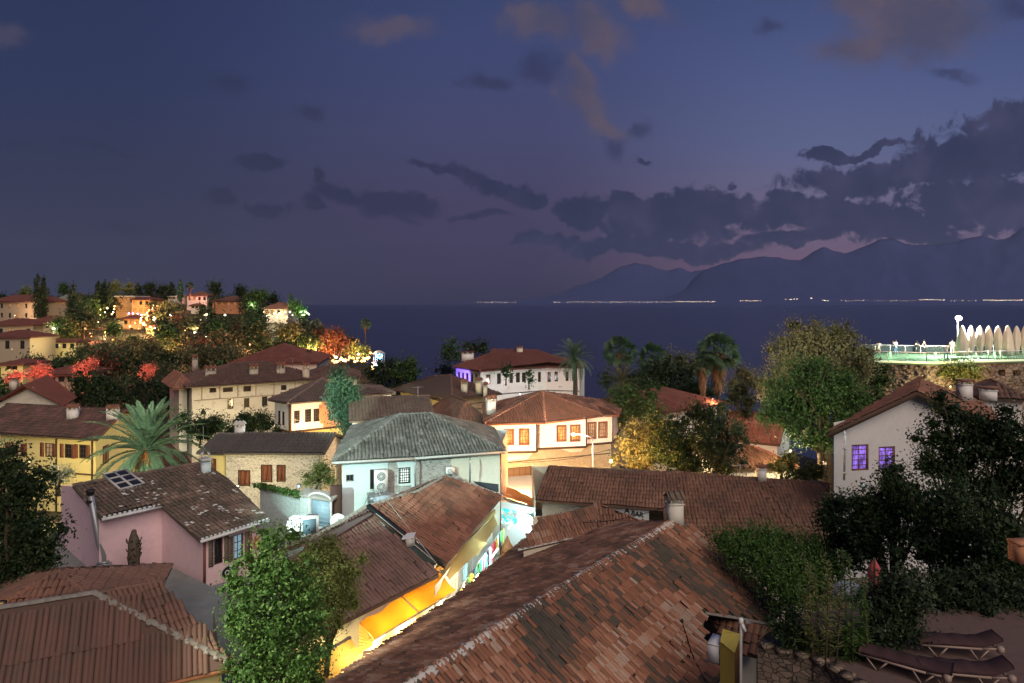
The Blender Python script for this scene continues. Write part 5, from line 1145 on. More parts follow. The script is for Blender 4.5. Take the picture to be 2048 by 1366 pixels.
def peach_house():
    th = thing('peach_house', 'peach white house with projecting upper rooms over an orange lit stone ground floor', 'house', (3, 60, -17.5))
    ze = -9.85; E0 = P(968, 848, 56); E1 = P(1090, 843, 56.8); E2 = P(1205, 829, 60.4); A = P(1085, 783, 61.8); BL = P(965, 826, 66); BR = P(1240, 815, 68)
    for q in (E0, E1, E2, BL, BR): q.z = ze
    f = roof_face('roof', th, [E0, E1, A], T_RED, seed=141, pitch=.22, course=.4, seg=4, contrast=.12, tbias=.0); roof_face('roof', th, [E1, E2, A], T_RED, seed=142, pitch=.22, course=.4, seg=4, contrast=.12)
    roof_face('roof', th, [E2, BR, A], T_RED, seed=143, seg=3); roof_face('roof', th, [BL, E0, A], T_RED, seed=144, seg=3); roof_face('roof', th, [BR, BL, A], T_RED, seed=145, seg=3)
    for q in (E0, E1, E2, BL): ridge(f, [q, A], T_RED)
    R0 = P(1140, 818, 60.2); R1 = P(1238, 830, 60.6); R2 = P(1178, 802, 64.5); R3 = P(1250, 816, 68)
    for q in (R0, R1, R3): q.z = ze - .03
    roof_face('roof', th, [P(1150, 829, 60), R1, R2], T_RED, seed=146, pitch=.22, seg=3, contrast=.12); roof_face('roof', th, [R1, R3, R2], T_RED, seed=147, seg=3); ridge(f, [R1, R2], T_RED)
    b = MB()
    for p, q in ((E0, E1), (E1, E2), (V((R1.x - 2.5, R1.y - .1, ze)), R1)): b.bar(p - V((0, 0, .1)), q - V((0, 0, .1)), .16, .14)
    b.build('eave_board', WOODR, f)
    w = [V(((984 - 1024) / F * 56.8, 56.8, 0)), V(((1073 - 1024) / F * 57.2, 57.2, 0)), V(((1073 - 1024) / F * 58.4, 58.4, 0)), V(((1172 - 1024) / F * 59.2, 59.2, 0)), V(((1172 - 1024) / F * 60.1, 60.1, 0)), V(((1225 - 1024) / F * 61, 61, 0)), V(((1240 - 1024) / F * 68, 68, 0)), V(((975 - 1024) / F * 66, 66, 0))]
    wl = {0: [(1009, 860, 1026, 888), (1040, 859, 1057, 888)], 2: [(1115, 852, 1131, 881), (1142, 851, 1159, 881)], 4: [(1177, 846, 1191, 876), (1198, 845, 1213, 874)]}
    for i in range(8):
        zb = -12.4; W = Wall(w[i], w[(i + 1) % 8], zb, ze); wins(W, wl.get(i, []), th); finish_wall(W, th, PEACH if i < 6 else CREAM, fr=WOODR, pane=WARMPANE if i < 4 else DIMW, cols=3, rows=4, trim=True)
        if i < 6:
            b = MB(); b.bar(W.pt(0, zb, .05), W.pt(W.L, zb, .05), .16, .12, up=V((0, 0, 1))); b.bar(W.pt(W.L, zb, .03), W.pt(W.L, ze, .03), .09, .09); b.build('timber_band', WOOD, th)
    b = MB(); b.poly_slab([V((p.x, p.y, -12.42)) for p in w], .1); b.build('floor_slab', WOOD, th)
    lo = [V((w[0].x + .3, w[0].y + .5, 0)), V((w[5].x - .1, w[5].y + .2, 0)), w[6], w[7]]
    W = Wall(lo[0], lo[1], -18.5, -12.5); wins(W, [(1016, 934, 1063, 964)], th); finish_wall(W, th, STONEY, fr=WOOD, cols=4, rows=2, pane=glass('brown_glass', (.12, .07, .04), .3))
    b = MB()
    for v0, v1 in ((918, 905), (964, 955)): q, z = W.hit(1090, v0); b.bar(W.pt(.1, z, .02), W.pt(W.L - .1, z, .02), .1, .05)
    c = [W.hit(u, v) for u, v in ((1012, 906), (1066, 905), (1055, 918), (1020, 921), (1012, 921))]; b.build('timber_band', WOOD, th); b = MB(); b.face([W.pt(q, min(z, -12.55), .015) for q, z in c]); c = [W.hit(u, v) for u, v in ((1120, 898), (1170, 895), (1162, 903), (1140, 904))]; b.face([W.pt(q, min(z, -12.55), .015) for q, z in c]); b.build('plaster_patch', PEACH, th)
    box_walls(th, lo, -18.5, -12.5, STONEY, skip=(0,))
    # left low wing roof with white chimney
    th2, W, fp, f2 = simple_house('tiled_house', 'low dark roofed wing with slim white chimney at the left side of the peach house', 908, 852, 985, 846, -10.6, 8, -8.9, CREAM, T_DARK, zb=-17.5, over=.3, seed=150, chim=[(981, 828, 59, .75, .6, 1.35, 'gable')])
    # lamp on a curved arm before the wall
    base = P(1188, 985, 50); t = thing('street_lamp', 'slim street lamp with orange glow in front of the peach house wall', 'street lamp', base); b = MB(); hd = P(1147, 868, 51); tp = P(1185, 877, 50)
    b.tube([base, tp], [.06, .04], 8); b.tube([tp, P(1178, 873, 50.2), P(1165, 869, 50.6), hd], .025, 6); b.build('pole', GREYM, t); b = MB(); b.lathe(hd - V((0, 0, .12)), [(.05, 0), (.15, .05), (.16, .12), (.06, .2)], 10); b.build('lamp_head', emit('sodium_lamp', (1, .55, .2), 22), t)
    lamp('lamp_light', hd + V((-.2, -.7, -.3)), (1, .78, .58), 4600, t, .2)
peach_house()

def white_purple_house():
    e = Q(959, 742, -9.0); eL = Q(905, 733, -9.0); e1 = Q(1075, 735, -9.0); e2 = Q(1092, 733.5, -9.0); e3 = Q(1168, 735, -9.0); bk = Q(905, 733, -9.0) + V((7, 12, 0)); b3 = e3 + V((1, 9, 0))
    th = thing('white_house', 'large white hotel house with red hipped roof, one wall washed violet, behind the palm', 'house', (2, 98, -20))
    a0 = P(985, 708, 103); a1 = P(1095, 709, 104); a0.z = a1.z = -7.35; a1.x = 3.8
    f = roof_face('roof', th, [eL, e, a0], T_MAR, seed=161, seg=3, pitch=.3, course=.5, contrast=.12, tbias=.1); roof_face('roof', th, [e, e1, e2, e3, a1, a0], T_MAR, seed=162, seg=3, pitch=.3, course=.5, contrast=.12, tbias=.1); roof_face('roof', th, [e3, b3, a1], T_MAR, seed=163, seg=3, pitch=.3); roof_face('roof', th, [b3, bk, a0, a1], T_MAR, seed=164, seg=3, pitch=.3); roof_face('roof', th, [bk, eL, a0], T_MAR, seed=165, seg=3, pitch=.3)
    for q in ([e, a0], [e3, a1], [eL, a0], [a0, a1]): ridge(f, q, T_RED, r=.1)
    w = [eL + V((.5, .2, 0)), e + V((.1, .8, 0)), e1 + V((0, .8, 0)), e2 + V((0, .6, 0)), e3 + V((-.6, .5, 0)), b3, bk]; zb = -20
    wl = {0: [(916, 744, 920, 762), (924, 745, 928, 763), (932, 746, 937, 764), (942, 747, 946, 765), (950, 748, 955, 765)], 1: [(972, 749, 981, 769), (994, 747, 1002, 768), (1019, 746, 1026, 766), (1032, 745, 1040, 765), (1044, 745, 1052, 764)], 2: [(1076, 744, 1082, 764)], 3: [(1095, 744, 1102, 764), (1109, 743, 1116, 763), (1131, 743, 1137, 762), (1144, 743, 1150, 762)]}
    for i in range(7):
        W = Wall(w[i], w[(i + 1) % 7], zb, -8.98); wins(W, wl.get(i, []), th); finish_wall(W, th, (WHITE, WHITE, WHITE, PEACH)[i] if i < 4 else WHITE, cols=2, rows=3)
        if i < 4: b = MB(); b.bar(W.pt(0, -12.4, .03), W.pt(W.L, -12.4, .03), .15, .1); b.build('timber_band', WOOD, th)
    chimney(th, P(935, 722, 100), 1.7, .8, 1.3, .2, WHITE, 'flat', T_MAR); chimney(th, P(1039, 712, 102), .85, .8, 1.4, .1, CREAM, 'flat', T_MAR)
    lamp('violet_wall_light', P(905, 785, 92), (.16, .10, 1), 5200, th, .15, 70, P(928, 745, 97))
white_purple_house()

def right_houses():
    simple_house('white_house', 'white house with dark red hipped roof between dark trees and palms, right of centre', 1311, 828, 1458, 806, -10.8, 8, -9.2, WHITE, T_MAR, zb=-17, over=.9, seed=170, wl=[(1363, 832, 1371, 850), (1396, 828, 1402, 846)])
    th, W, fp, f = simple_house('tiled_house', 'low house under an orange red lit roof left of the big tree trunk', 1440, 878, 1560, 890, -11.6, 6, -9.6, BLUEW, T_RED, zb=-16, over=.25, seed=173, kind='gable', tk=dict(tbias=.25))
    th, W, fp, f = simple_house('tiled_house', 'small house with sagging orange tiled roof and white wall behind the long brown roof', 1452, 938, 1600, 934, -10.9, 5, -9.9, WHITE, T_RED, zb=-15, over=.2, seed=175, tk=dict(tbias=.2))
    # house on the right with gable toward us and violet lit windows
    th = thing('gable_house', 'pale gable house with red roof and two violet lit windows, beside the big dark tree', 'house', (19, 34, -13))
    pl = Pl(V((14.65, 31.7, -6.0)), V((19.25, 32.6, -4.2)), V((22.8, 38.2, -4.2))); F0 = pl(1655, 866); G0 = pl(1832, 783); G1 = pl(1838, 757); F1 = pl(1722, 826)
    f = roof_face('roof', th, [F0, G0, G1, F1], T_RED, seed=181, pitch=.2, course=.36, contrast=.12, tbias=0)
    H0 = G0 + V((4.6, .9, -1.8)); H1 = G1 + V((4.6, .9, -1.8)); roof_face('roof', th, [G0, H0, H1, G1], T_RED, seed=182, pitch=.2, course=.36, contrast=.15, tbias=.1); ridge(f, [G0, G1], T_RED, r=.1)
    b = MB(); b.bar(F0 - V((0, 0, .12)), G0 - V((0, 0, .12)), .1, .22); b.bar(G0 - V((0, 0, .12)), H0 - V((0, 0, .12)), .1, .22); b.build('verge_board', WOOD, f)
    off = V((-.08, .45, 0)); a = F0 + (G0 - F0) * .14 + off; c = H0 + (G0 - H0) * .1 + off; m = G0 + off
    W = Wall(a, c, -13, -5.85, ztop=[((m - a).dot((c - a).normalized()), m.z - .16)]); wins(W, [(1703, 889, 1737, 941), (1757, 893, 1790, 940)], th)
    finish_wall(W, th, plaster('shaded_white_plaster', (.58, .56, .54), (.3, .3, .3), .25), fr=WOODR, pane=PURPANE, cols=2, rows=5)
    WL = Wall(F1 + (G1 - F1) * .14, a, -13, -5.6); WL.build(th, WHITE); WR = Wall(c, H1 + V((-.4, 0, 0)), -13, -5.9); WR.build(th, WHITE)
    chimney(th, P(1928, 800, 36), .6, .5, 1.0, .2, WHITE, 'flat', T_RED)
    lamp('eave_light', P(1690, 868, 30.3), (.75, .9, 1), 14, th, .1)
    simple_house('tiled_house', 'far right small chimney roof below the castle wall', 1955, 795, 2060, 800, -5.6, 4, -4.8, WHITE, T_DARK, zb=-14, over=.3, seed=185, chim=[(1976, 800, 40, .8, .5, .7, 'flat')])
right_houses()

def castle():
    th = thing('castle_wall', 'old rubble fortress wall carrying the green lit viewing terrace', 'wall', (50, 76, -20))
    zt = -6.3; fr_ = [(1700, 76.5), (1853, 73.5), (2070, 77.5), (2300, 79)]; pts = [V(((u - 1024) / F * Y, Y, 0)) for u, Y in fr_]
    for p, q in zip(pts, pts[1:]):
        W = Wall(p, q, -22, zt - .1)
        if q.x > 56 and p.x < 56: wins(W, [(1996, 739, 2010, 752), (2026, 740, 2041, 752)], th)
        W.build(th, STONEC, rev=.8)
        for o in W.ops: b = MB(); b.face([W.pt(o[0], o[2], -.7), W.pt(o[1], o[2], -.7), W.pt(o[1], o[3], -.7), W.pt(o[0], o[3], -.7)]); b.build('opening', BLACKP, th)  # black sheet in the recess stands for the dark inside
    # rough projecting stones
    b = MB(); rng = random.Random(2)
    for _ in range(500):
        u = rng.uniform(1740, 2048); i = 0 if u < 1853 else 1; W = Wall(pts[i], pts[i + 1], -22, zt); q, z = W.hit(u, rng.uniform(726, 800)); s = rng.uniform(.15, .5)
        if 0 < q < W.L and not (1990 < u < 2046 and z > -8.5): b.bar(W.pt(q, z, rng.uniform(-.02, .1)), W.pt(q + s, z + rng.uniform(-.05, .05), rng.uniform(0, .1)), s * .6, .25, up=W.n, tone=rng.random())
    b.build('rough_stones', STONEC, th)
    d = thing('viewing_terrace', 'green lit terrace deck with white edge on top of the fortress wall', 'terrace', (50, 82, zt)); b = MB()
    bk = [V((p.x * 1.16 + 1, p.y + 11.5, 0)) for p in pts]; poly = [V((p.x, p.y - .3, zt)) for p in pts] + [V((p.x, p.y, zt)) for p in reversed(bk)]; b.poly_slab(poly, .35); b.build('deck', plain('pale_green_deck', (.13, .20, .14), .6, .2, 1), d)
    b = MB()
    for p, q in zip(pts, pts[1:]): b.bar(V((p.x, p.y - .36, zt - .05)), V((q.x, q.y - .36, zt - .05)), .16, .22)
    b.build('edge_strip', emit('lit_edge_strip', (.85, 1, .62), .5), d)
    for nm, line, c_ in (('front_railing', pts, 0), ('rear_railing', bk, 1)):
        for k, (p, q) in enumerate(zip(line, line[1:])):
            t = thing('glass_railing', ('front' if not c_ else 'sea side') + ' glass railing of the fortress terrace with white handrail, ' + ('left of the bend', 'right of the bend', 'far right run')[k], 'railing', V((p.x, p.y, zt)), 'terrace railings')
            b = MB(); b.bar(V((p.x, p.y, zt + 1.0)), V((q.x, q.y, zt + 1.0)), .09, .08); b.build('handrail', WHITEP, t); L = (q - p).length; n_ = int(L / 1.6); b = MB()
            for i in range(n_ + 1): s = p.lerp(q, i / n_); b.bar(V((s.x, s.y, zt)), V((s.x, s.y, zt + .97)), .05)
            b.build('posts', WHITEP, t); b = MB(); b.face([V((p.x, p.y, zt + .08)), V((q.x, q.y, zt + .08)), V((q.x, q.y, zt + .92)), V((p.x, p.y, zt + .92))])
            b.build('glass_panel', GGLASS, t)
    # closed parasols
    us = [1924, 1942, 1960, 1977, 1996, 2015, 2033, 2049]; proto = {}
    FAB = plain('cream_canvas', (.72, .66, .54), .85, .08)
    lab = ['leftmost and widest closed cream parasol', 'second closed cream parasol from the left', 'third slim closed cream parasol from the left', 'fourth closed cream parasol, bulging like a spindle', 'fifth closed cream parasol, spindle shaped with dark folds', 'sixth closed cream parasol, wide at the foot', 'seventh closed cream parasol near the right edge', 'last closed cream parasol, cut by the right edge']
    for i, u in enumerate(us):
        p = V(((u - 1024) / F * 78.5, 78.5, zt)); cone = i in (0, 5); t = thing('closed_parasol', lab[i] + ' in the row on the lit terrace', 'parasol', p, 'closed cream parasols in a row'); b = MB()
        prof = [(.46, .25), (.60, .5), (.58, 1.2), (.50, 2.2), (.36, 2.9), (.19, 3.5), (.04, 3.8)] if cone else [(.24, .35), (.22, .75), (.34, 1.5), (.42, 2.2), (.36, 2.8), (.21, 3.4), (.04, 3.75)]
        b.lathe(p, prof, 24, wob=lambda a, z, i=i: 1 + .14 * math.sin(7 * a + i) + .05 * math.sin(11 * a + z * 2)); b.build('canopy', FAB, t, smooth=True); b = MB(); b.tube([p, p + V((0, 0, 1))], .05, 8); b.box(p, .8, .8, .1); b.build('pole_base', WHITEP, t)
    p = V(((1915 - 1024) / F * 80, 80, zt)); t = thing('floodlight_mast', 'tall thin mast with blazing white floodlight at the end of the parasol row', 'floodlight', p); top = P(1914, 636, 80); b = MB(); b.tube([p, V((p.x, p.y, top.z))], .035, 8); b.build('mast', GREYM, t); b = MB()
    b.box(V((p.x, p.y - .1, top.z - .1)), .4, .2, .3)
    b.lathe(V((p.x, p.y - .2, top.z - .25)), [(.08, 0), (.26, .11), (.33, .25), (.26, .39), (.08, .5)], 16); b.build('lamp_head', emit('floodlight_white', (1, 1, .9), 40), t); lamp('flood', (p.x, p.y - 1.2, top.z - .6), (1, 1, .84), 16000, t, .3)
    # deck up-lighting in green, under the rail (the deck glows green in the photo)
    for u in (1780, 1870, 1990): q = V(((u - 1024) / F * 80, 80, zt + .5)); g = thing('floor_lamp', 'small green glowing floor lamp on the terrace deck, ' + {1780: 'left', 1870: 'middle', 1990: 'behind the parasols'}[u], 'lamp', q, 'green terrace floor lamps'); b = MB(); b.lathe(q - V((0, 0, .5)), [(.12, 0), (.12, .1), (.08, .35), (.14, .4), (.14, .55)], 10); b.build('body', emit('green_lamp', (.5, 1, .5), 1.2), g); lamp('light', q + V((0, 0, .5)), (.6, 1, .5), 130, g, .15)
def ggl(t, b):
    b.inputs['Base Color'].default_value = (.7, .95, .8, 1); b.inputs['Roughness'].default_value = .05
    tr = t.new('ShaderNodeBsdfTransparent'); tr.inputs[0].default_value = (.75, .95, .82, 1); ms = t.new('ShaderNodeMixShader'); ms.inputs[0].default_value = .05
    t.l.new(tr.outputs[0], ms.inputs[1]); t.l.new(b.outputs[0], ms.inputs[2]); o = [x for x in t.n if x.type == 'OUTPUT_MATERIAL'][0]; t.l.new(ms.outputs[0], o.inputs[0])
GGLASS = mat('green_glass', ggl)
castle()

# ---------------------------------------------------------------- people on the terrace
SKIN = plain('skin', (.45, .28, .2), .6, .05); DENIM = plain('denim', (.10, .2, .32), .8, .1); WCLOTH = plain('white_cloth', (.75, .75, .72), .85, .05); BCLOTH = plain('black_cloth', (.02, .02, .025), .85, .1); GCLOTH = plain('grey_cloth', (.25, .3, .3), .85, .1); KHAKI = plain('khaki_cloth', (.4, .33, .24), .85, .1); HAIR = plain('dark_hair', (.03, .02, .015), .8, .2)
def person(label, loc, rz, h, shirt, legs, pose=0, group='people on the fortress terrace'):
    """one continuous skinned body; hair, shirt and trousers are close-fitting children"""
    t = thing('person', label, 'person', loc, group); k = h / 1.75; L = lambda x, y, z: V((x * k, y * k, z * k))
    arm = [((.20, 0, 1.42), (.27, .02, 1.15), (.24, -.14, .95)), ((-.20, 0, 1.42), (-.27, .02, 1.15), (-.24, -.14, .95))]
    if pose == 1: arm = [((.20, 0, 1.42), (.36, -.10, 1.22), (.40, -.38, 1.10)), ((-.20, 0, 1.42), (-.36, -.10, 1.22), (-.40, -.38, 1.10))]
    if pose == 2: arm[0] = ((.20, 0, 1.42), (.28, -.16, 1.22), (.12, -.34, 1.45))
    st = .06 if pose == 1 else .02
    V_ = [(0, 0, .95), (0, .0, 1.12), (0, .01, 1.38), (0, 0, 1.50), (0, -.01, 1.62), (0, -.01, 1.73)]; Rr = [.15, .13, .16, .055, .095, .07]; E = [(0, 1), (1, 2), (2, 3), (3, 4), (4, 5)]
    def chain(root, pts, rr):
        j = root
        for p, r_ in zip(pts, rr): V_.append(p); Rr.append(r_); E.append((j, len(V_) - 1)); j = len(V_) - 1
        return j
    for s, a in zip((1, -1), arm):
        j = chain(2, a, (.062, .045, .032)); w_ = V(a[2]); dr = (V(a[2]) - V(a[1])).normalized(); j = chain(j, [tuple(w_ + dr * .08)], (.034,))
        for q in range(4): o = V(((q - 1.5) * .022 * s, 0, 0)); chain(j, [tuple(w_ + dr * .12 + o), tuple(w_ + dr * (.165 + .01 * (q in (1, 2))) + o + V((0, -.012, 0)))], (.010, .008))
        chain(j, [tuple(w_ + dr * .09 + V((-s * .045, -.01, 0))), tuple(w_ + dr * .12 + V((-s * .055, -.02, 0)))], (.011, .009))
    for s in (1, -1): chain(0, [(s * .10, 0, .88), (s * (.11 + st), -.01, .50), (s * (.12 + st), .02, .09), (s * (.125 + st), -.14, .03)], (.10, .062, .042, .036))
    def skin(name, vs, es, rr, m, grow=0):
        me = bpy.data.meshes.new(name); me.from_pydata([tuple(L(*v)) for v in vs], es, []); o = bpy.data.objects.new(name, me); COL.objects.link(o)
        mo = o.modifiers.new('s', 'SKIN'); mo.use_smooth_shade = True
        for i, r_ in enumerate(rr): me.skin_vertices[0].data[i].radius = ((r_ + grow) * k, (r_ * (.72 if r_ > .12 else 1) + grow) * k)
        me.skin_vertices[0].data[0].use_root = True; o.modifiers.new('u', 'SUBSURF').levels = 1
        dg = bpy.context.evaluated_depsgraph_get(); m2 = bpy.data.meshes.new_from_object(o.evaluated_get(dg)); bpy.data.objects.remove(o); m2.materials.clear(); m2.materials.append(m)
        r_ = bpy.data.objects.new(name, m2); COL.objects.link(r_); r_.parent = t; return r_
    skin('body', V_, E, Rr, SKIN)
    sv = [V_[0], V_[1], V_[2]]; se = [(0, 1), (1, 2)]; sr = [.15, .14, .17]
    for a in arm:
        m = tuple((V(a[0]) + V(a[1])) / 2 * 1.0); sv += [a[0], m]; sr += [.07, .062]; se += [(2, len(sv) - 2), (len(sv) - 2, len(sv) - 1)]
    skin('shirt', sv, se, sr, shirt, .012)
    tv = [(0, 0, .95)]; tr = [.15]; te = []
    for s in (1, -1):
        tv += [(s * .10, 0, .86), (s * (.11 + st), -.01, .50), (s * (.12 + st), .02, .13)]; tr += [.10, .066, .05]; n_ = len(tv); te += [(0, n_ - 3), (n_ - 3, n_ - 2), (n_ - 2, n_ - 1)]
    skin('trousers', tv, te, tr, legs, .014)
    b = MB(); b.lathe(L(0, .015, 1.62), [(.09 * k, -.05 * k), (.108 * k, .03 * k), (.10 * k, .09 * k), (.06 * k, .14 * k), (.01, .155 * k)], 10); ORG[t] = V((0, 0, 0)); b.build('hair', HAIR, t, smooth=True); b = MB()
    for s in (-1, 1): b.lathe(L(s * .035, -.100, 1.635), [(.004, -.01), (.012, 0), (.004, .01)], 6)
    b.box(L(0, -.105, 1.60), .02 * k, .03 * k, .035 * k); b.build('face_features', HAIR, t)
    t.rotation_euler = (0, 0, rz); return t
zt = -6.12 - .18
for args in (('person in white shirt and pale trousers at the left end of the terrace rail', 1757, 84, 2.9, 1.62, WCLOTH, KHAKI, 0), ('person in pale shirt and blue trousers leaning near the sea side rail', 1791, 84, 3.3, 1.8, WCLOTH, DENIM, 2), ('person in grey clothes in the middle of the terrace, bending to the rail', 1834, 85.5, 3.0, 1.62, GCLOTH, GCLOTH, 0), ('person in black shirt beside the one in grey, on the terrace', 1848, 84.5, .4, 1.78, BCLOTH, BCLOTH, 0), ('person in white shirt and blue jeans with arms spread to the rail, nearest the parasols', 1892, 76.5, 3.14, 1.78, WCLOTH, DENIM, 1), ('person in tan clothes standing between the jeans wearer and the first parasol', 1904, 84.5, 2.6, 1.85, KHAKI, KHAKI, 0)):
    lb, u, Y, rz, h, s_, l_, ps = args; person(lb, ((u - 1024) / F * Y, Y, zt), rz, h, s_, l_, ps)
# ================================================================ VEGETATION near and middle
def px_tree(name, label, lobes_px, Y, base_uv, n, size, mat_, seed=0, r0=.14, group=None, cat='tree', clump=16, tone=.5, sub=3, zg=None, shell=.7, depth=1.0, long=1.9):
    """crown lobes given as photo-pixel circles (u, v, r, dY) at distance Y+dY"""
    bl = []
    for q in lobes_px:
        u, v, r = q[:3]; y = Y + (q[3] if len(q) > 3 else 0); rm = r / F * y; bl.append((P(u, v, y), rm, rm * depth, rm * (q[4] if len(q) > 4 else .95)))
    g = random.Random(seed * 7 + 1); sb = []
    if n > 1000:                                    # smaller boughs budding from the main ones give the crown a broken outline
        for c, rx, ry, rz in bl:
            for _ in range(5): d = V((g.gauss(0, 1), g.gauss(0, 1), g.gauss(.25, .8))).normalized(); q = g.uniform(.22, .48); e = g.uniform(.75, 1.08); sb.append((c + V((d.x * rx * e, d.y * ry * e, d.z * rz * e)), rx * q, ry * q, rz * q))
    main = bl; bl = [(c, x * .88, y * .88, z * .88) for c, x, y, z in main] + sb
    b = P(base_uv[0], base_uv[1], Y) if zg is None else V(((base_uv[0] - 1024) / F * Y, Y, zg))
    return tree(name, label, b, None, 1, 1, n=n, size=size, mat_=mat_, seed=seed, r0=r0, clump=clump, bl=bl, tone=tone, sub=sub, group=group, cat=cat, shell=shell, long=long)
px_tree('leafy_tree', 'big bright green leafy tree in front of the alley, lower left of centre', [(545, 1085, 42), (530, 1140, 55), (590, 1165, 52), (500, 1195, 55), (560, 1215, 70), (615, 1240, 45), (490, 1255, 45), (540, 1290, 75), (600, 1320, 60), (500, 1340, 55), (560, 1385, 80), (630, 1365, 30), (470, 1170, 26), (462, 1230, 26)], 19.5, (555, 1500), 21000, .105, L_BRIGHT, 1, zg=-14.8, r0=.16, depth=1.1, clump=10, tone=.5)
px_tree('bushy_tree', 'rounded olive green bushy tree just right of the big leafy tree', [(640, 1110, 48), (685, 1135, 40), (660, 1170, 52), (690, 1190, 36), (630, 1180, 45), (655, 1222, 32), (612, 1130, 40), (672, 1232, 24)], 22.8, (645, 1400), 17000, .08, L_YEL, 2, zg=-14.8, r0=.12, clump=12)
L_MIDD = leafmat('leaf_deep_green', (.010, .022, .008), (.028, .055, .018), (.06, .09, .03), .2)
px_tree('dark_tree', 'dark dense tree cut by the left edge of the photo', [(20, 935, 42), (55, 980, 50), (0, 1020, 70), (70, 1050, 52), (30, 1110, 70), (85, 1100, 34), (-20, 960, 60), (60, 1150, 40), (-10, 1190, 60), (95, 1130, 22)], 24, (20, 1250), 13000, .14, L_MIDD, 3, zg=-14.8, r0=.2)
palm('big date palm with blue green fronds and orange date clusters before the yellow house', (P(293, 1010, 44).x, 44, -15), P(293, 905, 44), L=4.1, nf=74, nl=46, seed=3, r0=.33, ll=.50, lw=.085, low=-45, dates=6, tone=.7, up=86)
px_tree('cypress_tree', 'light green lumpy cypress standing before the white house with bare brick', [(679, 752, 13, 0, 1.3), (680, 775, 20, 0, 1.2), (703, 778, 14), (706, 800, 12), (682, 800, 24), (695, 812, 19), (680, 826, 22), (700, 828, 16), (690, 848, 14, 0, 1.2)], 57, (690, 900), 9000, .24, L_CYP, 4, zg=-16, r0=.12, sub=1, shell=.8, long=2.4)
# trees behind the long roofs, right of the orange street lamp
px_tree('lamp_lit_tree', 'shrubby tree lit orange by the street lamp at the end of the peach house', [(1262, 905, 34), (1285, 870, 40), (1300, 910, 40), (1268, 935, 26), (1310, 860, 30)], 45.5, (1280, 960), 6500, .16, L_OLIVE, 5, zg=-15, clump=12)
px_tree('dark_tree', 'broad dark green tree between the orange lit tree and the low lit roof', [(1345, 850, 42), (1370, 890, 52), (1340, 915, 45), (1395, 830, 26), (1390, 930, 40)], 44, (1365, 990), 7000, .17, L_MIDD, 6, zg=-15)
px_tree('dark_tree', 'darkest pointed tree in front of the white house with maroon roof', [(1440, 850, 34, 0, 1.3), (1425, 890, 46), (1465, 895, 32), (1445, 930, 44), (1410, 830, 22), (1476, 870, 18)], 43, (1440, 990), 6500, .17, L_DARK, 7, zg=-15)
px_tree('green_tree', 'mid green tree with pale highlights above the orange lit tree', [(1240, 800, 36), (1275, 815, 34), (1300, 790, 26), (1250, 840, 34), (1310, 830, 28), (1215, 820, 20)], 66, (1260, 900), 4500, .26, L_MID, 8, zg=-17)
px_tree('dark_tree', 'very dark tree mass between the palms, above the maroon roof', [(1300, 745, 32), (1345, 740, 34), (1330, 775, 34), (1370, 770, 30), (1280, 775, 28), (1385, 745, 22)], 88, (1330, 840), 4500, .36, L_DARK, 9, zg=-19)
px_tree('scrub_tree', 'brown scrubby tree on the ruined wall left of the tall fan palm', [(1340, 722, 18), (1365, 728, 22), (1390, 735, 20), (1320, 735, 14)], 100, (1360, 790), 1800, .4, L_OLIVE, 19, zg=-20, tone=.25)
palm('date palm with grey green arching fronds standing in front of the white hotel house', P(1150, 800, 84), P(1148, 718, 84), L=3.2, nf=50, nl=26, seed=7, r0=.26, ll=.5, lw=.07, low=-50, tone=.6)
palm('ragged palm with upright dry looking fronds, below the two dark fan palms', P(1245, 830, 72), P(1243, 768, 72), L=2.9, nf=34, nl=20, seed=11, r0=.22, ll=.45, lw=.07, low=-70, tone=.35, mat_=L_OLIVE)
fan_palm('dark fan palm, left one of the pair above the ragged palm', P(1240, 800, 92), P(1240, 703, 92), 2.5, 44, 3, None, .2, 60, 2.5, tone=.3)
fan_palm('dark fan palm, right one of the pair, against the sea', P(1305, 800, 94), P(1305, 716, 94), 2.5, 44, 4, None, .2, 40, 2.2, tone=.25)
fan_palm('tall fan palm with a long brown skirt of dead fronds, against the sea', P(1437, 830, 78), P(1436, 705, 78), 2.7, 60, 5, None, .22, 420, 4.6, tone=.5)
fan_palm('shorter palm left of the tall skirted one, mostly a brown dead skirt', P(1405, 820, 77), P(1405, 735, 77), 1.3, 20, 6, None, .22, 260, 3.0, tone=.25)
# the great tree pair on the right
px_tree('great_tree', 'huge round olive toned tree top lit by the terrace floodlight, rear one of the pair', [(1570, 705, 38), (1612, 685, 42), (1660, 680, 40), (1700, 700, 32), (1640, 730, 62), (1560, 750, 42), (1710, 740, 40), (1590, 760, 55), (1680, 770, 50), (1545, 790, 30), (1722, 715, 22), (1625, 665, 24), (1690, 672, 22), (1735, 712, 16)], 49, (1655, 920), 21000, .19, L_OLIVE, 12, tone=.7, zg=-14.5, r0=.4, clump=14, depth=1.1)
L_MIDG = leafmat('leaf_fresh_green', (.015, .032, .010), (.038, .08, .02), (.07, .14, .035), .25)
px_tree('great_tree', 'deep green round tree in front of the olive one, above the dark trunks', [(1600, 745, 40), (1650, 760, 46), (1700, 785, 42), (1570, 800, 45), (1625, 810, 55), (1690, 830, 44), (1545, 835, 28), (1590, 858, 34), (1650, 868, 38), (1735, 800, 28), (1710, 850, 30)], 43.5, (1648, 960), 21000, .17, L_MIDG, 13, zg=-14, r0=.3, clump=12)
px_tree('bare_tree', 'dark thin leaved tree behind the low red lit roof', [(1480, 780, 24), (1500, 800, 22), (1465, 800, 20), (1490, 825, 20)], 60, (1490, 880), 900, .3, L_DARK, 14, zg=-16, sub=5)
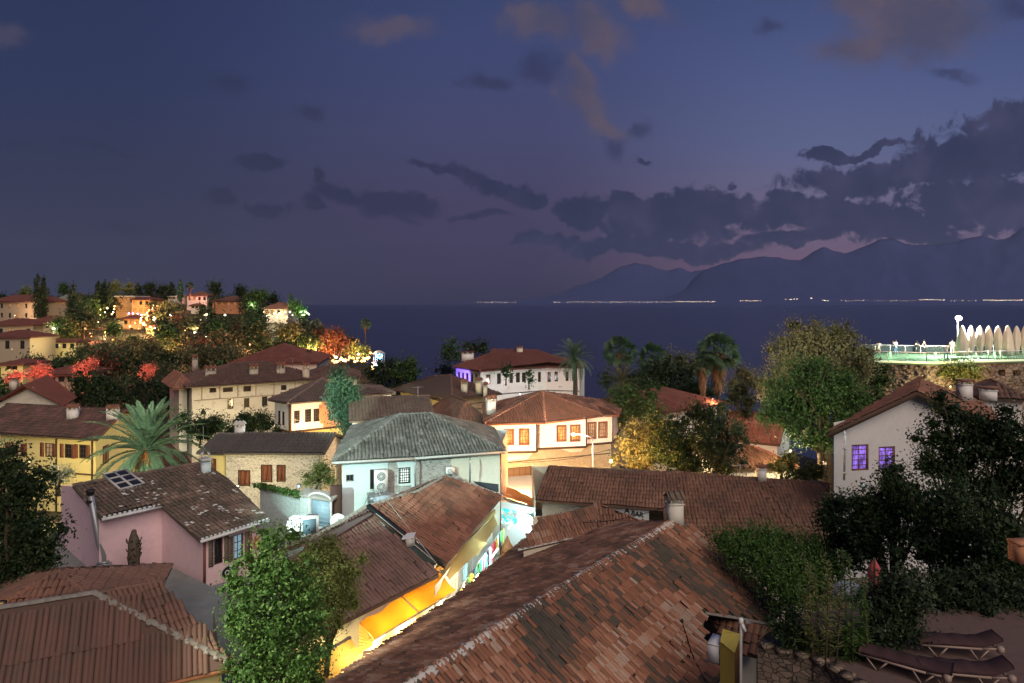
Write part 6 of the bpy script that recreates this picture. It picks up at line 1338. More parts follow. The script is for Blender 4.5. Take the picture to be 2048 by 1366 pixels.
# the dark garden on the right
R_ = [('tall dark tree beside the violet windowed gable', [(1900, 830, 44), (1880, 880, 44), (1950, 870, 58), (1915, 930, 60), (1870, 930, 30), (1990, 900, 50)], 25, 5200), ('dark tree cut by the right edge below the castle wall', [(2010, 860, 52), (2050, 900, 70), (2030, 960, 66), (1980, 980, 56)], 24, 5200),
      ('dark broadleaf tree under the violet windows', [(1790, 975, 44), (1750, 1005, 42), (1820, 1010, 50), (1775, 1050, 52), (1720, 1050, 34), (1740, 1090, 40)], 23.5, 6500), ('blackish tree filling the garden right of the red parasol', [(1880, 1010, 60), (1900, 1080, 66), (1850, 1090, 50), (1950, 1060, 60), (1930, 1140, 50)], 21.5, 6000),
      ('blackish tree at the right edge above the terrace', [(2010, 1060, 62), (2040, 1130, 66), (1985, 1150, 48), (2020, 1190, 40)], 19.5, 4500), ('dark shrub tree at the right end of the longest roof', [(1680, 1010, 28), (1665, 1045, 30), (1690, 1080, 34), (1700, 1115, 34)], 25.5, 3500)]
for i, (lb, lo, Y, n_) in enumerate(R_): px_tree('garden_tree', lb, lo, Y, (lo[0][0], 1250), int(n_ * 1.7), .125, L_MIDD, 20 + i, zg=-13.5, r0=.12, clump=14, tone=.45, sub=0)
def creeper():
    t = thing('vine_mass', 'thick green vine heap hanging over the roof edge right of the patched roof', 'vine', (9.5, 25, -14.5)); bl = []
    for u, v, r in ((1450, 1085, 30), (1490, 1080, 36), (1535, 1080, 36), (1575, 1095, 38), (1625, 1095, 32), (1510, 1120, 44), (1560, 1140, 48), (1610, 1140, 44), (1655, 1130, 34), (1580, 1190, 44), (1630, 1180, 40), (1540, 1165, 30), (1475, 1110, 26)):
        y = 25.5 - (v - 1080) * .02; bl.append((P(u, v, y), r / F * y, r / F * y, r / F * y))
    b = MB(); 
    for q in bl: b.tube([V((q[0].x, q[0].y, -14.5)), q[0]], [.05, .02], 5)
    b.build('stems', BARK, t); leaves('foliage', t, bl, 19000, .10, L_BRIGHT, 31, clump=14, tone=.5, droop=.5, shell=.75)
creeper()
def upright_plants():
    rng = random.Random(6)
    for k, (lb, pos, m, n_) in enumerate((('tall spiky yellow green shrub rising in front of the vines', [(1610, 1290, 1125), (1635, 1300, 1150), (1650, 1290, 1120), (1670, 1300, 1170), (1625, 1310, 1190), (1655, 1330, 1230)], L_YEL, 150), ('feathery bright green shrub right beside the spiky yellow one', [(1690, 1320, 1095), (1705, 1310, 1110), (1720, 1330, 1150), (1735, 1330, 1190), (1700, 1350, 1240), (1715, 1360, 1270)], L_BRIGHT, 190))):
        Y = 15.7; t = thing('tall_shrub', lb, 'shrub', P(pos[0][0], 1345, Y)); b = MB(); st = MB()
        for (u, vb, vt) in pos:
            a = P(u, vb, Y + rng.uniform(-.3, .3)); c = P(u + rng.uniform(-12, 12), vt, Y); st.tube([a - V((0, 0, .6)), a.lerp(c, .5) + V((.05, 0, 0)), c], [.025, .018, .006], 5)
            for i in range(n_):
                s = rng.random() ** .8; p = a.lerp(c, s); an = rng.uniform(0, 6.28); L = rng.uniform(.12, .3) * (1.2 - .6 * s); d = V((math.cos(an), math.sin(an), rng.uniform(.1, .8))).normalized(); q = V((-d.y, d.x, 0)).normalized() * .018; b.face([p, p + d * L * .5 + q, p + d * L - V((0, 0, .04)), p + d * L * .5 - q], rng.uniform(.1, 1))
        st.build('stems', BARK, t); b.build('foliage', m, t)
    px_tree('dark_shrub', 'dark arching shrub between the feathery shrub and the sun loungers', [(1780, 1180, 42), (1815, 1170, 36), (1760, 1230, 50), (1810, 1230, 46), (1780, 1275, 46), (1840, 1200, 22), (1745, 1290, 34)], 16.2, (1780, 1340), 7000, .10, L_DARK, 41, cat='shrub', r0=.05, tone=.6)
    px_tree('dark_shrub', 'low dark shrub on the corner of the stone retaining wall', [(1560, 1265, 26), (1600, 1275, 34), (1640, 1300, 34), (1690, 1300, 34), (1580, 1240, 20)], 16.2, (1600, 1330), 4500, .09, L_MIDD, 42, cat='shrub', r0=.04)
    px_tree('hedge', 'long dark hedge behind the loungers at the back of the right terrace', [(1880, 1215, 40), (1940, 1215, 44), (2000, 1230, 48), (2060, 1250, 50), (1960, 1180, 40), (2030, 1200, 44), (1900, 1170, 40), (1840, 1200, 30)], 18.6, (1960, 1290), 12000, .12, L_DARK, 43, cat='hedge', r0=.05)
upright_plants()
# middle left greenery
L_GLOW = leafmat('pale_glow_leaf', (.3, .35, .2), (.55, .6, .4), (.8, .8, .7))  # pale leaf colour stands for the brightly lit wall seen through leaves
MIDL = [('dark_tree', 'dark rounded tree below the two dark fan palms', [(1265, 765, 26), (1290, 770, 24), (1250, 780, 20), (1215, 760, 18)], 86, 2600, L_MIDD), ('dark_tree', 'dark tree between the skirted palms and the low red roof', [(1395, 775, 20), (1375, 780, 20), (1420, 785, 16)], 84, 1800, L_MIDD), ('dark_tree', 'brownish dark tree left of the great round trees', [(1480, 745, 16), (1500, 760, 20), (1475, 770, 22), (1515, 775, 16)], 70, 2200, L_OLIVE),
    ('dark_tree', 'dark green tree clump right of the small gable house on the left', [(165, 765, 26), (195, 770, 34), (225, 775, 30), (180, 795, 30), (215, 800, 30), (155, 790, 18)], 84, 4500, L_MIDD),
    ('dark_tree', 'dark tree behind the top of the big palm', [(260, 790, 30), (300, 800, 34), (335, 800, 32), (320, 770, 24), (280, 765, 22)], 88, 3500, L_DARK), ('hedge_tree', 'low dark green tree in front of the stone mansion, left part', [(400, 850, 26), (435, 855, 28), (370, 850, 24), (415, 870, 24)], 66, 3500, L_MIDD),
    ('hedge_tree', 'dark green shrub tree at the foot of the stone mansion wall', [(480, 845, 22), (505, 840, 22), (530, 850, 24), (555, 860, 18), (500, 862, 20), (460, 862, 18)], 64, 3500, L_MIDD), ('dark_tree', 'dark rounded tree against the sea left of the white hotel house', [(745, 745, 26), (775, 742, 24), (800, 755, 26), (760, 765, 24)], 112, 2600, L_DARK),
    ('green_tree', 'paler green tree right of the dark rounded one, against the sea', [(815, 730, 18), (812, 752, 22), (825, 745, 14)], 108, 1600, L_MID), ('tall_tree', 'tall grey green tree left of the wide white chimney', [(900, 700, 18, 0, 1.2), (910, 715, 16), (892, 712, 14)], 106, 1200, L_MID), ('dark_tree', 'dark flat topped tree behind the wide white chimney', [(945, 698, 18, 0, .7), (965, 700, 14, 0, .7), (888, 742, 16)], 110, 1200, L_DARK),
    ('bush', 'bush lit from behind below the pale lichen roof on the left', [(630, 955, 20), (645, 940, 18), (658, 960, 14)], 42, 1800, L_YEL), ('bush', 'small lit bush in front of the orange tiled low house', [(1560, 935, 20), (1580, 925, 16)], 39, 1400, L_YEL), ('bush', 'dark bush right of the small lit bush below the great trees', [(1610, 945, 24), (1590, 960, 18), (1635, 950, 18)], 38, 1600, L_MIDD),
    ('pale_glow_tree', 'small tree with pale leaves painted as lit wall glow between dark bush and yellow house', [(118, 955, 20), (135, 945, 16), (108, 940, 14)], 46, 900, L_GLOW), ('street_tree', 'small dark leafed sapling against the hotel front, left', [(1012, 740, 9), (1020, 733, 8), (1014, 752, 8)], 90, 260, L_MIDD), ('street_tree', 'small dark leafed sapling against the hotel front, right', [(1058, 748, 8), (1060, 760, 8)], 90, 220, L_MIDD),
    ('castle_creeper', 'yellow lit creeper hanging on the fortress wall', [(1890, 740, 14), (1920, 738, 18), (1945, 742, 18), (1915, 752, 18), (1880, 748, 10)], 74.0, 2600, L_YEL), ('dark_tree', 'dark tree under the castle wall right of the olive tree top', [(1750, 740, 20), (1770, 760, 18), (1745, 765, 22)], 66, 1500, L_MIDG)]
for i, (nm, lb, lo, Y, n_, m) in enumerate(MIDL):
    px_tree(nm, lb, lo, Y, (lo[0][0], max(q[1] for q in lo) + 1300 / Y), n_, max(.11, Y * .0036), m, 60 + i, r0=.1, cat='bush' if nm == 'bush' else 'creeper' if 'creeper' in nm else 'tree', sub=1)
# ================================================================ THE HILL ON THE LEFT
def hb(name, label, u0, u1, ve, vb, Y, rise, wallm, roofm, nw=3, nf=1, depth=9, over=.6, lit=None, dy=0, seed=0, kind='hip', flat=False, litn=0, base=None):
    ze = (607 - ve) / F * Y; zb = base if base is not None else min((607 - vb) / F * Y - 3, ground_z((u0 + u1 - 2048) / 2 / F * Y, Y) - 1); a = V(((u0 - 1024) / F * Y, Y, 0)); b = V(((u1 - 1024) / F * (Y + dy), Y + dy, 0)); fp = rect_foot(a, b, depth)
    th = thing(name, label, 'house', ((a.x + b.x) / 2, Y, zb)); zr = ze + rise / F * (Y + depth / 2)
    if flat: s = MB(); c = [V((p.x, p.y, ze + .25)) for p in fp]; m = sum(c, V((0, 0, 0))) / 4; s.poly_slab([p + (p - m).normalized() * over for p in c], .4); s.build('roof', roofm, th)
    else: hip_roof(th, fp, ze, zr, roofm, over, kind, seed=seed, pitch=.6, course=.9, seg=2, contrast=.1, slab=.3, amp=.08)
    W = Wall(a, b, zb, ze + .02); zf = (607 - vb) / F * Y; hh = (ze - zf) / nf; rng = random.Random(seed)
    for j in range(nf):
        for i in range(nw): q = W.L * (i + .5) / nw; W.op.append((q - .5, q + .5, zf + hh * j + hh * .28, zf + hh * j + hh * .78))
    W.build(th, wallm)
    for i, o in enumerate(W.ops): window(W, o, th, cols=2, rows=2, pane=lit if (lit and (rng.random() < .35 or i < litn)) else GLASS)
    box_walls(th, fp, zb, ze, wallm, skip=(0,)); return th, W
HC = plaster('hill_cream', (.36, .29, .20), amt=.3); HO = plaster('hill_ochre', (.55, .32, .14), amt=.2); HW = plaster('hill_white', (.55, .52, .46), amt=.1)
hb('apartment_house', 'three storey cream house with lit windows near the far left skyline', -20, 78, 603, 640, 215, 13, HC, T_MAR, 6, 2, lit=WARMPANE, seed=1, dy=-8)
hb('tiled_house', 'cream house with long dark roof below the three storey one', -25, 66, 650, 682, 188, 12, HC, T_MAR, 5, 1, lit=WARMPANE, seed=2)
hb('tiled_house', 'cream annex with balcony corner right of the long dark roofed house', 66, 104, 643, 680, 192, 11, HC, T_MAR, 2, 2, seed=22)
hb('tiled_house', 'plain dim house with one dark window at the far left edge, below the cream ones', -30, 60, 674, 707, 160, 12, HC, T_MAR, 3, 1, seed=3)
hb('tiled_house', 'small house with pale pink roof between two pointed cypresses', 98, 140, 606, 626, 232, 16, SALM, T_PALE, 2, 1, seed=4)
hb('garden_house', 'low long wall house glowing pale yellow above the red lit tree', 90, 152, 683, 702, 172, 4, YELLOW, T_MAR, 4, 1, seed=5, depth=5)
hb('villa', 'white flat roofed villa with glowing ochre wall on the skyline', 232, 270, 593, 628, 238, 0, HO, HW, 3, 2, lit=WARMPANE, flat=True, seed=6, litn=3)
hb('villa', 'ochre villa with flat eaves right of the white flat roof', 264, 300, 599, 628, 232, 5, HO, T_MAR, 3, 2, lit=WARMPANE, seed=7, litn=3)
hb('villa', 'orange lit house front below the ochre villa, beside the restaurant lights', 246, 282, 637, 668, 205, 8, HO, T_MAR, 3, 2, lit=WARMPANE, seed=8)
hb('villa', 'small yellow lit garden house under the restaurant lights', 292, 318, 652, 668, 200, 3, YELLOW, T_MAR, 2, 1, lit=WARMPANE, seed=18)
hb('tiled_house', 'pinkish house with long flat roof on the skyline right of the tall dark tree', 425, 490, 602, 613, 248, 9, SALM, T_RED, 5, 1, lit=WARMPANE, seed=9, litn=4)
hb('white_house', 'white house with red roof lit by a row of warm lamps on the headland', 528, 575, 617, 632, 226, 12, HW, T_RED, 4, 1, lit=WARMPANE, seed=10, depth=12, litn=2)
hb('tiled_house', 'red and white lit house under the skyline palm', 374, 414, 591, 604, 268, 8, HW, T_RED, 4, 1, lit=WARMPANE, seed=11, litn=2)
hb('white_house', 'small white house next to the slim green cypress on the skyline', 336, 352, 593, 600, 262, 2, HW, HW, 2, 1, flat=True, seed=12)
hb('tiled_house', 'yellow lit low house front at the far left above the gable house', 2, 46, 728, 744, 122, 7, YELLOW, T_MAR, 4, 1, seed=13, depth=6)
hb('tiled_house', 'dark roofed house behind the red lit trees on the left', 78, 150, 748, 770, 112, 12, HC, T_MAR, 4, 1, seed=14, depth=8)
hb('tiled_house', 'small orange house between the trees left of the restaurant lights', 190, 206, 660, 678, 205, 5, HO, T_MAR, 1, 1, lit=WARMPANE, litn=1, seed=15, depth=5)
hb('tiled_house', 'tiny lit house with white front on the hillside below the skyline house', 382, 398, 611, 618, 250, 4, HW, T_RED, 2, 1, seed=16, depth=4)
def gable_left():
    th = thing('gable_house', 'cream gable house with dark red roof behind the long yellow house', 'house', (-55, 80, -18)); A = P(48, 771, 75); B = P(96, 752, 85.5); B.z = A.z; C = Q(127, 811, -11.25); D_ = Q(154, 795, -11.25); E = A + (A - C); E.z = C.z; E.x = A.x - (C.x - A.x); E.y = A.y + .3; G = E + (B - A)
    f = roof_face('roof', th, [A, C, D_, B], T_MAR, seed=190, seg=3, pitch=.27, contrast=.12); roof_face('roof', th, [E, A, B, G], T_MAR, seed=191, seg=3, pitch=.27, contrast=.12)
    o = V((0, .5, 0)); W = Wall(E + V((.5, .5, 0)), C + V((-.5, .5, 0)), -18, C.z + .05, ztop=[((A - E).length * .86, A.z - .25)]); W.build(th, CREAM); W2 = Wall(C + V((-.5, .5, 0)), D_ + V((-.5, .3, 0)), -18, C.z + .1); W2.build(th, CREAM); ridge(f, [A, B], T_MAR); ridge(f, [A, C], WOODR, r=.08, name='verge')
    chimney(th, P(28, 780, 79), .7, .6, 1.3, 0, CREAM, 'flat', T_RED)
gable_left()

# hillside wood: copies of a few trees, each its own object
PROTO = []
for i, (m, R__, H, tn, lb) in enumerate(((L_DARK, 3.2, 3.4, .4, 'dark rounded tree in the wood on the left hillside'), (L_MIDD, 3.0, 2.8, .5, 'dark green spreading tree on the left hillside'), (L_LITRED, 2.7, 2.4, .5, 'red brown tree coloured by painted lamplight on the left hillside'), (L_OLIVE, 2.6, 2.4, .3, 'brownish olive tree on the left hillside'), (L_MID, 2.8, 3.2, .4, 'mid green tree on the left hillside'))):
    t = tree('hillside_tree', lb, V((0, 0, 0)), V((0, 0, 3.6 + H * .4)), R__, H, k=7, n=950, size=.75, mat_=m, seed=i + 3, r0=.22, clump=10, tone=tn, sub=1, group='trees on the left hillside, ' + ('darkest', 'dark green', 'red brown', 'olive', 'mid green')[i]); PROTO.append(t)
HB = [(-20, 78, 598, 640, 215), (-25, 104, 640, 682, 185), (-30, 60, 665, 707, 160), (98, 140, 594, 626, 232), (90, 152, 680, 702, 172), (232, 300, 588, 628, 232), (246, 320, 633, 668, 200), (425, 490, 596, 613, 248), (525, 590, 606, 640, 226), (374, 414, 585, 604, 268), (0, 50, 722, 744, 122), (78, 150, 738, 765, 112), (336, 352, 590, 600, 262), (640, 760, 700, 735, 190), (382, 398, 606, 618, 250), (190, 206, 655, 678, 205)]
def place_hill():
    rng = random.Random(12); pts = []; tries = 0; used = set()
    while len(pts) < 292 and tries < 16000:
        tries += 1; Y = rng.uniform(108, 320); u = rng.uniform(-30, 800); x = (u - 1024) / F * Y
        if land_dist(x, Y) < 3: continue
        if Y < 125 and u > 330: continue
        z = ground_z(x, Y); sc = rng.uniform(.65, 1.15) * (.75 if Y > 255 else 1); top = 607 - (z + 8.4 * sc) / Y * F; vb = 607 - z / Y * F
        if top < 578 or (u > 440 and top < 584 + max(0, u - 500) * .42): continue
        r = 3.2 * sc / Y * F
        if any(b[0] - r * .45 < u < b[1] + r * .45 and top < b[3] - 6 and vb > b[2] and Y < b[4] + 8 for b in HB): continue
        if u > 620 and 140 < Y < 212 and top < 700: continue
        if any((x - q[0]) ** 2 + (Y - q[1]) ** 2 < (2.5 * (sc + q[2])) ** 2 * .55 for q in pts): continue
        pts.append((x, Y, sc)); reds = (u > 90 and v_mid(z, Y) > 660 and u < 560)
        k = rng.choices(range(5), (3, 2.5, 2, 4, 1.5) if reds else (3, 3.5, 1, 3, 2))[0]
        if k not in used: used.add(k); o = PROTO[k]; o.location = (x, Y, z - .3); o.scale = (sc, sc, sc * rng.uniform(.9, 1.1)); o.rotation_euler = (0, 0, rng.uniform(0, 6))
        else: dup(PROTO[k], (x, Y, z - .3), rng.uniform(0, 6), (sc, sc, sc * rng.uniform(.9, 1.1)))
def v_mid(z, Y): return 607 - (z + 4) / Y * F
place_hill()
def sky_trees():
    for lb, u, vb, vt, Y, r in (('slim dark cypress, taller of the close pair near the left skyline', 76, 640, 545, 205, 1.7), ('slim dark cypress, shorter one of the close pair near the left skyline', 88, 640, 551, 206, 1.3), ('pointed dark cypress right of the pale pink roof', 146, 655, 565, 195, 2.3), ('thin pointed cypress on the skyline, first of three left of the ochre villa', 196, 610, 562, 225, 1.2), ('thin pointed cypress on the skyline, middle one of three', 209, 612, 560, 226, 1.4), ('thin pointed cypress on the skyline, last of three', 219, 610, 565, 224, 1.2), ('small round topped cypress left of the skyline row', 276, 598, 567, 255, 1.9), ('slim green cypress by the small white house', 361, 603, 559, 245, 1.1), ('slim dark cypress right of the twin round trees', 343, 596, 564, 265, 2.0), ('tiny pale cypress right of the white headland house', 582, 620, 588, 228, .8)):
        z = (607 - vb) / F * Y; cypress(lb, P(u, vb, Y), (vb - vt) / F * Y, r, seed=int(u), n=1100, size=.6, mat_=L_DARK if u not in (361, 582) else L_CYP)
    for lb, u, v, r, Y in (('big dark wind swept pine on the skyline above the pinkish house', 430, 578, 16, 240), ('round dark pine on the skyline, left one of the twins', 300, 578, 13, 255), ('round dark pine on the skyline, right one of the twins', 324, 582, 12, 258), ('dark tree on the skyline left of the grey green eucalyptus', 480, 582, 10, 245), ('pale lit tree on the skyline at the far left', 52, 584, 13, 240), ('orange lit tree on the skyline left of the ochre villa', 231, 576, 9, 245), ('yellow lit tree on the skyline above the white flat roof', 258, 578, 10, 250), ('pinkish lit tree on the skyline left of the pointed cypress', 127, 578, 9, 250), ('grey green eucalyptus on the headland skyline', 505, 595, 15, 238), ('grey green eucalyptus beside the first, taller', 524, 588, 13, 236), ('bright green lit tree right of the white headland house', 592, 614, 10, 225), ('green lit tree at the right end of the headland lamps', 604, 628, 12, 222), ('round dark tree left of the headland house', 545, 598, 10, 240)):
        m = L_DARK if 'dark' in lb else L_YEL if ('lit' in lb and 'green' not in lb and 'pink' not in lb) else L_MID; rm = r / F * Y  # trees called lit get yellow leaves, their lamplight put into the colour
        c = P(u, v, Y); base = V((c.x, c.y, min(c.z - rm * 1.6, -2))); tree('skyline_tree', lb, base, c, rm, rm * 1.25, k=6, n=900, size=.6, mat_=m, seed=int(u), r0=.2, clump=10, sub=1)
    for lb, u, v, Y, vb in (('lone tall fan palm against the sea beside the promenade lights', 731, 648, 190, 712), ('red lit fan palm on the headland slope, right one', 631, 648, 188, 712), ('red lit fan palm on the headland slope, left one', 593, 657, 188, 712)):
        fan_palm(lb, P(u, vb, Y), P(u, v, Y), 1.75, 40, int(u), None, .18, 70, 1.8, tone=.5)
    fan_palm('fan palm silhouette on the skyline above the red and white house', P(380, 600, 262), P(380, 572, 262), 1.8, 30, 2, None, .25, 30, 2, tone=.1)
    # bare white branched lit trees along the promenade; lamplight put into leaf colours
    rng = random.Random(4)
    for k, (u, v, r, c_) in enumerate(((600, 690, 24, L_OLIVE), (622, 685, 22, L_YEL), (645, 680, 28, L_LITRED), (668, 676, 26, L_LITRED), (682, 690, 20, L_LITRED), (694, 700, 14, L_OLIVE), (712, 700, 12, L_YEL), (728, 706, 12, L_YEL), (575, 690, 22, L_OLIVE), (655, 702, 16, L_LITRED))):
        Y = 186 + k % 3; c = P(u, v, Y); rm = r / F * Y; b0 = P(u, 724, Y); tree('promenade_tree', ['green brown tree second in the lit promenade row from the left', 'yellowish tree third in the lit promenade row', 'red orange tree fourth in the lit promenade row', 'tallest red orange tree of the lit promenade row', 'red orange tree right of the tallest in the promenade row', 'small olive tree right of the red orange promenade trees', 'small yellow lit tree left of the blue lit kiosk', 'yellow lit tree nearest the blue lit kiosk', 'first dull tree at the left of the lit promenade row', 'low red tree in front of the promenade lamps'][k], b0, c, rm, rm * 1.05, k=7, n=900, size=.5, mat_=c_, seed=k + 9, r0=.16, clump=8, sub=3)
sky_trees()

def hill_lights():
    W1 = emit('bulb_warm', (1, .62, .22), 4.5); W2 = emit('bulb_white', (1, .86, .6), 6); W3 = emit('bulb_orange', (1, .38, .1), 4); B1 = emit('bulb_blue', (.12, .45, 1), 22); M1 = emit('bulb_magenta', (1, .25, .8), 12)
    b = MB(); b.lathe((0, 0, 0), [(.08, -.30), (.30, -.12), (.34, .08), (.2, .28), (.05, .34)], 10); pr = {}
    def bulb(u, v, Y, k='w', s=1.0, zone='on the left hillside'):
        m = {'w': W1, 'W': W2, 'o': W3, 'b': B1, 'm': M1}[k]; p = P(u, v, Y)
        if k not in pr: o = b.build('lamp_bulb', m); pr[k] = o
        else: o = pr[k].copy(); COL.objects.link(o)
        o.location = p; o.scale = (s, s, s); cn = {'w': 'warm yellow', 'W': 'white', 'o': 'orange', 'b': 'blue', 'm': 'magenta'}[k]; o['label'] = 'small glowing %s lamp %s' % (cn, zone); o['category'] = 'lamp'; o['group'] = '%s lamps %s' % (cn, zone)
        return p
    def post(u, v, Y, k='W', w_=0, c=(1, .85, .6), lab=''):
        p = P(u, v, Y); g = min(p.z - 3, ground_z(p.x, p.y)); t = thing('street_lamp', lab, 'street lamp', (p.x, p.y, g)); q = MB(); q.tube([V((p.x, p.y, g)), p], .07, 6); q.build('pole', GREYM, t); q = MB(); q.lathe(p - V((0, 0, .25)), [(.1, 0), (.32, .15), (.32, .4), (.1, .5)], 10); q.build('lamp_head', W2 if k == 'W' else W1 if k == 'w' else W3, t)
        if w_: lamp('lamp_light', p + V((0, -1, 0)), c, w_, t, .3)
    rng = random.Random(9)
    for i in range(42): u = 636 + (i / 42) * 108 + rng.uniform(-2, 2); bulb(u, 728 - (u - 636) * .135 + rng.uniform(-9, 7), 186 + rng.uniform(-2, 4), rng.choice('wwwWo'), rng.uniform(.5, 1.15), 'along the harbour promenade')
    for i in range(12): bulb(528 + i * 5.2, 627 + rng.uniform(-3, 5) + (3 if i % 2 else 0), 221, rng.choice('wwW'), rng.uniform(.6, 1.1), 'below the white headland house')
    for i in range(6): bulb(602 + i * 3.2, 627 + rng.uniform(-3, 5), 219, 'W', .6, 'among the green lit trees of the headland')
    for i in range(30): u = 270 + rng.random() * 56; bulb(u, 632 + (u - 270) * .25 + rng.uniform(-7, 16), 204 - rng.uniform(0, 6), rng.choice('wwwwoW'), rng.uniform(.5, 1.0), 'on the hillside restaurant terraces')
    for i in range(10): bulb(200 + rng.random() * 30, 612 + rng.random() * 18, 208, rng.choice('wW'), rng.uniform(.4, .7), 'in the trees left of the ochre villa')
    for i in range(34):
        u = rng.uniform(110, 520); v = rng.uniform(625, 700); bulb(u, v, 172 + (700 - v) * .45, rng.choice('wwoW'), rng.uniform(.35, .7), 'scattered among the hillside trees')
    for u, v in ((258, 627), (266, 627), (275, 628), (283, 630)): bulb(u, v, 208, 'm', .7, 'above the hillside restaurant')
    for u, v, Y in ((753, 709, 182), (758, 708, 182), (763, 711, 182), (756, 714, 182), (761, 716, 182), (597, 708, 150), (602, 709, 150)): bulb(u, v, Y, 'b', .9, 'by the sea kiosk' if u > 700 else 'behind the maroon roof')
    for i, (u, v, Y, k, w_, c, lb) in enumerate(((342, 630, 200, 'W', 0, None, 'white lamp on the dark slope, upper one left of the middle'), (413, 629, 215, 'W', 0, None, 'white lamp on the dark slope under the pinkish skyline house'), (450, 630, 220, 'W', 0, None, 'lone white lamp right of the middle of the dark slope'), (400, 640, 205, 'W', 0, None, 'small white lamp between the two slope lamps'), (431, 652, 200, 'W', 0, None, 'faint white lamp lower on the dark slope'), (394, 656, 190, 'w', 700, (1, .75, .4), 'bright yellow lamp on the path below the dark slope'), (390, 665, 188, 'W', 0, None, 'white lamp just below the bright yellow path lamp'), (423, 680, 175, 'W', 500, (1, .85, .6), 'bright white lamp left above the stone mansion roof'), (335, 676, 178, 'W', 600, (1, .8, .6), 'white lamp right below the restaurant terraces'), (108, 657, 184, 'W', 900, (1, .8, .5), 'bright white lamp at the corner of the cream annex'), (70, 608, 212, 'W', 300, (1, .85, .6), 'upper lamp on the three storey house corner'), (70, 621, 212, 'W', 300, (1, .85, .6), 'lower lamp on the three storey house corner'), (212, 665, 196, 'w', 900, (1, .7, .35), 'yellow lamp beside the small orange house'), (98, 668, 176, 'W', 450, (1, .8, .5), 'white lamp above the pale yellow garden house'))):
        post(u, v, Y, k, w_, c or (1, 1, 1), lb)
    # floods that colour walls and trees
    def flood(u, v, Y, c, w_, lb, s=.4): p = P(u, v, Y); t = thing('garden_spotlight', lb, 'spotlight', p); q = MB(); q.box(p, .3, .2, .25); q.tube([p - V((0, 0, .4)), p], .04, 6); q.build('body', BLACKP, t); lamp('spot_light', p + V((0, -.5, .4)), c, w_, t, s)
    flood(300, 622, 214, (1, .55, .2), 24000, 'warm spotlight washing the ochre villas on the skyline')
    flood(255, 632, 222, (1, .62, .25), 6000, 'warm spotlight under the white flat roofed villa')
    flood(288, 646, 196, (1, .6, .25), 14000, 'warm spotlight by the hillside restaurant terraces')
    flood(120, 692, 163, (1, .82, .4), 2200, 'yellow spotlight in front of the pale yellow garden house')
    flood(555, 630, 219, (1, .8, .5), 4500, 'warm spotlight in front of the white headland house')
    flood(608, 622, 219, (.5, 1, .4), 2600, 'green spotlight under the headland trees')
    flood(620, 715, 183, (1, .62, .2), 20000, 'yellow spotlight at the foot of the promenade trees')
    flood(668, 712, 180, (1, .36, .14), 14000, 'orange red spotlight among the promenade trees')
    flood(718, 716, 181, (1, .75, .35), 6000, 'warm spotlight by the small promenade trees')
    flood(560, 712, 170, (1, .6, .25), 5000, 'amber spotlight at the left end of the promenade')
    flood(505, 612, 230, (.9, 1, .6), 2500, 'pale green spotlight under the headland eucalyptus')
    flood(395, 598, 262, (1, .35, .25), 3500, 'red spotlight before the red and white skyline house')
    flood(40, 665, 178, (1, .7, .38), 1800, 'warm spotlight in front of the long dark roofed cream house'); flood(30, 632, 203, (1, .6, .35), 3500, 'orange spotlight before the three storey house')
    flood(25, 700, 150, (1, .75, .5), 700, 'warm spotlight before the plain dim house'); flood(20, 742, 117, (1, .8, .35), 900, 'yellow spotlight before the yellow lit low house'); flood(120, 612, 224, (1, .6, .5), 2500, 'pink spotlight by the pale pink roof')
    flood(180, 668, 188, (1, .3, .15), 5000, 'red spotlight deep in the hillside wood'); flood(330, 705, 160, (1, .5, .2), 5500, 'amber spotlight among the brown hillside trees'); flood(500, 690, 160, (1, .38, .2), 5500, 'red amber spotlight behind the stone mansion'); flood(240, 690, 170, (1, .4, .2), 4500, 'red amber spotlight in the trees below the restaurant')
    # trees lit by red lamps, part of that red put into the leaf colour
    for lb, lo, Y in (('coral red lit tree, the middle one left of the gable house', [(75, 742, 12), (85, 738, 12), (65, 750, 11), (92, 748, 9)], 100), ('coral red lit tree with bright base right of the gable house', [(165, 735, 13), (180, 730, 12), (172, 745, 11), (158, 742, 8)], 100), ('small coral red lit shrub low at the far left', [(28, 756, 8), (38, 751, 7), (20, 760, 6)], 98), ('thin coral red lit tree behind the big palm', [(295, 742, 8), (288, 752, 7), (300, 736, 6)], 100)):
        px_tree('coral_lit_tree', lb, lo, Y, (lo[0][0], 790), 1800, .24, L_LITCORAL, int(lo[0][0]), zg=-19, r0=.1, sub=1, clump=8, tone=.6)
        p = P(lo[0][0], lo[0][1] + 10, Y - 5); lamp('red_light', p, (1, .22, .16), 2600, bpy.data.objects[[o.name for o in bpy.data.objects if o.name.startswith('coral_lit_tree')][-1]], .3)
    # the blue lit kiosk by the sea
    p = P(758, 722, 182); t = thing('sea_kiosk', 'blue lit round kiosk on posts at the water edge', 'kiosk', p); q = MB(); q.lathe(p + V((0, 0, 1.9)), [(1.7, 0), (1.75, .1), (.9, .7), (.1, 1.0)], 14); q.build('roof', HW, t); q = MB()
    for i in range(6): a = i * PI / 3; q.tube([p + V((math.cos(a) * 1.4, math.sin(a) * 1.4, -1)), p + V((math.cos(a) * 1.4, math.sin(a) * 1.4, 1.95))], .08, 6)
    q.lathe(p - V((0, 0, 2.5)), [(1.9, 0), (1.9, 2.2)], 14); q.build('posts', HW, t); lamp('blue_light', p + V((0, -2.3, 1)), (.15, .45, 1), 1600, t, .3)
L_LITCORAL = leafmat('lamplit_coral_leaf', (.25, .1, .07), (.45, .2, .14), (.6, .3, .2), .3)
hill_lights()
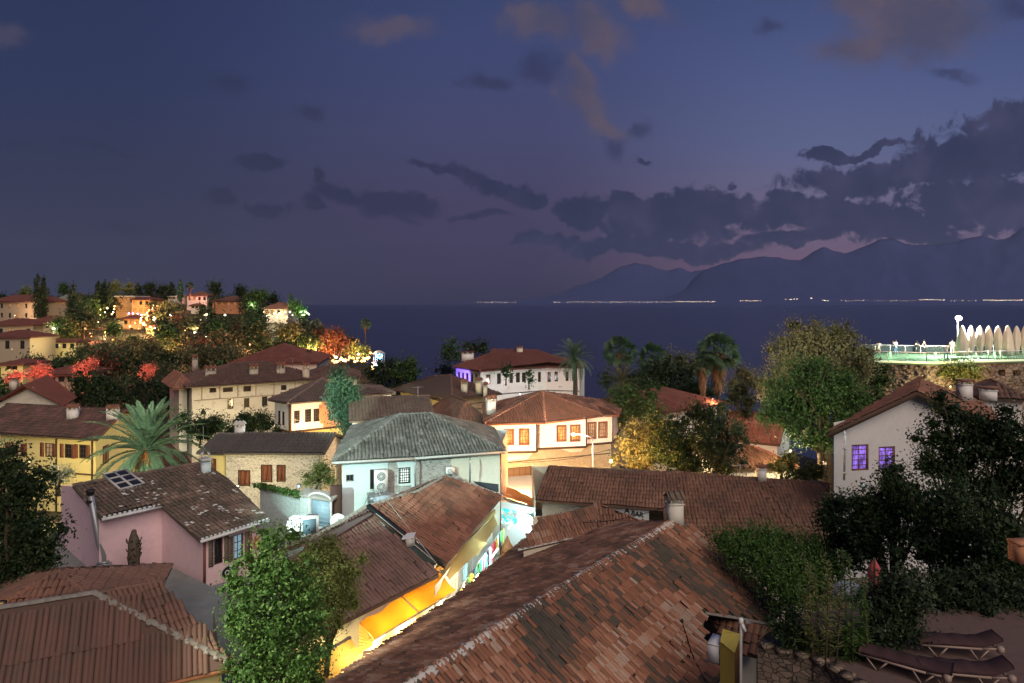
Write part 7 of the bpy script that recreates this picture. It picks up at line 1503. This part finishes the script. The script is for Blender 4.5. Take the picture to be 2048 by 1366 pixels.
# ================================================================ THE LIT SHOPPING ALLEY
def awnmat(name, c, tr=.6):
    def f(t, b):
        nn = t.noise(obj_co(t), 2.2, 4, .6); col = t.mix(nn, tuple(x * .82 for x in c), tuple(min(1, x * 1.08) for x in c)); t.set(b.inputs['Base Color'], col); b.inputs['Roughness'].default_value = .6
        tl = t.new('ShaderNodeBsdfTranslucent'); t.set(tl.inputs[0], col); ms = t.new('ShaderNodeMixShader'); ms.inputs[0].default_value = tr
        t.l.new(b.outputs[0], ms.inputs[1]); t.l.new(tl.outputs[0], ms.inputs[2]); o = [x for x in t.n if x.type == 'OUTPUT_MATERIAL'][0]; t.l.new(ms.outputs[0], o.inputs[0]); bump(t, b, t.noise(obj_co(t), 3, 3, .5), .5, .06)
    return mat(name, f)
AW_O = awnmat('orange_canvas', (.85, .38, .04)); AW_Y = awnmat('yellow_canvas', (.85, .60, .22)); AW_T = awnmat('tan_canvas', (.62, .46, .20), .45); AW_G = awnmat('grey_green_canvas', (.34, .42, .38), .25); AW_R = awnmat('rust_canvas', (.72, .36, .14), .3)
def cloth_grid(name, th, m, a, b, c, d, nx=14, ny=8, sag=.10, fold=.03, seed=0):
    """canvas stretched between a-b (top) and d-c (bottom) with sag and folds"""
    q = MB(); idx = []
    n_ = (b - a).cross(d - a).normalized(); n_ = n_ if n_.z > 0 else -n_
    for i in range(nx + 1):
        for j in range(ny + 1):
            s = i / nx; t = j / ny; p = a.lerp(b, s).lerp(d.lerp(c, s), t); h = -sag * math.sin(PI * t) * (.6 + .4 * abs(math.sin(s * PI * 2))) + fold * noise.noise(V((s * 6 + seed, t * 2, seed))) * 2; q.v.append(tuple(p + n_ * h))
    for i in range(nx):
        for j in range(ny): k = i * (ny + 1) + j; q.f.append((k, k + ny + 1, k + ny + 2, k + 1)); q.t.append(0)
    return q.build(name, m, th, smooth=True)
def alley():
    zf = -14.7
    b = MB(); b.face([(-12, 18, zf), (4, 18, zf), (6, 60, zf), (-6, 60, zf)])
    o = b.build('pavement', plain('pale_paving', (.42, .39, .34), .7, .2, 2.5)); o['kind'] = 'structure'
    # big orange awning
    a = P(709, 1231, 26.6); c_ = P(878, 1143, 30.9); d = P(912, 1180, 30.4); e = P(748, 1279, 26.0)
    t = thing('orange_awning', 'long glowing orange canvas awning hanging over the alley', 'awning', (a + d) / 2); cloth_grid('canvas', t, AW_O, a, c_, d, e, 24, 10, .07, .05)
    q = MB(); m0 = a.lerp(c_, .47) + V((.03, -.03, .04)); m1 = e.lerp(d, .5) + V((.03, -.03, .04)); q.bar(m0, m1, .06, .03); q.bar(e - V((0, 0, .03)), d - V((0, 0, .03)), .05); q.bar(a, c_, .06); q.build('frame', MORTAR, t)
    # its lettered side cheek
    q = MB(); f = P(740, 1330, 26.0); g = P(712, 1300, 26.4); k0 = a; k1 = e; k2 = P(745, 1292, 25.95); k3 = P(703, 1290, 26.6); q.face([k0, k1, k2, P(712, 1308, 26.5)]); q.build('side_cheek', AW_Y, t)
    q = MB(); k4 = P(712, 1308, 26.5); off = (k1 - k0).cross(k4 - k0).normalized() * .012; off = off if off.y < 0 else -off; rg = random.Random(2)
    for r_ in range(7):
        tt = .12 + r_ * .11; s_ = .08
        while s_ < .86 - tt * .35: w_ = rg.uniform(.05, .12); g0 = k0.lerp(k1, s_).lerp(k4.lerp(k2, s_), tt) + off; g1 = k0.lerp(k1, s_ + w_).lerp(k4.lerp(k2, s_ + w_), tt) + off; q.bar(g0, g1, .035, .006, up=off); s_ += w_ + .03
    q.build('small_print', MORTD, t)
    q = MB(); h0 = P(688, 1236, 26.9); h1 = P(885, 1133, 31.2); q.bar(h0, h1, .10, .24); q.build('fascia_board', plain('orange_board', (.62, .30, .08), .6, .1), t)
    q = MB(); q.box(P(693, 1238, 26.8) - V((0, 0, .55)), .5, .45, .5, .3); q.build('end_box', AW_T, t)
    # nearer yellow awning
    t = thing('yellow_awning', 'bright yellow canvas awning nearest to us in the alley, behind the leafy tree', 'awning', P(680, 1320, 24)); cloth_grid('canvas', t, AW_Y, P(618, 1334, 22.6), P(700, 1276, 25.6), P(724, 1303, 25.2), P(646, 1380, 22.0), 14, 6, .05, .03, 3)
    q = MB(); q.bar(P(600, 1340, 22.4), P(700, 1275, 25.65), .12, .10); q.build('frame', MORTAR, t)
    # tan awnings further up
    t = thing('tan_awning', 'tan canvas awning beyond the orange one, nearer of the two', 'awning', P(930, 1110, 33)); cloth_grid('canvas', t, AW_T, P(885, 1130, 31.4), P(945, 1075, 34.6), P(975, 1086, 34.0), P(898, 1160, 30.9), 10, 5, .05, .03, 5)
    t = thing('tan_awning', 'tan canvas awning beyond the orange one, farther of the two', 'awning', P(965, 1060, 36)); cloth_grid('canvas', t, AW_T, P(942, 1078, 34.7), P(988, 1030, 38.6), P(996, 1046, 37.6), P(955, 1112, 34.0), 10, 5, .05, .03, 7)
    q = MB(); q.bar(P(882, 1131, 31.4) + V((0, 0, .1)), P(990, 1026, 38.9) + V((0, 0, .1)), .05, .28); q.build('fascia_board', AW_Y, t)
    # grey green sail over the alley end and rust one behind
    t = thing('grey_green_sail', 'grey green canvas sail spanning the end of the alley', 'awning', P(1050, 1010, 40)); cloth_grid('canvas', t, AW_G, P(1003, 992, 42), P(1080, 1018, 38.5), P(1078, 1042, 37.8), P(1005, 998, 41.6), 12, 5, .05, .04, 9)
    t = thing('rust_awning', 'rust orange canopy behind the grey green sail, lit by the street lamp', 'awning', P(1040, 990, 44)); cloth_grid('canvas', t, AW_R, P(1000, 966, 46), P(1080, 1002, 41), P(1080, 1017, 40.3), P(1000, 990, 43.2), 12, 5, .05, .05, 11)
    # shop fronts along the left side, with bright panels and goods
    W = Wall((P(870, 1200, 29.5).x, 29.5), (P(985, 1080, 39.5).x, 39.5), zf, -12.2); th = thing('shop_front', 'white lit shop front along the left side of the alley', 'shop', W.pt(W.L / 2, zf))
    for i in range(5): q0 = W.L * (i + .12) / 5; W.op.append((q0, q0 + W.L / 5 * .72, zf + .25, -12.6))
    W.build(th, WHITE)
    for i, o in enumerate(W.ops): window(W, o, th, cols=3, rows=3, fr=WHITEP, pane=(SHOPC, SHOPW, SHOPC, SHOPC, SHOPW)[i], )
    # end wall of the alley with cyan sign board
    W2 = Wall((-1.15, 40.5), (2.0, 38.2), zf, -11.6); th2 = thing('shop_front', 'pale wall closing the lit end of the alley', 'shop', W2.pt(1.5, zf)); W2.build(th2, plaster('white_lit_wall', (.78, .78, .76), amt=.1))
    sg = thing('sign_board', 'turquoise picture board hanging at the end of the alley', 'sign', P(1020, 1030, 38)); q = MB(); c0 = P(1003, 1016, 38.0); c1 = P(1033, 1023, 37.6); c2 = P(1033, 1048, 37.6); c3 = P(1003, 1047, 38.0); q.face([c3, c2, c1, c0]); q.face([p + V((.02, .06, 0)) for p in (c0, c1, c2, c3)]); q.build('board', SIGNC, sg)
    q = MB()
    for i in range(9): p = c3.lerp(c2, (i + .6) / 9.5).lerp(c0.lerp(c1, (i + .6) / 9.5), .25 + .5 * ((i * 37) % 10) / 10) - V((0, .03, 0)); q.box(p, .12, .02, .10 + .05 * (i % 3))
    q.build('picture_shapes', plain('white_dots', (.75, .75, .7), .6), sg)
    for k, dz in enumerate((0, .30)): 
        n_ = thing('neon_tube', 'violet glowing tube sign right of the turquoise board, ' + ('upper' if not k else 'lower'), 'neon sign', P(1042, 1031, 37.4)); q = MB(); a_ = P(1035, 1031 + k * 9, 37.5); q.tube([a_, a_ + V((.5, -.1, -.02 - .06 * k))], .025, 6); q.build('tube', emit('violet_neon', (.3, .15, 1), 4), n_)
    # pagoda like brown stand
    p = V((-.25, 36.6, zf)); t = thing('souvenir_stand', 'brown tiered souvenir stand with pointed top at the alley end', 'stand', p); q = MB(); q.lathe(p, [(.42, 0), (.42, .35), (.34, .4), (.34, .9), (.48, .95), (.46, 1.05), (.30, 1.35), (.30, 1.55), (.36, 1.6), (.16, 1.9), (.03, 2.25)], 10); q.build('body', plain('brown_lacquer', (.34, .16, .07), .5, .4, 6), t); q = MB(); rng = random.Random(5)
    for i in range(26): a_ = rng.uniform(0, 6.28); q.box(p + V((math.cos(a_) * .4, math.sin(a_) * .4, rng.choice((.42, .72)))), .09, .09, .16, a_)
    q.build('goods', plain('brass_goods', (.6, .42, .15), .35, .3, 8, .5), t)
    cols = [('pink', (.75, .12, .22)), ('blue', (.08, .2, .6)), ('white', (.75, .75, .72)), ('teal', (.06, .45, .42)), ('yellow', (.75, .6, .15)), ('purple', (.35, .12, .45)), ('green', (.15, .5, .15)), ('red', (.65, .08, .06)), ('cyan', (.25, .7, .75)), ('black', (.03, .03, .035))]
    rng = random.Random(21); pos = ['nearest', 'second', 'third', 'fourth', 'fifth', 'sixth', 'seventh', 'eighth', 'ninth', 'tenth', 'eleventh', 'twelfth', 'thirteenth', 'fourteenth', 'fifteenth', 'sixteenth', 'seventeenth', 'eighteenth', 'nineteenth', 'twentieth', 'second last', 'last']
    rail = MB(); rail.bar(W.pt(.3, -12.75, .75), W.pt(W.L - .2, -12.75, .75), .03); 
    for s in (.3, W.L / 2, W.L - .2): rail.bar(W.pt(s, -12.75, .75), W.pt(s, zf, .75), .03)
    ro = rail.build('clothes_rail', GREYM); tag(ro, 'long grey rail carrying hanging garments along the shop front', 'rail')
    for i in range(22):
        cn, cc = cols[(i * 7 + i // 3) % 10]; q_ = .45 + (W.L - .9) * i / 21; p = W.pt(q_, -12.78, .75); h = rng.uniform(.6, 1.15); w_ = rng.uniform(.32, .46); t = thing('hanging_garment', '%s garment on the alley rail, %s from our side' % (cn, pos[i]), 'garment', p, 'garments on the alley rail'); g = MB(); di = (W.d + W.n * rng.uniform(-1, 1)).normalized(); dn = V((-di.y, di.x, 0)); K = 6
        rows = [(0, .25), (-.06, .5), (-.2, 1.0), (-.22, .72), (-h * .6, .72), (-h, .9)]
        for sgn in (1, -1):
            i0 = len(g.v)
            for z, ww in rows:
                for j in range(K + 1): s = j / K - .5; g.v.append(tuple(p + di * s * w_ * ww + dn * sgn * (.035 + .02 * math.sin(j * 2.1 + i)) * math.cos(s * 2.6) + V((0, 0, z))))
            for r_ in range(len(rows) - 1):
                for j in range(K): k = i0 + r_ * (K + 1) + j; g.f.append((k, k + 1, k + K + 2, k + K + 1)); g.t.append(0)
        g.build('cloth', plain('cloth_' + cn, cc, .85, .12), t); g = MB(); g.tube([p + V((0, 0, .10)), p + V((0, 0, .02)), p + di * w_ * .4 - V((0, 0, .06)), p - di * w_ * .4 - V((0, 0, .06)), p + V((0, 0, .02))], .008, 4); g.build('hanger', GREYM, t)
    for i in range(8):
        cn, cc = cols[(i * 3 + 2) % 10]; p = W.pt(1.0 + (W.L - 2) * i / 7, zf, 1.25); t = thing('display_table', 'small display table with %s goods in the alley, %s from our side' % (cn, pos[i]), 'table', p, 'display tables in the alley'); g = MB(); g.box(p + V((0, 0, .7)), .8, .5, .05, .9)
        for sx in (-.3, .3):
            for sy in (-.18, .18): g.box(p + V((sx * .7 - sy * .7, sx * .7 + sy * .7, 0)), .04, .04, .7, .9)
        g.build('table', WHITEP, t); g = MB()
        for _ in range(12): g.box(p + V((rng.uniform(-.28, .28), rng.uniform(-.28, .28), .75)), .1, .1, rng.uniform(.06, .22), rng.uniform(0, 3))
        g.build('goods', plain('goods_' + cn, cc, .5, .2), t)
    def tube_lamp(p, q, c, w_, lb, m):
        t = thing('tube_lamp', lb, 'lamp', p); g = MB(); g.tube([p, q], .03, 6); g.build('tube', m, t); lamp('tube_light', (V(p) + V(q)) / 2 - V((0, 0, .12)), c, w_, t, .3)
    CY = emit('cool_tube', (.7, 1, 1), 14); WM = emit('warm_tube', (1, .72, .3), 18)
    tube_lamp(W.pt(1.2, -12.5, 1.3), W.pt(2.4, -12.5, 1.3), (1, .85, .55), 190, 'warm tube lamp under the orange awning, farther end', WM)
    tube_lamp(W.pt(4.5, -12.5, 1.4), W.pt(5.7, -12.5, 1.4), (.75, 1, .95), 190, 'cool tube lamp over the middle of the garment rail', CY)
    tube_lamp(W.pt(8.3, -12.3, 1.4), W.pt(9.5, -12.3, 1.4), (.6, .98, 1), 150, 'cool tube lamp over the far end of the garment rail', CY)
    tube_lamp(V((.3, 38.0, -11.9)), V((1.2, 37.5, -11.9)), (.75, .95, 1), 60, 'cool tube lamp under the grey green sail', CY)
    for i, (u, v, Y) in enumerate(((735, 1262, 26.6), (800, 1225, 28), (865, 1190, 29.8))): p = P(u, v, Y); p.z = -13.35; tube_lamp(p, p + V((.5, .9, 0)), (1, .62, .16), 190, 'warm tube lamp under the orange awning, ' + ('near end', 'middle', 'third from our side')[i], WM)
    p = P(668, 1340, 24); p.z = -13.4; tube_lamp(p, p + V((.5, .9, 0)), (1, .7, .2), 240, 'warm tube lamp under the bright yellow awning', WM)
SHOPC = emit('cool_shop_window', (.45, .9, .95), 1.0); SHOPW = emit('warm_shop_window', (1, .85, .55), .7)
def signc(t, b):
    p = obj_co(t); c = t.ramp(t.noise(p, 3.5, 3, .6), [(.35, (.02, .45, .5)), (.5, (.15, .7, .7)), (.62, (.75, .8, .7)), (.7, (.1, .55, .6))]); t.set(b.inputs['Base Color'], c); t.set(b.inputs['Emission Color'], c); b.inputs['Emission Strength'].default_value = .8
SIGNC = mat('turquoise_sign', signc)
alley()

# ---------------------------------------------------------------- lamps that light the old town
def flood(lb, p, c, w_, aim=None, spot=None, s=.25, visible=True):
    p = V(p); t = thing('wall_lamp', lb, 'lamp', p); q = MB(); q.box(p, .18, .14, .2); q.bar(p, p + V((0, .25, 0)), .04); q.build('body', BLACKP, t); d = (V(aim) - p).normalized() if aim is not None else V((0, -1, 0)); lamp('lamp_light', p + V((0, 0, .1)) + d * .25, c, w_, t, s, spot, aim)
def mast():
    p = V((-14.5, 11.5, -14.8)); top = V((-14.5, 11.5, -.2)); t = thing('floodlight_mast', 'steel mast with greenish floodlights added out of view on the left', 'floodlight', p); q = MB(); q.tube([p, top], .1, 8); q.build('mast', GREYM, t); q = MB()  # mast added out of view to carry floods known only by their light
    for s in (-.5, 0, .5): q.box(top + V((s, .15, -.2)), .35, .2, .4)
    q.build('lamp_head', BLACKP, t)
    lamp('house_flood', top + V((.0, .4, 0)), (.68, 1, .90), 42000, t, .25, 27, (-6.5, 41.5, -9.6), .5)
    lamp('palm_flood', top + V((-.5, .4, 0)), (.92, 1, .80), 85000, t, .25, 12, (-24.5, 44, -9.0), .6)
    lamp('cypress_flood', top + V((.5, .4, 0)), (.7, 1, .8), 130000, t, .2, 8, (-13.9, 57, -8.6), .6)
    lamp('great_tree_flood', top + V((1, .4, 0)), (1, .96, .72), 90000, t, .3, 12, (20.5, 46, -5.8), .6)  # spot added on the unseen mast to brighten the great tree
    lamp('tree_flood', top + V((.5, .4, -.4)), (1, 1, .78), 15000, t, .3, 25, (-6.1, 20.5, -10.2), .7)
mast()
flood('warm lamp at the foot of the white rubble stone house', P(476, 975, 46.5), (1, .80, .42), 800)
flood('cool green lamp by the garden wall below the rubble stone house', P(590, 985, 43), (.6, 1, .8), 260)
flood('bright cool lamp in front of the blue washed garden wall', P(598, 976, 35.2), (.75, .97, 1), 200)
flood('warm lamp lighting the garden side of the long yellow house', P(120, 985, 50), (1, .78, .30), 900)
flood('warm lamp lighting the upper front of the long yellow house', P(60, 925, 52.5), (1, .78, .35), 420)
flood('warm lamp below the gable end of the yellow house, behind the big palm', P(240, 960, 52), (1, .85, .35), 700)
flood('orange lamp under the projecting floor of the white house by the cypress', P(640, 885, 61), (1, .6, .22), 2200)
flood('warm lamp at the foot of the stone mansion, left', P(450, 850, 73), (1, .75, .4), 1100)
flood('warm lamp at the right foot of the stone mansion', P(548, 855, 72), (1, .7, .32), 1300)
flood('warm lamp before the yellow wall of the banded stone house', P(868, 832, 69), (1, .68, .28), 800)
flood('orange lamp in the yard between banded stone house and peach house', P(945, 855, 64), (1, .55, .2), 700)
flood('orange lamp at the street corner below the peach house', P(1050, 985, 52), (1, .56, .2), 6500)
flood('warm lamp in the garden left of the great tree trunks', P(1580, 905, 44.5), (1, .78, .42), 900)
flood('white lamp before the low blue white wall under the red lit roof', P(1510, 915, 50), (.8, .95, 1), 260)
flood('red lamp on the low roof left of the great tree', P(1530, 840, 52), (1, .16, .08), 900)
flood('amber lamp at the foot of the great tree trunks', P(1650, 930, 41), (1, .6, .3), 130)
flood('orange lamp at the foot of the fortress wall, far right', P(2010, 800, 68), (1, .5, .18), 2600)
flood('yellow lamp below the creeper on the fortress wall', P(1900, 775, 71.5), (1, .88, .4), 700)
flood('orange lamp at the foot of the skirted palms', P(1425, 800, 73), (1, .5, .25), 380)
flood('grey white lamp before the front of the hotel house', P(1040, 790, 88), (.9, .95, 1), 900)
flood('pink white lamp before the right part of the hotel house', P(1120, 790, 88), (1, .75, .65), 700)
flood('orange lamp on the left gable of the roofs in the lower left corner', P(5, 1215, 20.5), (1, .45, .12), 60)
flood('white lamp under the dark tree near the violet windows', P(1725, 975, 27), (.85, .95, 1), 60)
flood('cool lamp before the white house with bare brick', P(600, 850, 56), (.75, .88, 1), 900)
flood('white lamp before the white house with maroon roof', P(1390, 850, 62), (.9, .95, 1), 70)
flood('orange lamp at the foot of the shrubby tree past the peach house', P(1222, 925, 43), (1, .52, .13), 5500)
# ================================================================ THE DARK TERRACE in the lower right, its shade put into dark base colours
def terrace():
    zt = -8.2; c0 = Q(1515, 1288, zt); pts = [c0, Q(1660, 1330, zt), Q(1790, 1420, zt), V((7.0, 10.5, zt)), V((10, 7, zt)), V((24, 8, zt)), V((26, 19.5, zt)), V((12, 19, zt)), V((7.5, 18, zt))]
    b = MB(); b.face(pts)
    o = b.build('terrace_ground', plain('dusty_red_ground', (.13, .085, .075), .95, .3, 5)); o['kind'] = 'structure'
    th = thing('retaining_wall', 'rough stone retaining wall below the dark terrace in the lower right', 'wall', c0 - V((0, 0, 8))); loop = pts + [pts[0]]
    for i, (p, q) in enumerate(zip(loop, loop[1:])):
        if i in (0, 1, 2, 8): W = Wall(p, q, -15, zt + .08); W.build(th, STONED)
    b = MB(); rng = random.Random(3)
    for p, q in zip(pts[:3], pts[1:3]):
        n_ = int((q - p).length / .35)
        for i in range(n_): b.box(p.lerp(q, (i + .5) / n_) + V((0, 0, .0)), .33 * rng.uniform(.8, 1.1), .26, rng.uniform(.05, .1), rng.uniform(0, 1))
    b.build('coping_stones', STONED, th)
    # sun loungers
    CUSH = plain('maroon_cushion', (.055, .028, .03), .9, .2, 6); FR = plain('cream_plastic', (.30, .22, .18), .5, .1)
    def lounger(label, loc, rz, back=22):
        t = thing('sun_lounger', label, 'sun lounger', loc, 'sun loungers on the dark terrace'); ORG[t] = V((0, 0, 0)); L = 1.95; b = MB()
        for s in (-.3, .3):
            b.bar((-.95, s, .30), (.55, s, .30), .04, .05); b.bar((.55, s, .30), (.98, s, .33), .04, .05); b.lathe((1.0, s, .25), [(.06, -.02), (.1, .03), (.1, .12), (.05, .16)], 10)
            b.bar((-.80, s, .29), (-.55, s, 0), .035); b.bar((-.30, s, .29), (-.55, s, 0), .035); b.bar((.25, s, .29), (.45, s, 0), .035); b.bar((.72, s, .29), (.45, s, 0), .035)
        for x in (-.95, -.3, .3, .95): b.bar((x, -.3, .3), (x, .3, .3), .035)
        b.build('frame', FR, t); b = MB(); a = R(back); K = 16; prof = []
        for i in range(K + 1): x = -.98 + i * .1; prof.append((x, .35 + .015 * math.sin(i * 1.3)))
        hx = .62
        for i in range(1, 8): prof.append((hx + math.cos(a) * i * .07, .35 + math.sin(a) * i * .07))
        i0 = 0; th_ = .07
        for (x, z) in prof:
            for y, dz in ((-.31, 0), (-.27, th_), (.27, th_), (.31, 0), (.27, -.01), (-.27, -.01)): b.v.append((x, y, z + dz))
        for i in range(len(prof) - 1):
            for j in range(6): k = i * 6; b.f.append((k + j, k + (j + 1) % 6, k + 6 + (j + 1) % 6, k + 6 + j)); b.t.append(0)
        b.f.append(tuple(range(6))); b.t.append(0); b.f.append(tuple(range(len(b.v) - 1, len(b.v) - 7, -1))); b.t.append(0)
        b.build('cushion', CUSH, t); t.rotation_euler = (0, 0, rz); t.scale = (.86, .86, .86); return t
    lounger('maroon cushioned sun lounger with cream frame, the rear one of the pair', Q(1908, 1306, zt), -.14)
    lounger('maroon cushioned sun lounger with cream frame, the front one cut by the bottom edge', Q(1922, 1362, zt), -.18, 26)
    lounger('dark sun lounger left of the cream framed ones, half under the shrub', Q(1805, 1345, zt), -.65, 8)
    # closed red parasol in the dark garden
    p = P(1749, 1230, 17.8); t = thing('closed_parasol', 'closed dull red parasol standing among the dark shrubs', 'parasol', p); b = MB(); b.tube([p, P(1749, 1116, 17.5)], .025, 6); b.build('pole', WOOD, t); b = MB(); b.lathe(p, [(.10, .55), (.16, .75), (.18, 1.05), (.14, 1.25), (.05, 1.4), (.02, 1.46)], 14, wob=lambda a, z: 1 + .12 * math.sin(6 * a)); b.build('canopy', plain('dull_red_canvas', (.42, .08, .09), .85), t)
    # white bundle behind the feathery shrub
    p = P(1697, 1175, 17.2); t = thing('white_bundle', 'pale folded cloth bundle glimpsed behind the feathery shrub', 'cloth', p); b = MB(); b.lathe(p - V((0, 0, .3)), [(.2, 0), (.34, .12), (.32, .3), (.18, .42), (.05, .46)], 12, wob=lambda a, z: 1 + .18 * math.sin(4 * a + z * 9)); b.build('cloth', plain('pale_cloth', (.34, .36, .42), .9), t)
    # yellow wall stub, air conditioner and pole beside the patched roof
    a = P(1440, 1284, 18.2); b_ = P(1469, 1290, 17.6); c = P(1482, 1272, 18.6); th = thing('yellow_wall', 'yellow wall stub beside the corner of the patched roof', 'wall', (a.x, a.y, -14.8)); z = a.z
    YW = plaster('flaking_yellow_plaster', (.66, .52, .10), (.30, .16, .04), .6, 3); W = Wall(a, b_, -14.8, z); W.build(th, YW); W = Wall(b_, c, -14.8, z); W.build(th, plaster('shaded_yellow_plaster', (.34, .18, .06), amt=.5)); m = MB(); m.poly_slab([V((a.x, a.y, z + .02)), V((b_.x, b_.y, z + .02)), V((c.x, c.y, z + .02)), V((c.x - .4, c.y + .3, z + .02))], .05); m.build('coping', YW, th)  # right face browner: its shade is put into the plaster colour
    ac_unit('white air conditioner wedged between the patched roof corner and the yellow wall', P(1432, 1314, 18.6), 1.05, .6, .45, .3, 0)
    p0 = P(1481, 1500, 17); p1 = P(1482, 1246, 17); t = thing('thin_pole', 'thin white metal pole with bright white tip beside the yellow wall', 'pole', p0); m = MB(); m.tube([p0, p1], .035, 8); m.build('pole', MORTAR, t); m = MB(); m.lathe(p1 - V((0, 0, .03)), [(.03, 0), (.06, .03), (.06, .12), (.04, .16)], 10); m.bar(p1 + V((.02, -.02, -.02)), p1 + V((.09, -.05, -.18)), .07); m.build('tip', WHITEP, t)
    t = thing('black_cable', 'black cable lying over the patched roof near its corner', 'cable', PL_A(1365, 1255)); m = MB(); pts = [PL_A(u, v) + V((0, 0, .12)) for u, v in ((1364, 1252), (1372, 1275), (1382, 1310), (1398, 1345), (1412, 1372))]; m.tube(pts, .018, 5); m.lathe(pts[0], [(.03, 0), (.06, .04), (.03, .1)], 8); m.build('cable', BLACKP, t)
    t = thing('brick_pier', 'orange brick pier catching light at the right edge of the photo', 'pier', P(2040, 1120, 17)); m = MB(); p = P(2045, 1122, 17); m.box(p, .45, .4, .45, .1); m.box(p + V((0, 0, .45)), .5, .45, .05, .1); m.build('pier', SALM, t)
terrace()
# ================================================================ SMALL THINGS: aerials, pipes, cables
def antenna(label, p, h=1.3, rz=0):
    t = thing('roof_aerial', label, 'aerial', p); b = MB(); p = V(p); b.tube([p, p + V((0, 0, h))], .018, 5); d = V((math.cos(rz), math.sin(rz), 0)); s = V((-d.y, d.x, 0)); b.tube([p + V((0, 0, h * .92)) - d * .45, p + V((0, 0, h * .92)) + d * .45], .012, 4)
    for i in range(6): c = p + V((0, 0, h * .92)) + d * (-.4 + i * .16); b.tube([c - s * (.22 - .02 * i), c + s * (.22 - .02 * i)], .008, 4)
    b.build('aerial', GREYM, t)
for lb, u, v, Y in (('thin aerial on the brown roof behind the pale lichen roof', 836, 803, 57), ('thin aerial on the long yellow house roof left of its first chimney', 70, 822, 62), ('thin aerial on the roof of the peach house', 1120, 800, 61.5), ('thin aerial on the long brown roof near its chimney', 1480, 962, 36), ('thin aerial on the roof left of the alley', 760, 1020, 30.5), ('thin aerial on the rubble stone house ridge', 590, 870, 54), ('thin aerial on the mansion roof, right part', 585, 735, 88)): antenna(lb, P(u, v, Y), 1.3 if Y > 40 else .9, u)
def cable(label, a, b_, sag=.5, r=.014):
    t = thing('overhead_cable', label, 'cable', a); q = MB(); n_ = 14; q.tube([V(a).lerp(V(b_), i / n_) - V((0, 0, sag * math.sin(PI * i / n_))) for i in range(n_ + 1)], r, 4); q.build('cable', BLACKP, t)
cable('sagging cable from the pale plaster house to the peach house', P(985, 915, 41.5), P(1072, 905, 57), .6)
cable('cable along the stone ground floor of the peach house', P(1045, 925, 56), P(1225, 897, 59.5), .3, .02)
cable('cable from the plaster house wall down to the alley roof ridge', P(740, 985, 36.5), P(700, 1030, 32), .35)
cable('cable running over the small hipped roof to the patched roof chimney', P(1105, 1040, 33), P(1345, 1010, 27.5), .35)
cable('cable between the white house by the cypress and the banded stone house', P(700, 815, 63), P(860, 800, 72), .8, .02)
cable('cable from the rubble stone house to the garden wall', P(640, 910, 49.5), P(615, 985, 36.5), .6)
def downpipe(label, u, v0, v1, Y, m=None):
    a = P(u, v0, Y); c = V((a.x, a.y, (607 - v1) / F * Y)); t = thing('downpipe', label, 'downpipe', c); q = MB(); q.tube([a, a - V((0, .12, .15)), c], .05, 7); z = a.z - .8
    while z > c.z + .3: q.box(V((a.x, a.y - .11, z)), .14, .1, .05); z -= 1.1
    q.build('pipe', m or GREYM, t)
downpipe('grey downpipe at the bend of the plaster house wall', 831, 921, 990, 37.9); downpipe('thin downpipe on the right part of the plaster house', 940, 916, 965, 38.5); downpipe('dark downpipe between the first two projections of the peach house', 1078, 850, 900, 58.0, WOOD)
downpipe('white downpipe on the left corner of the pale gable house', 1688, 862, 960, 31.2, MORTAR); downpipe('grey downpipe down the rubble stone house at its right end', 640, 910, 985, 49.6)
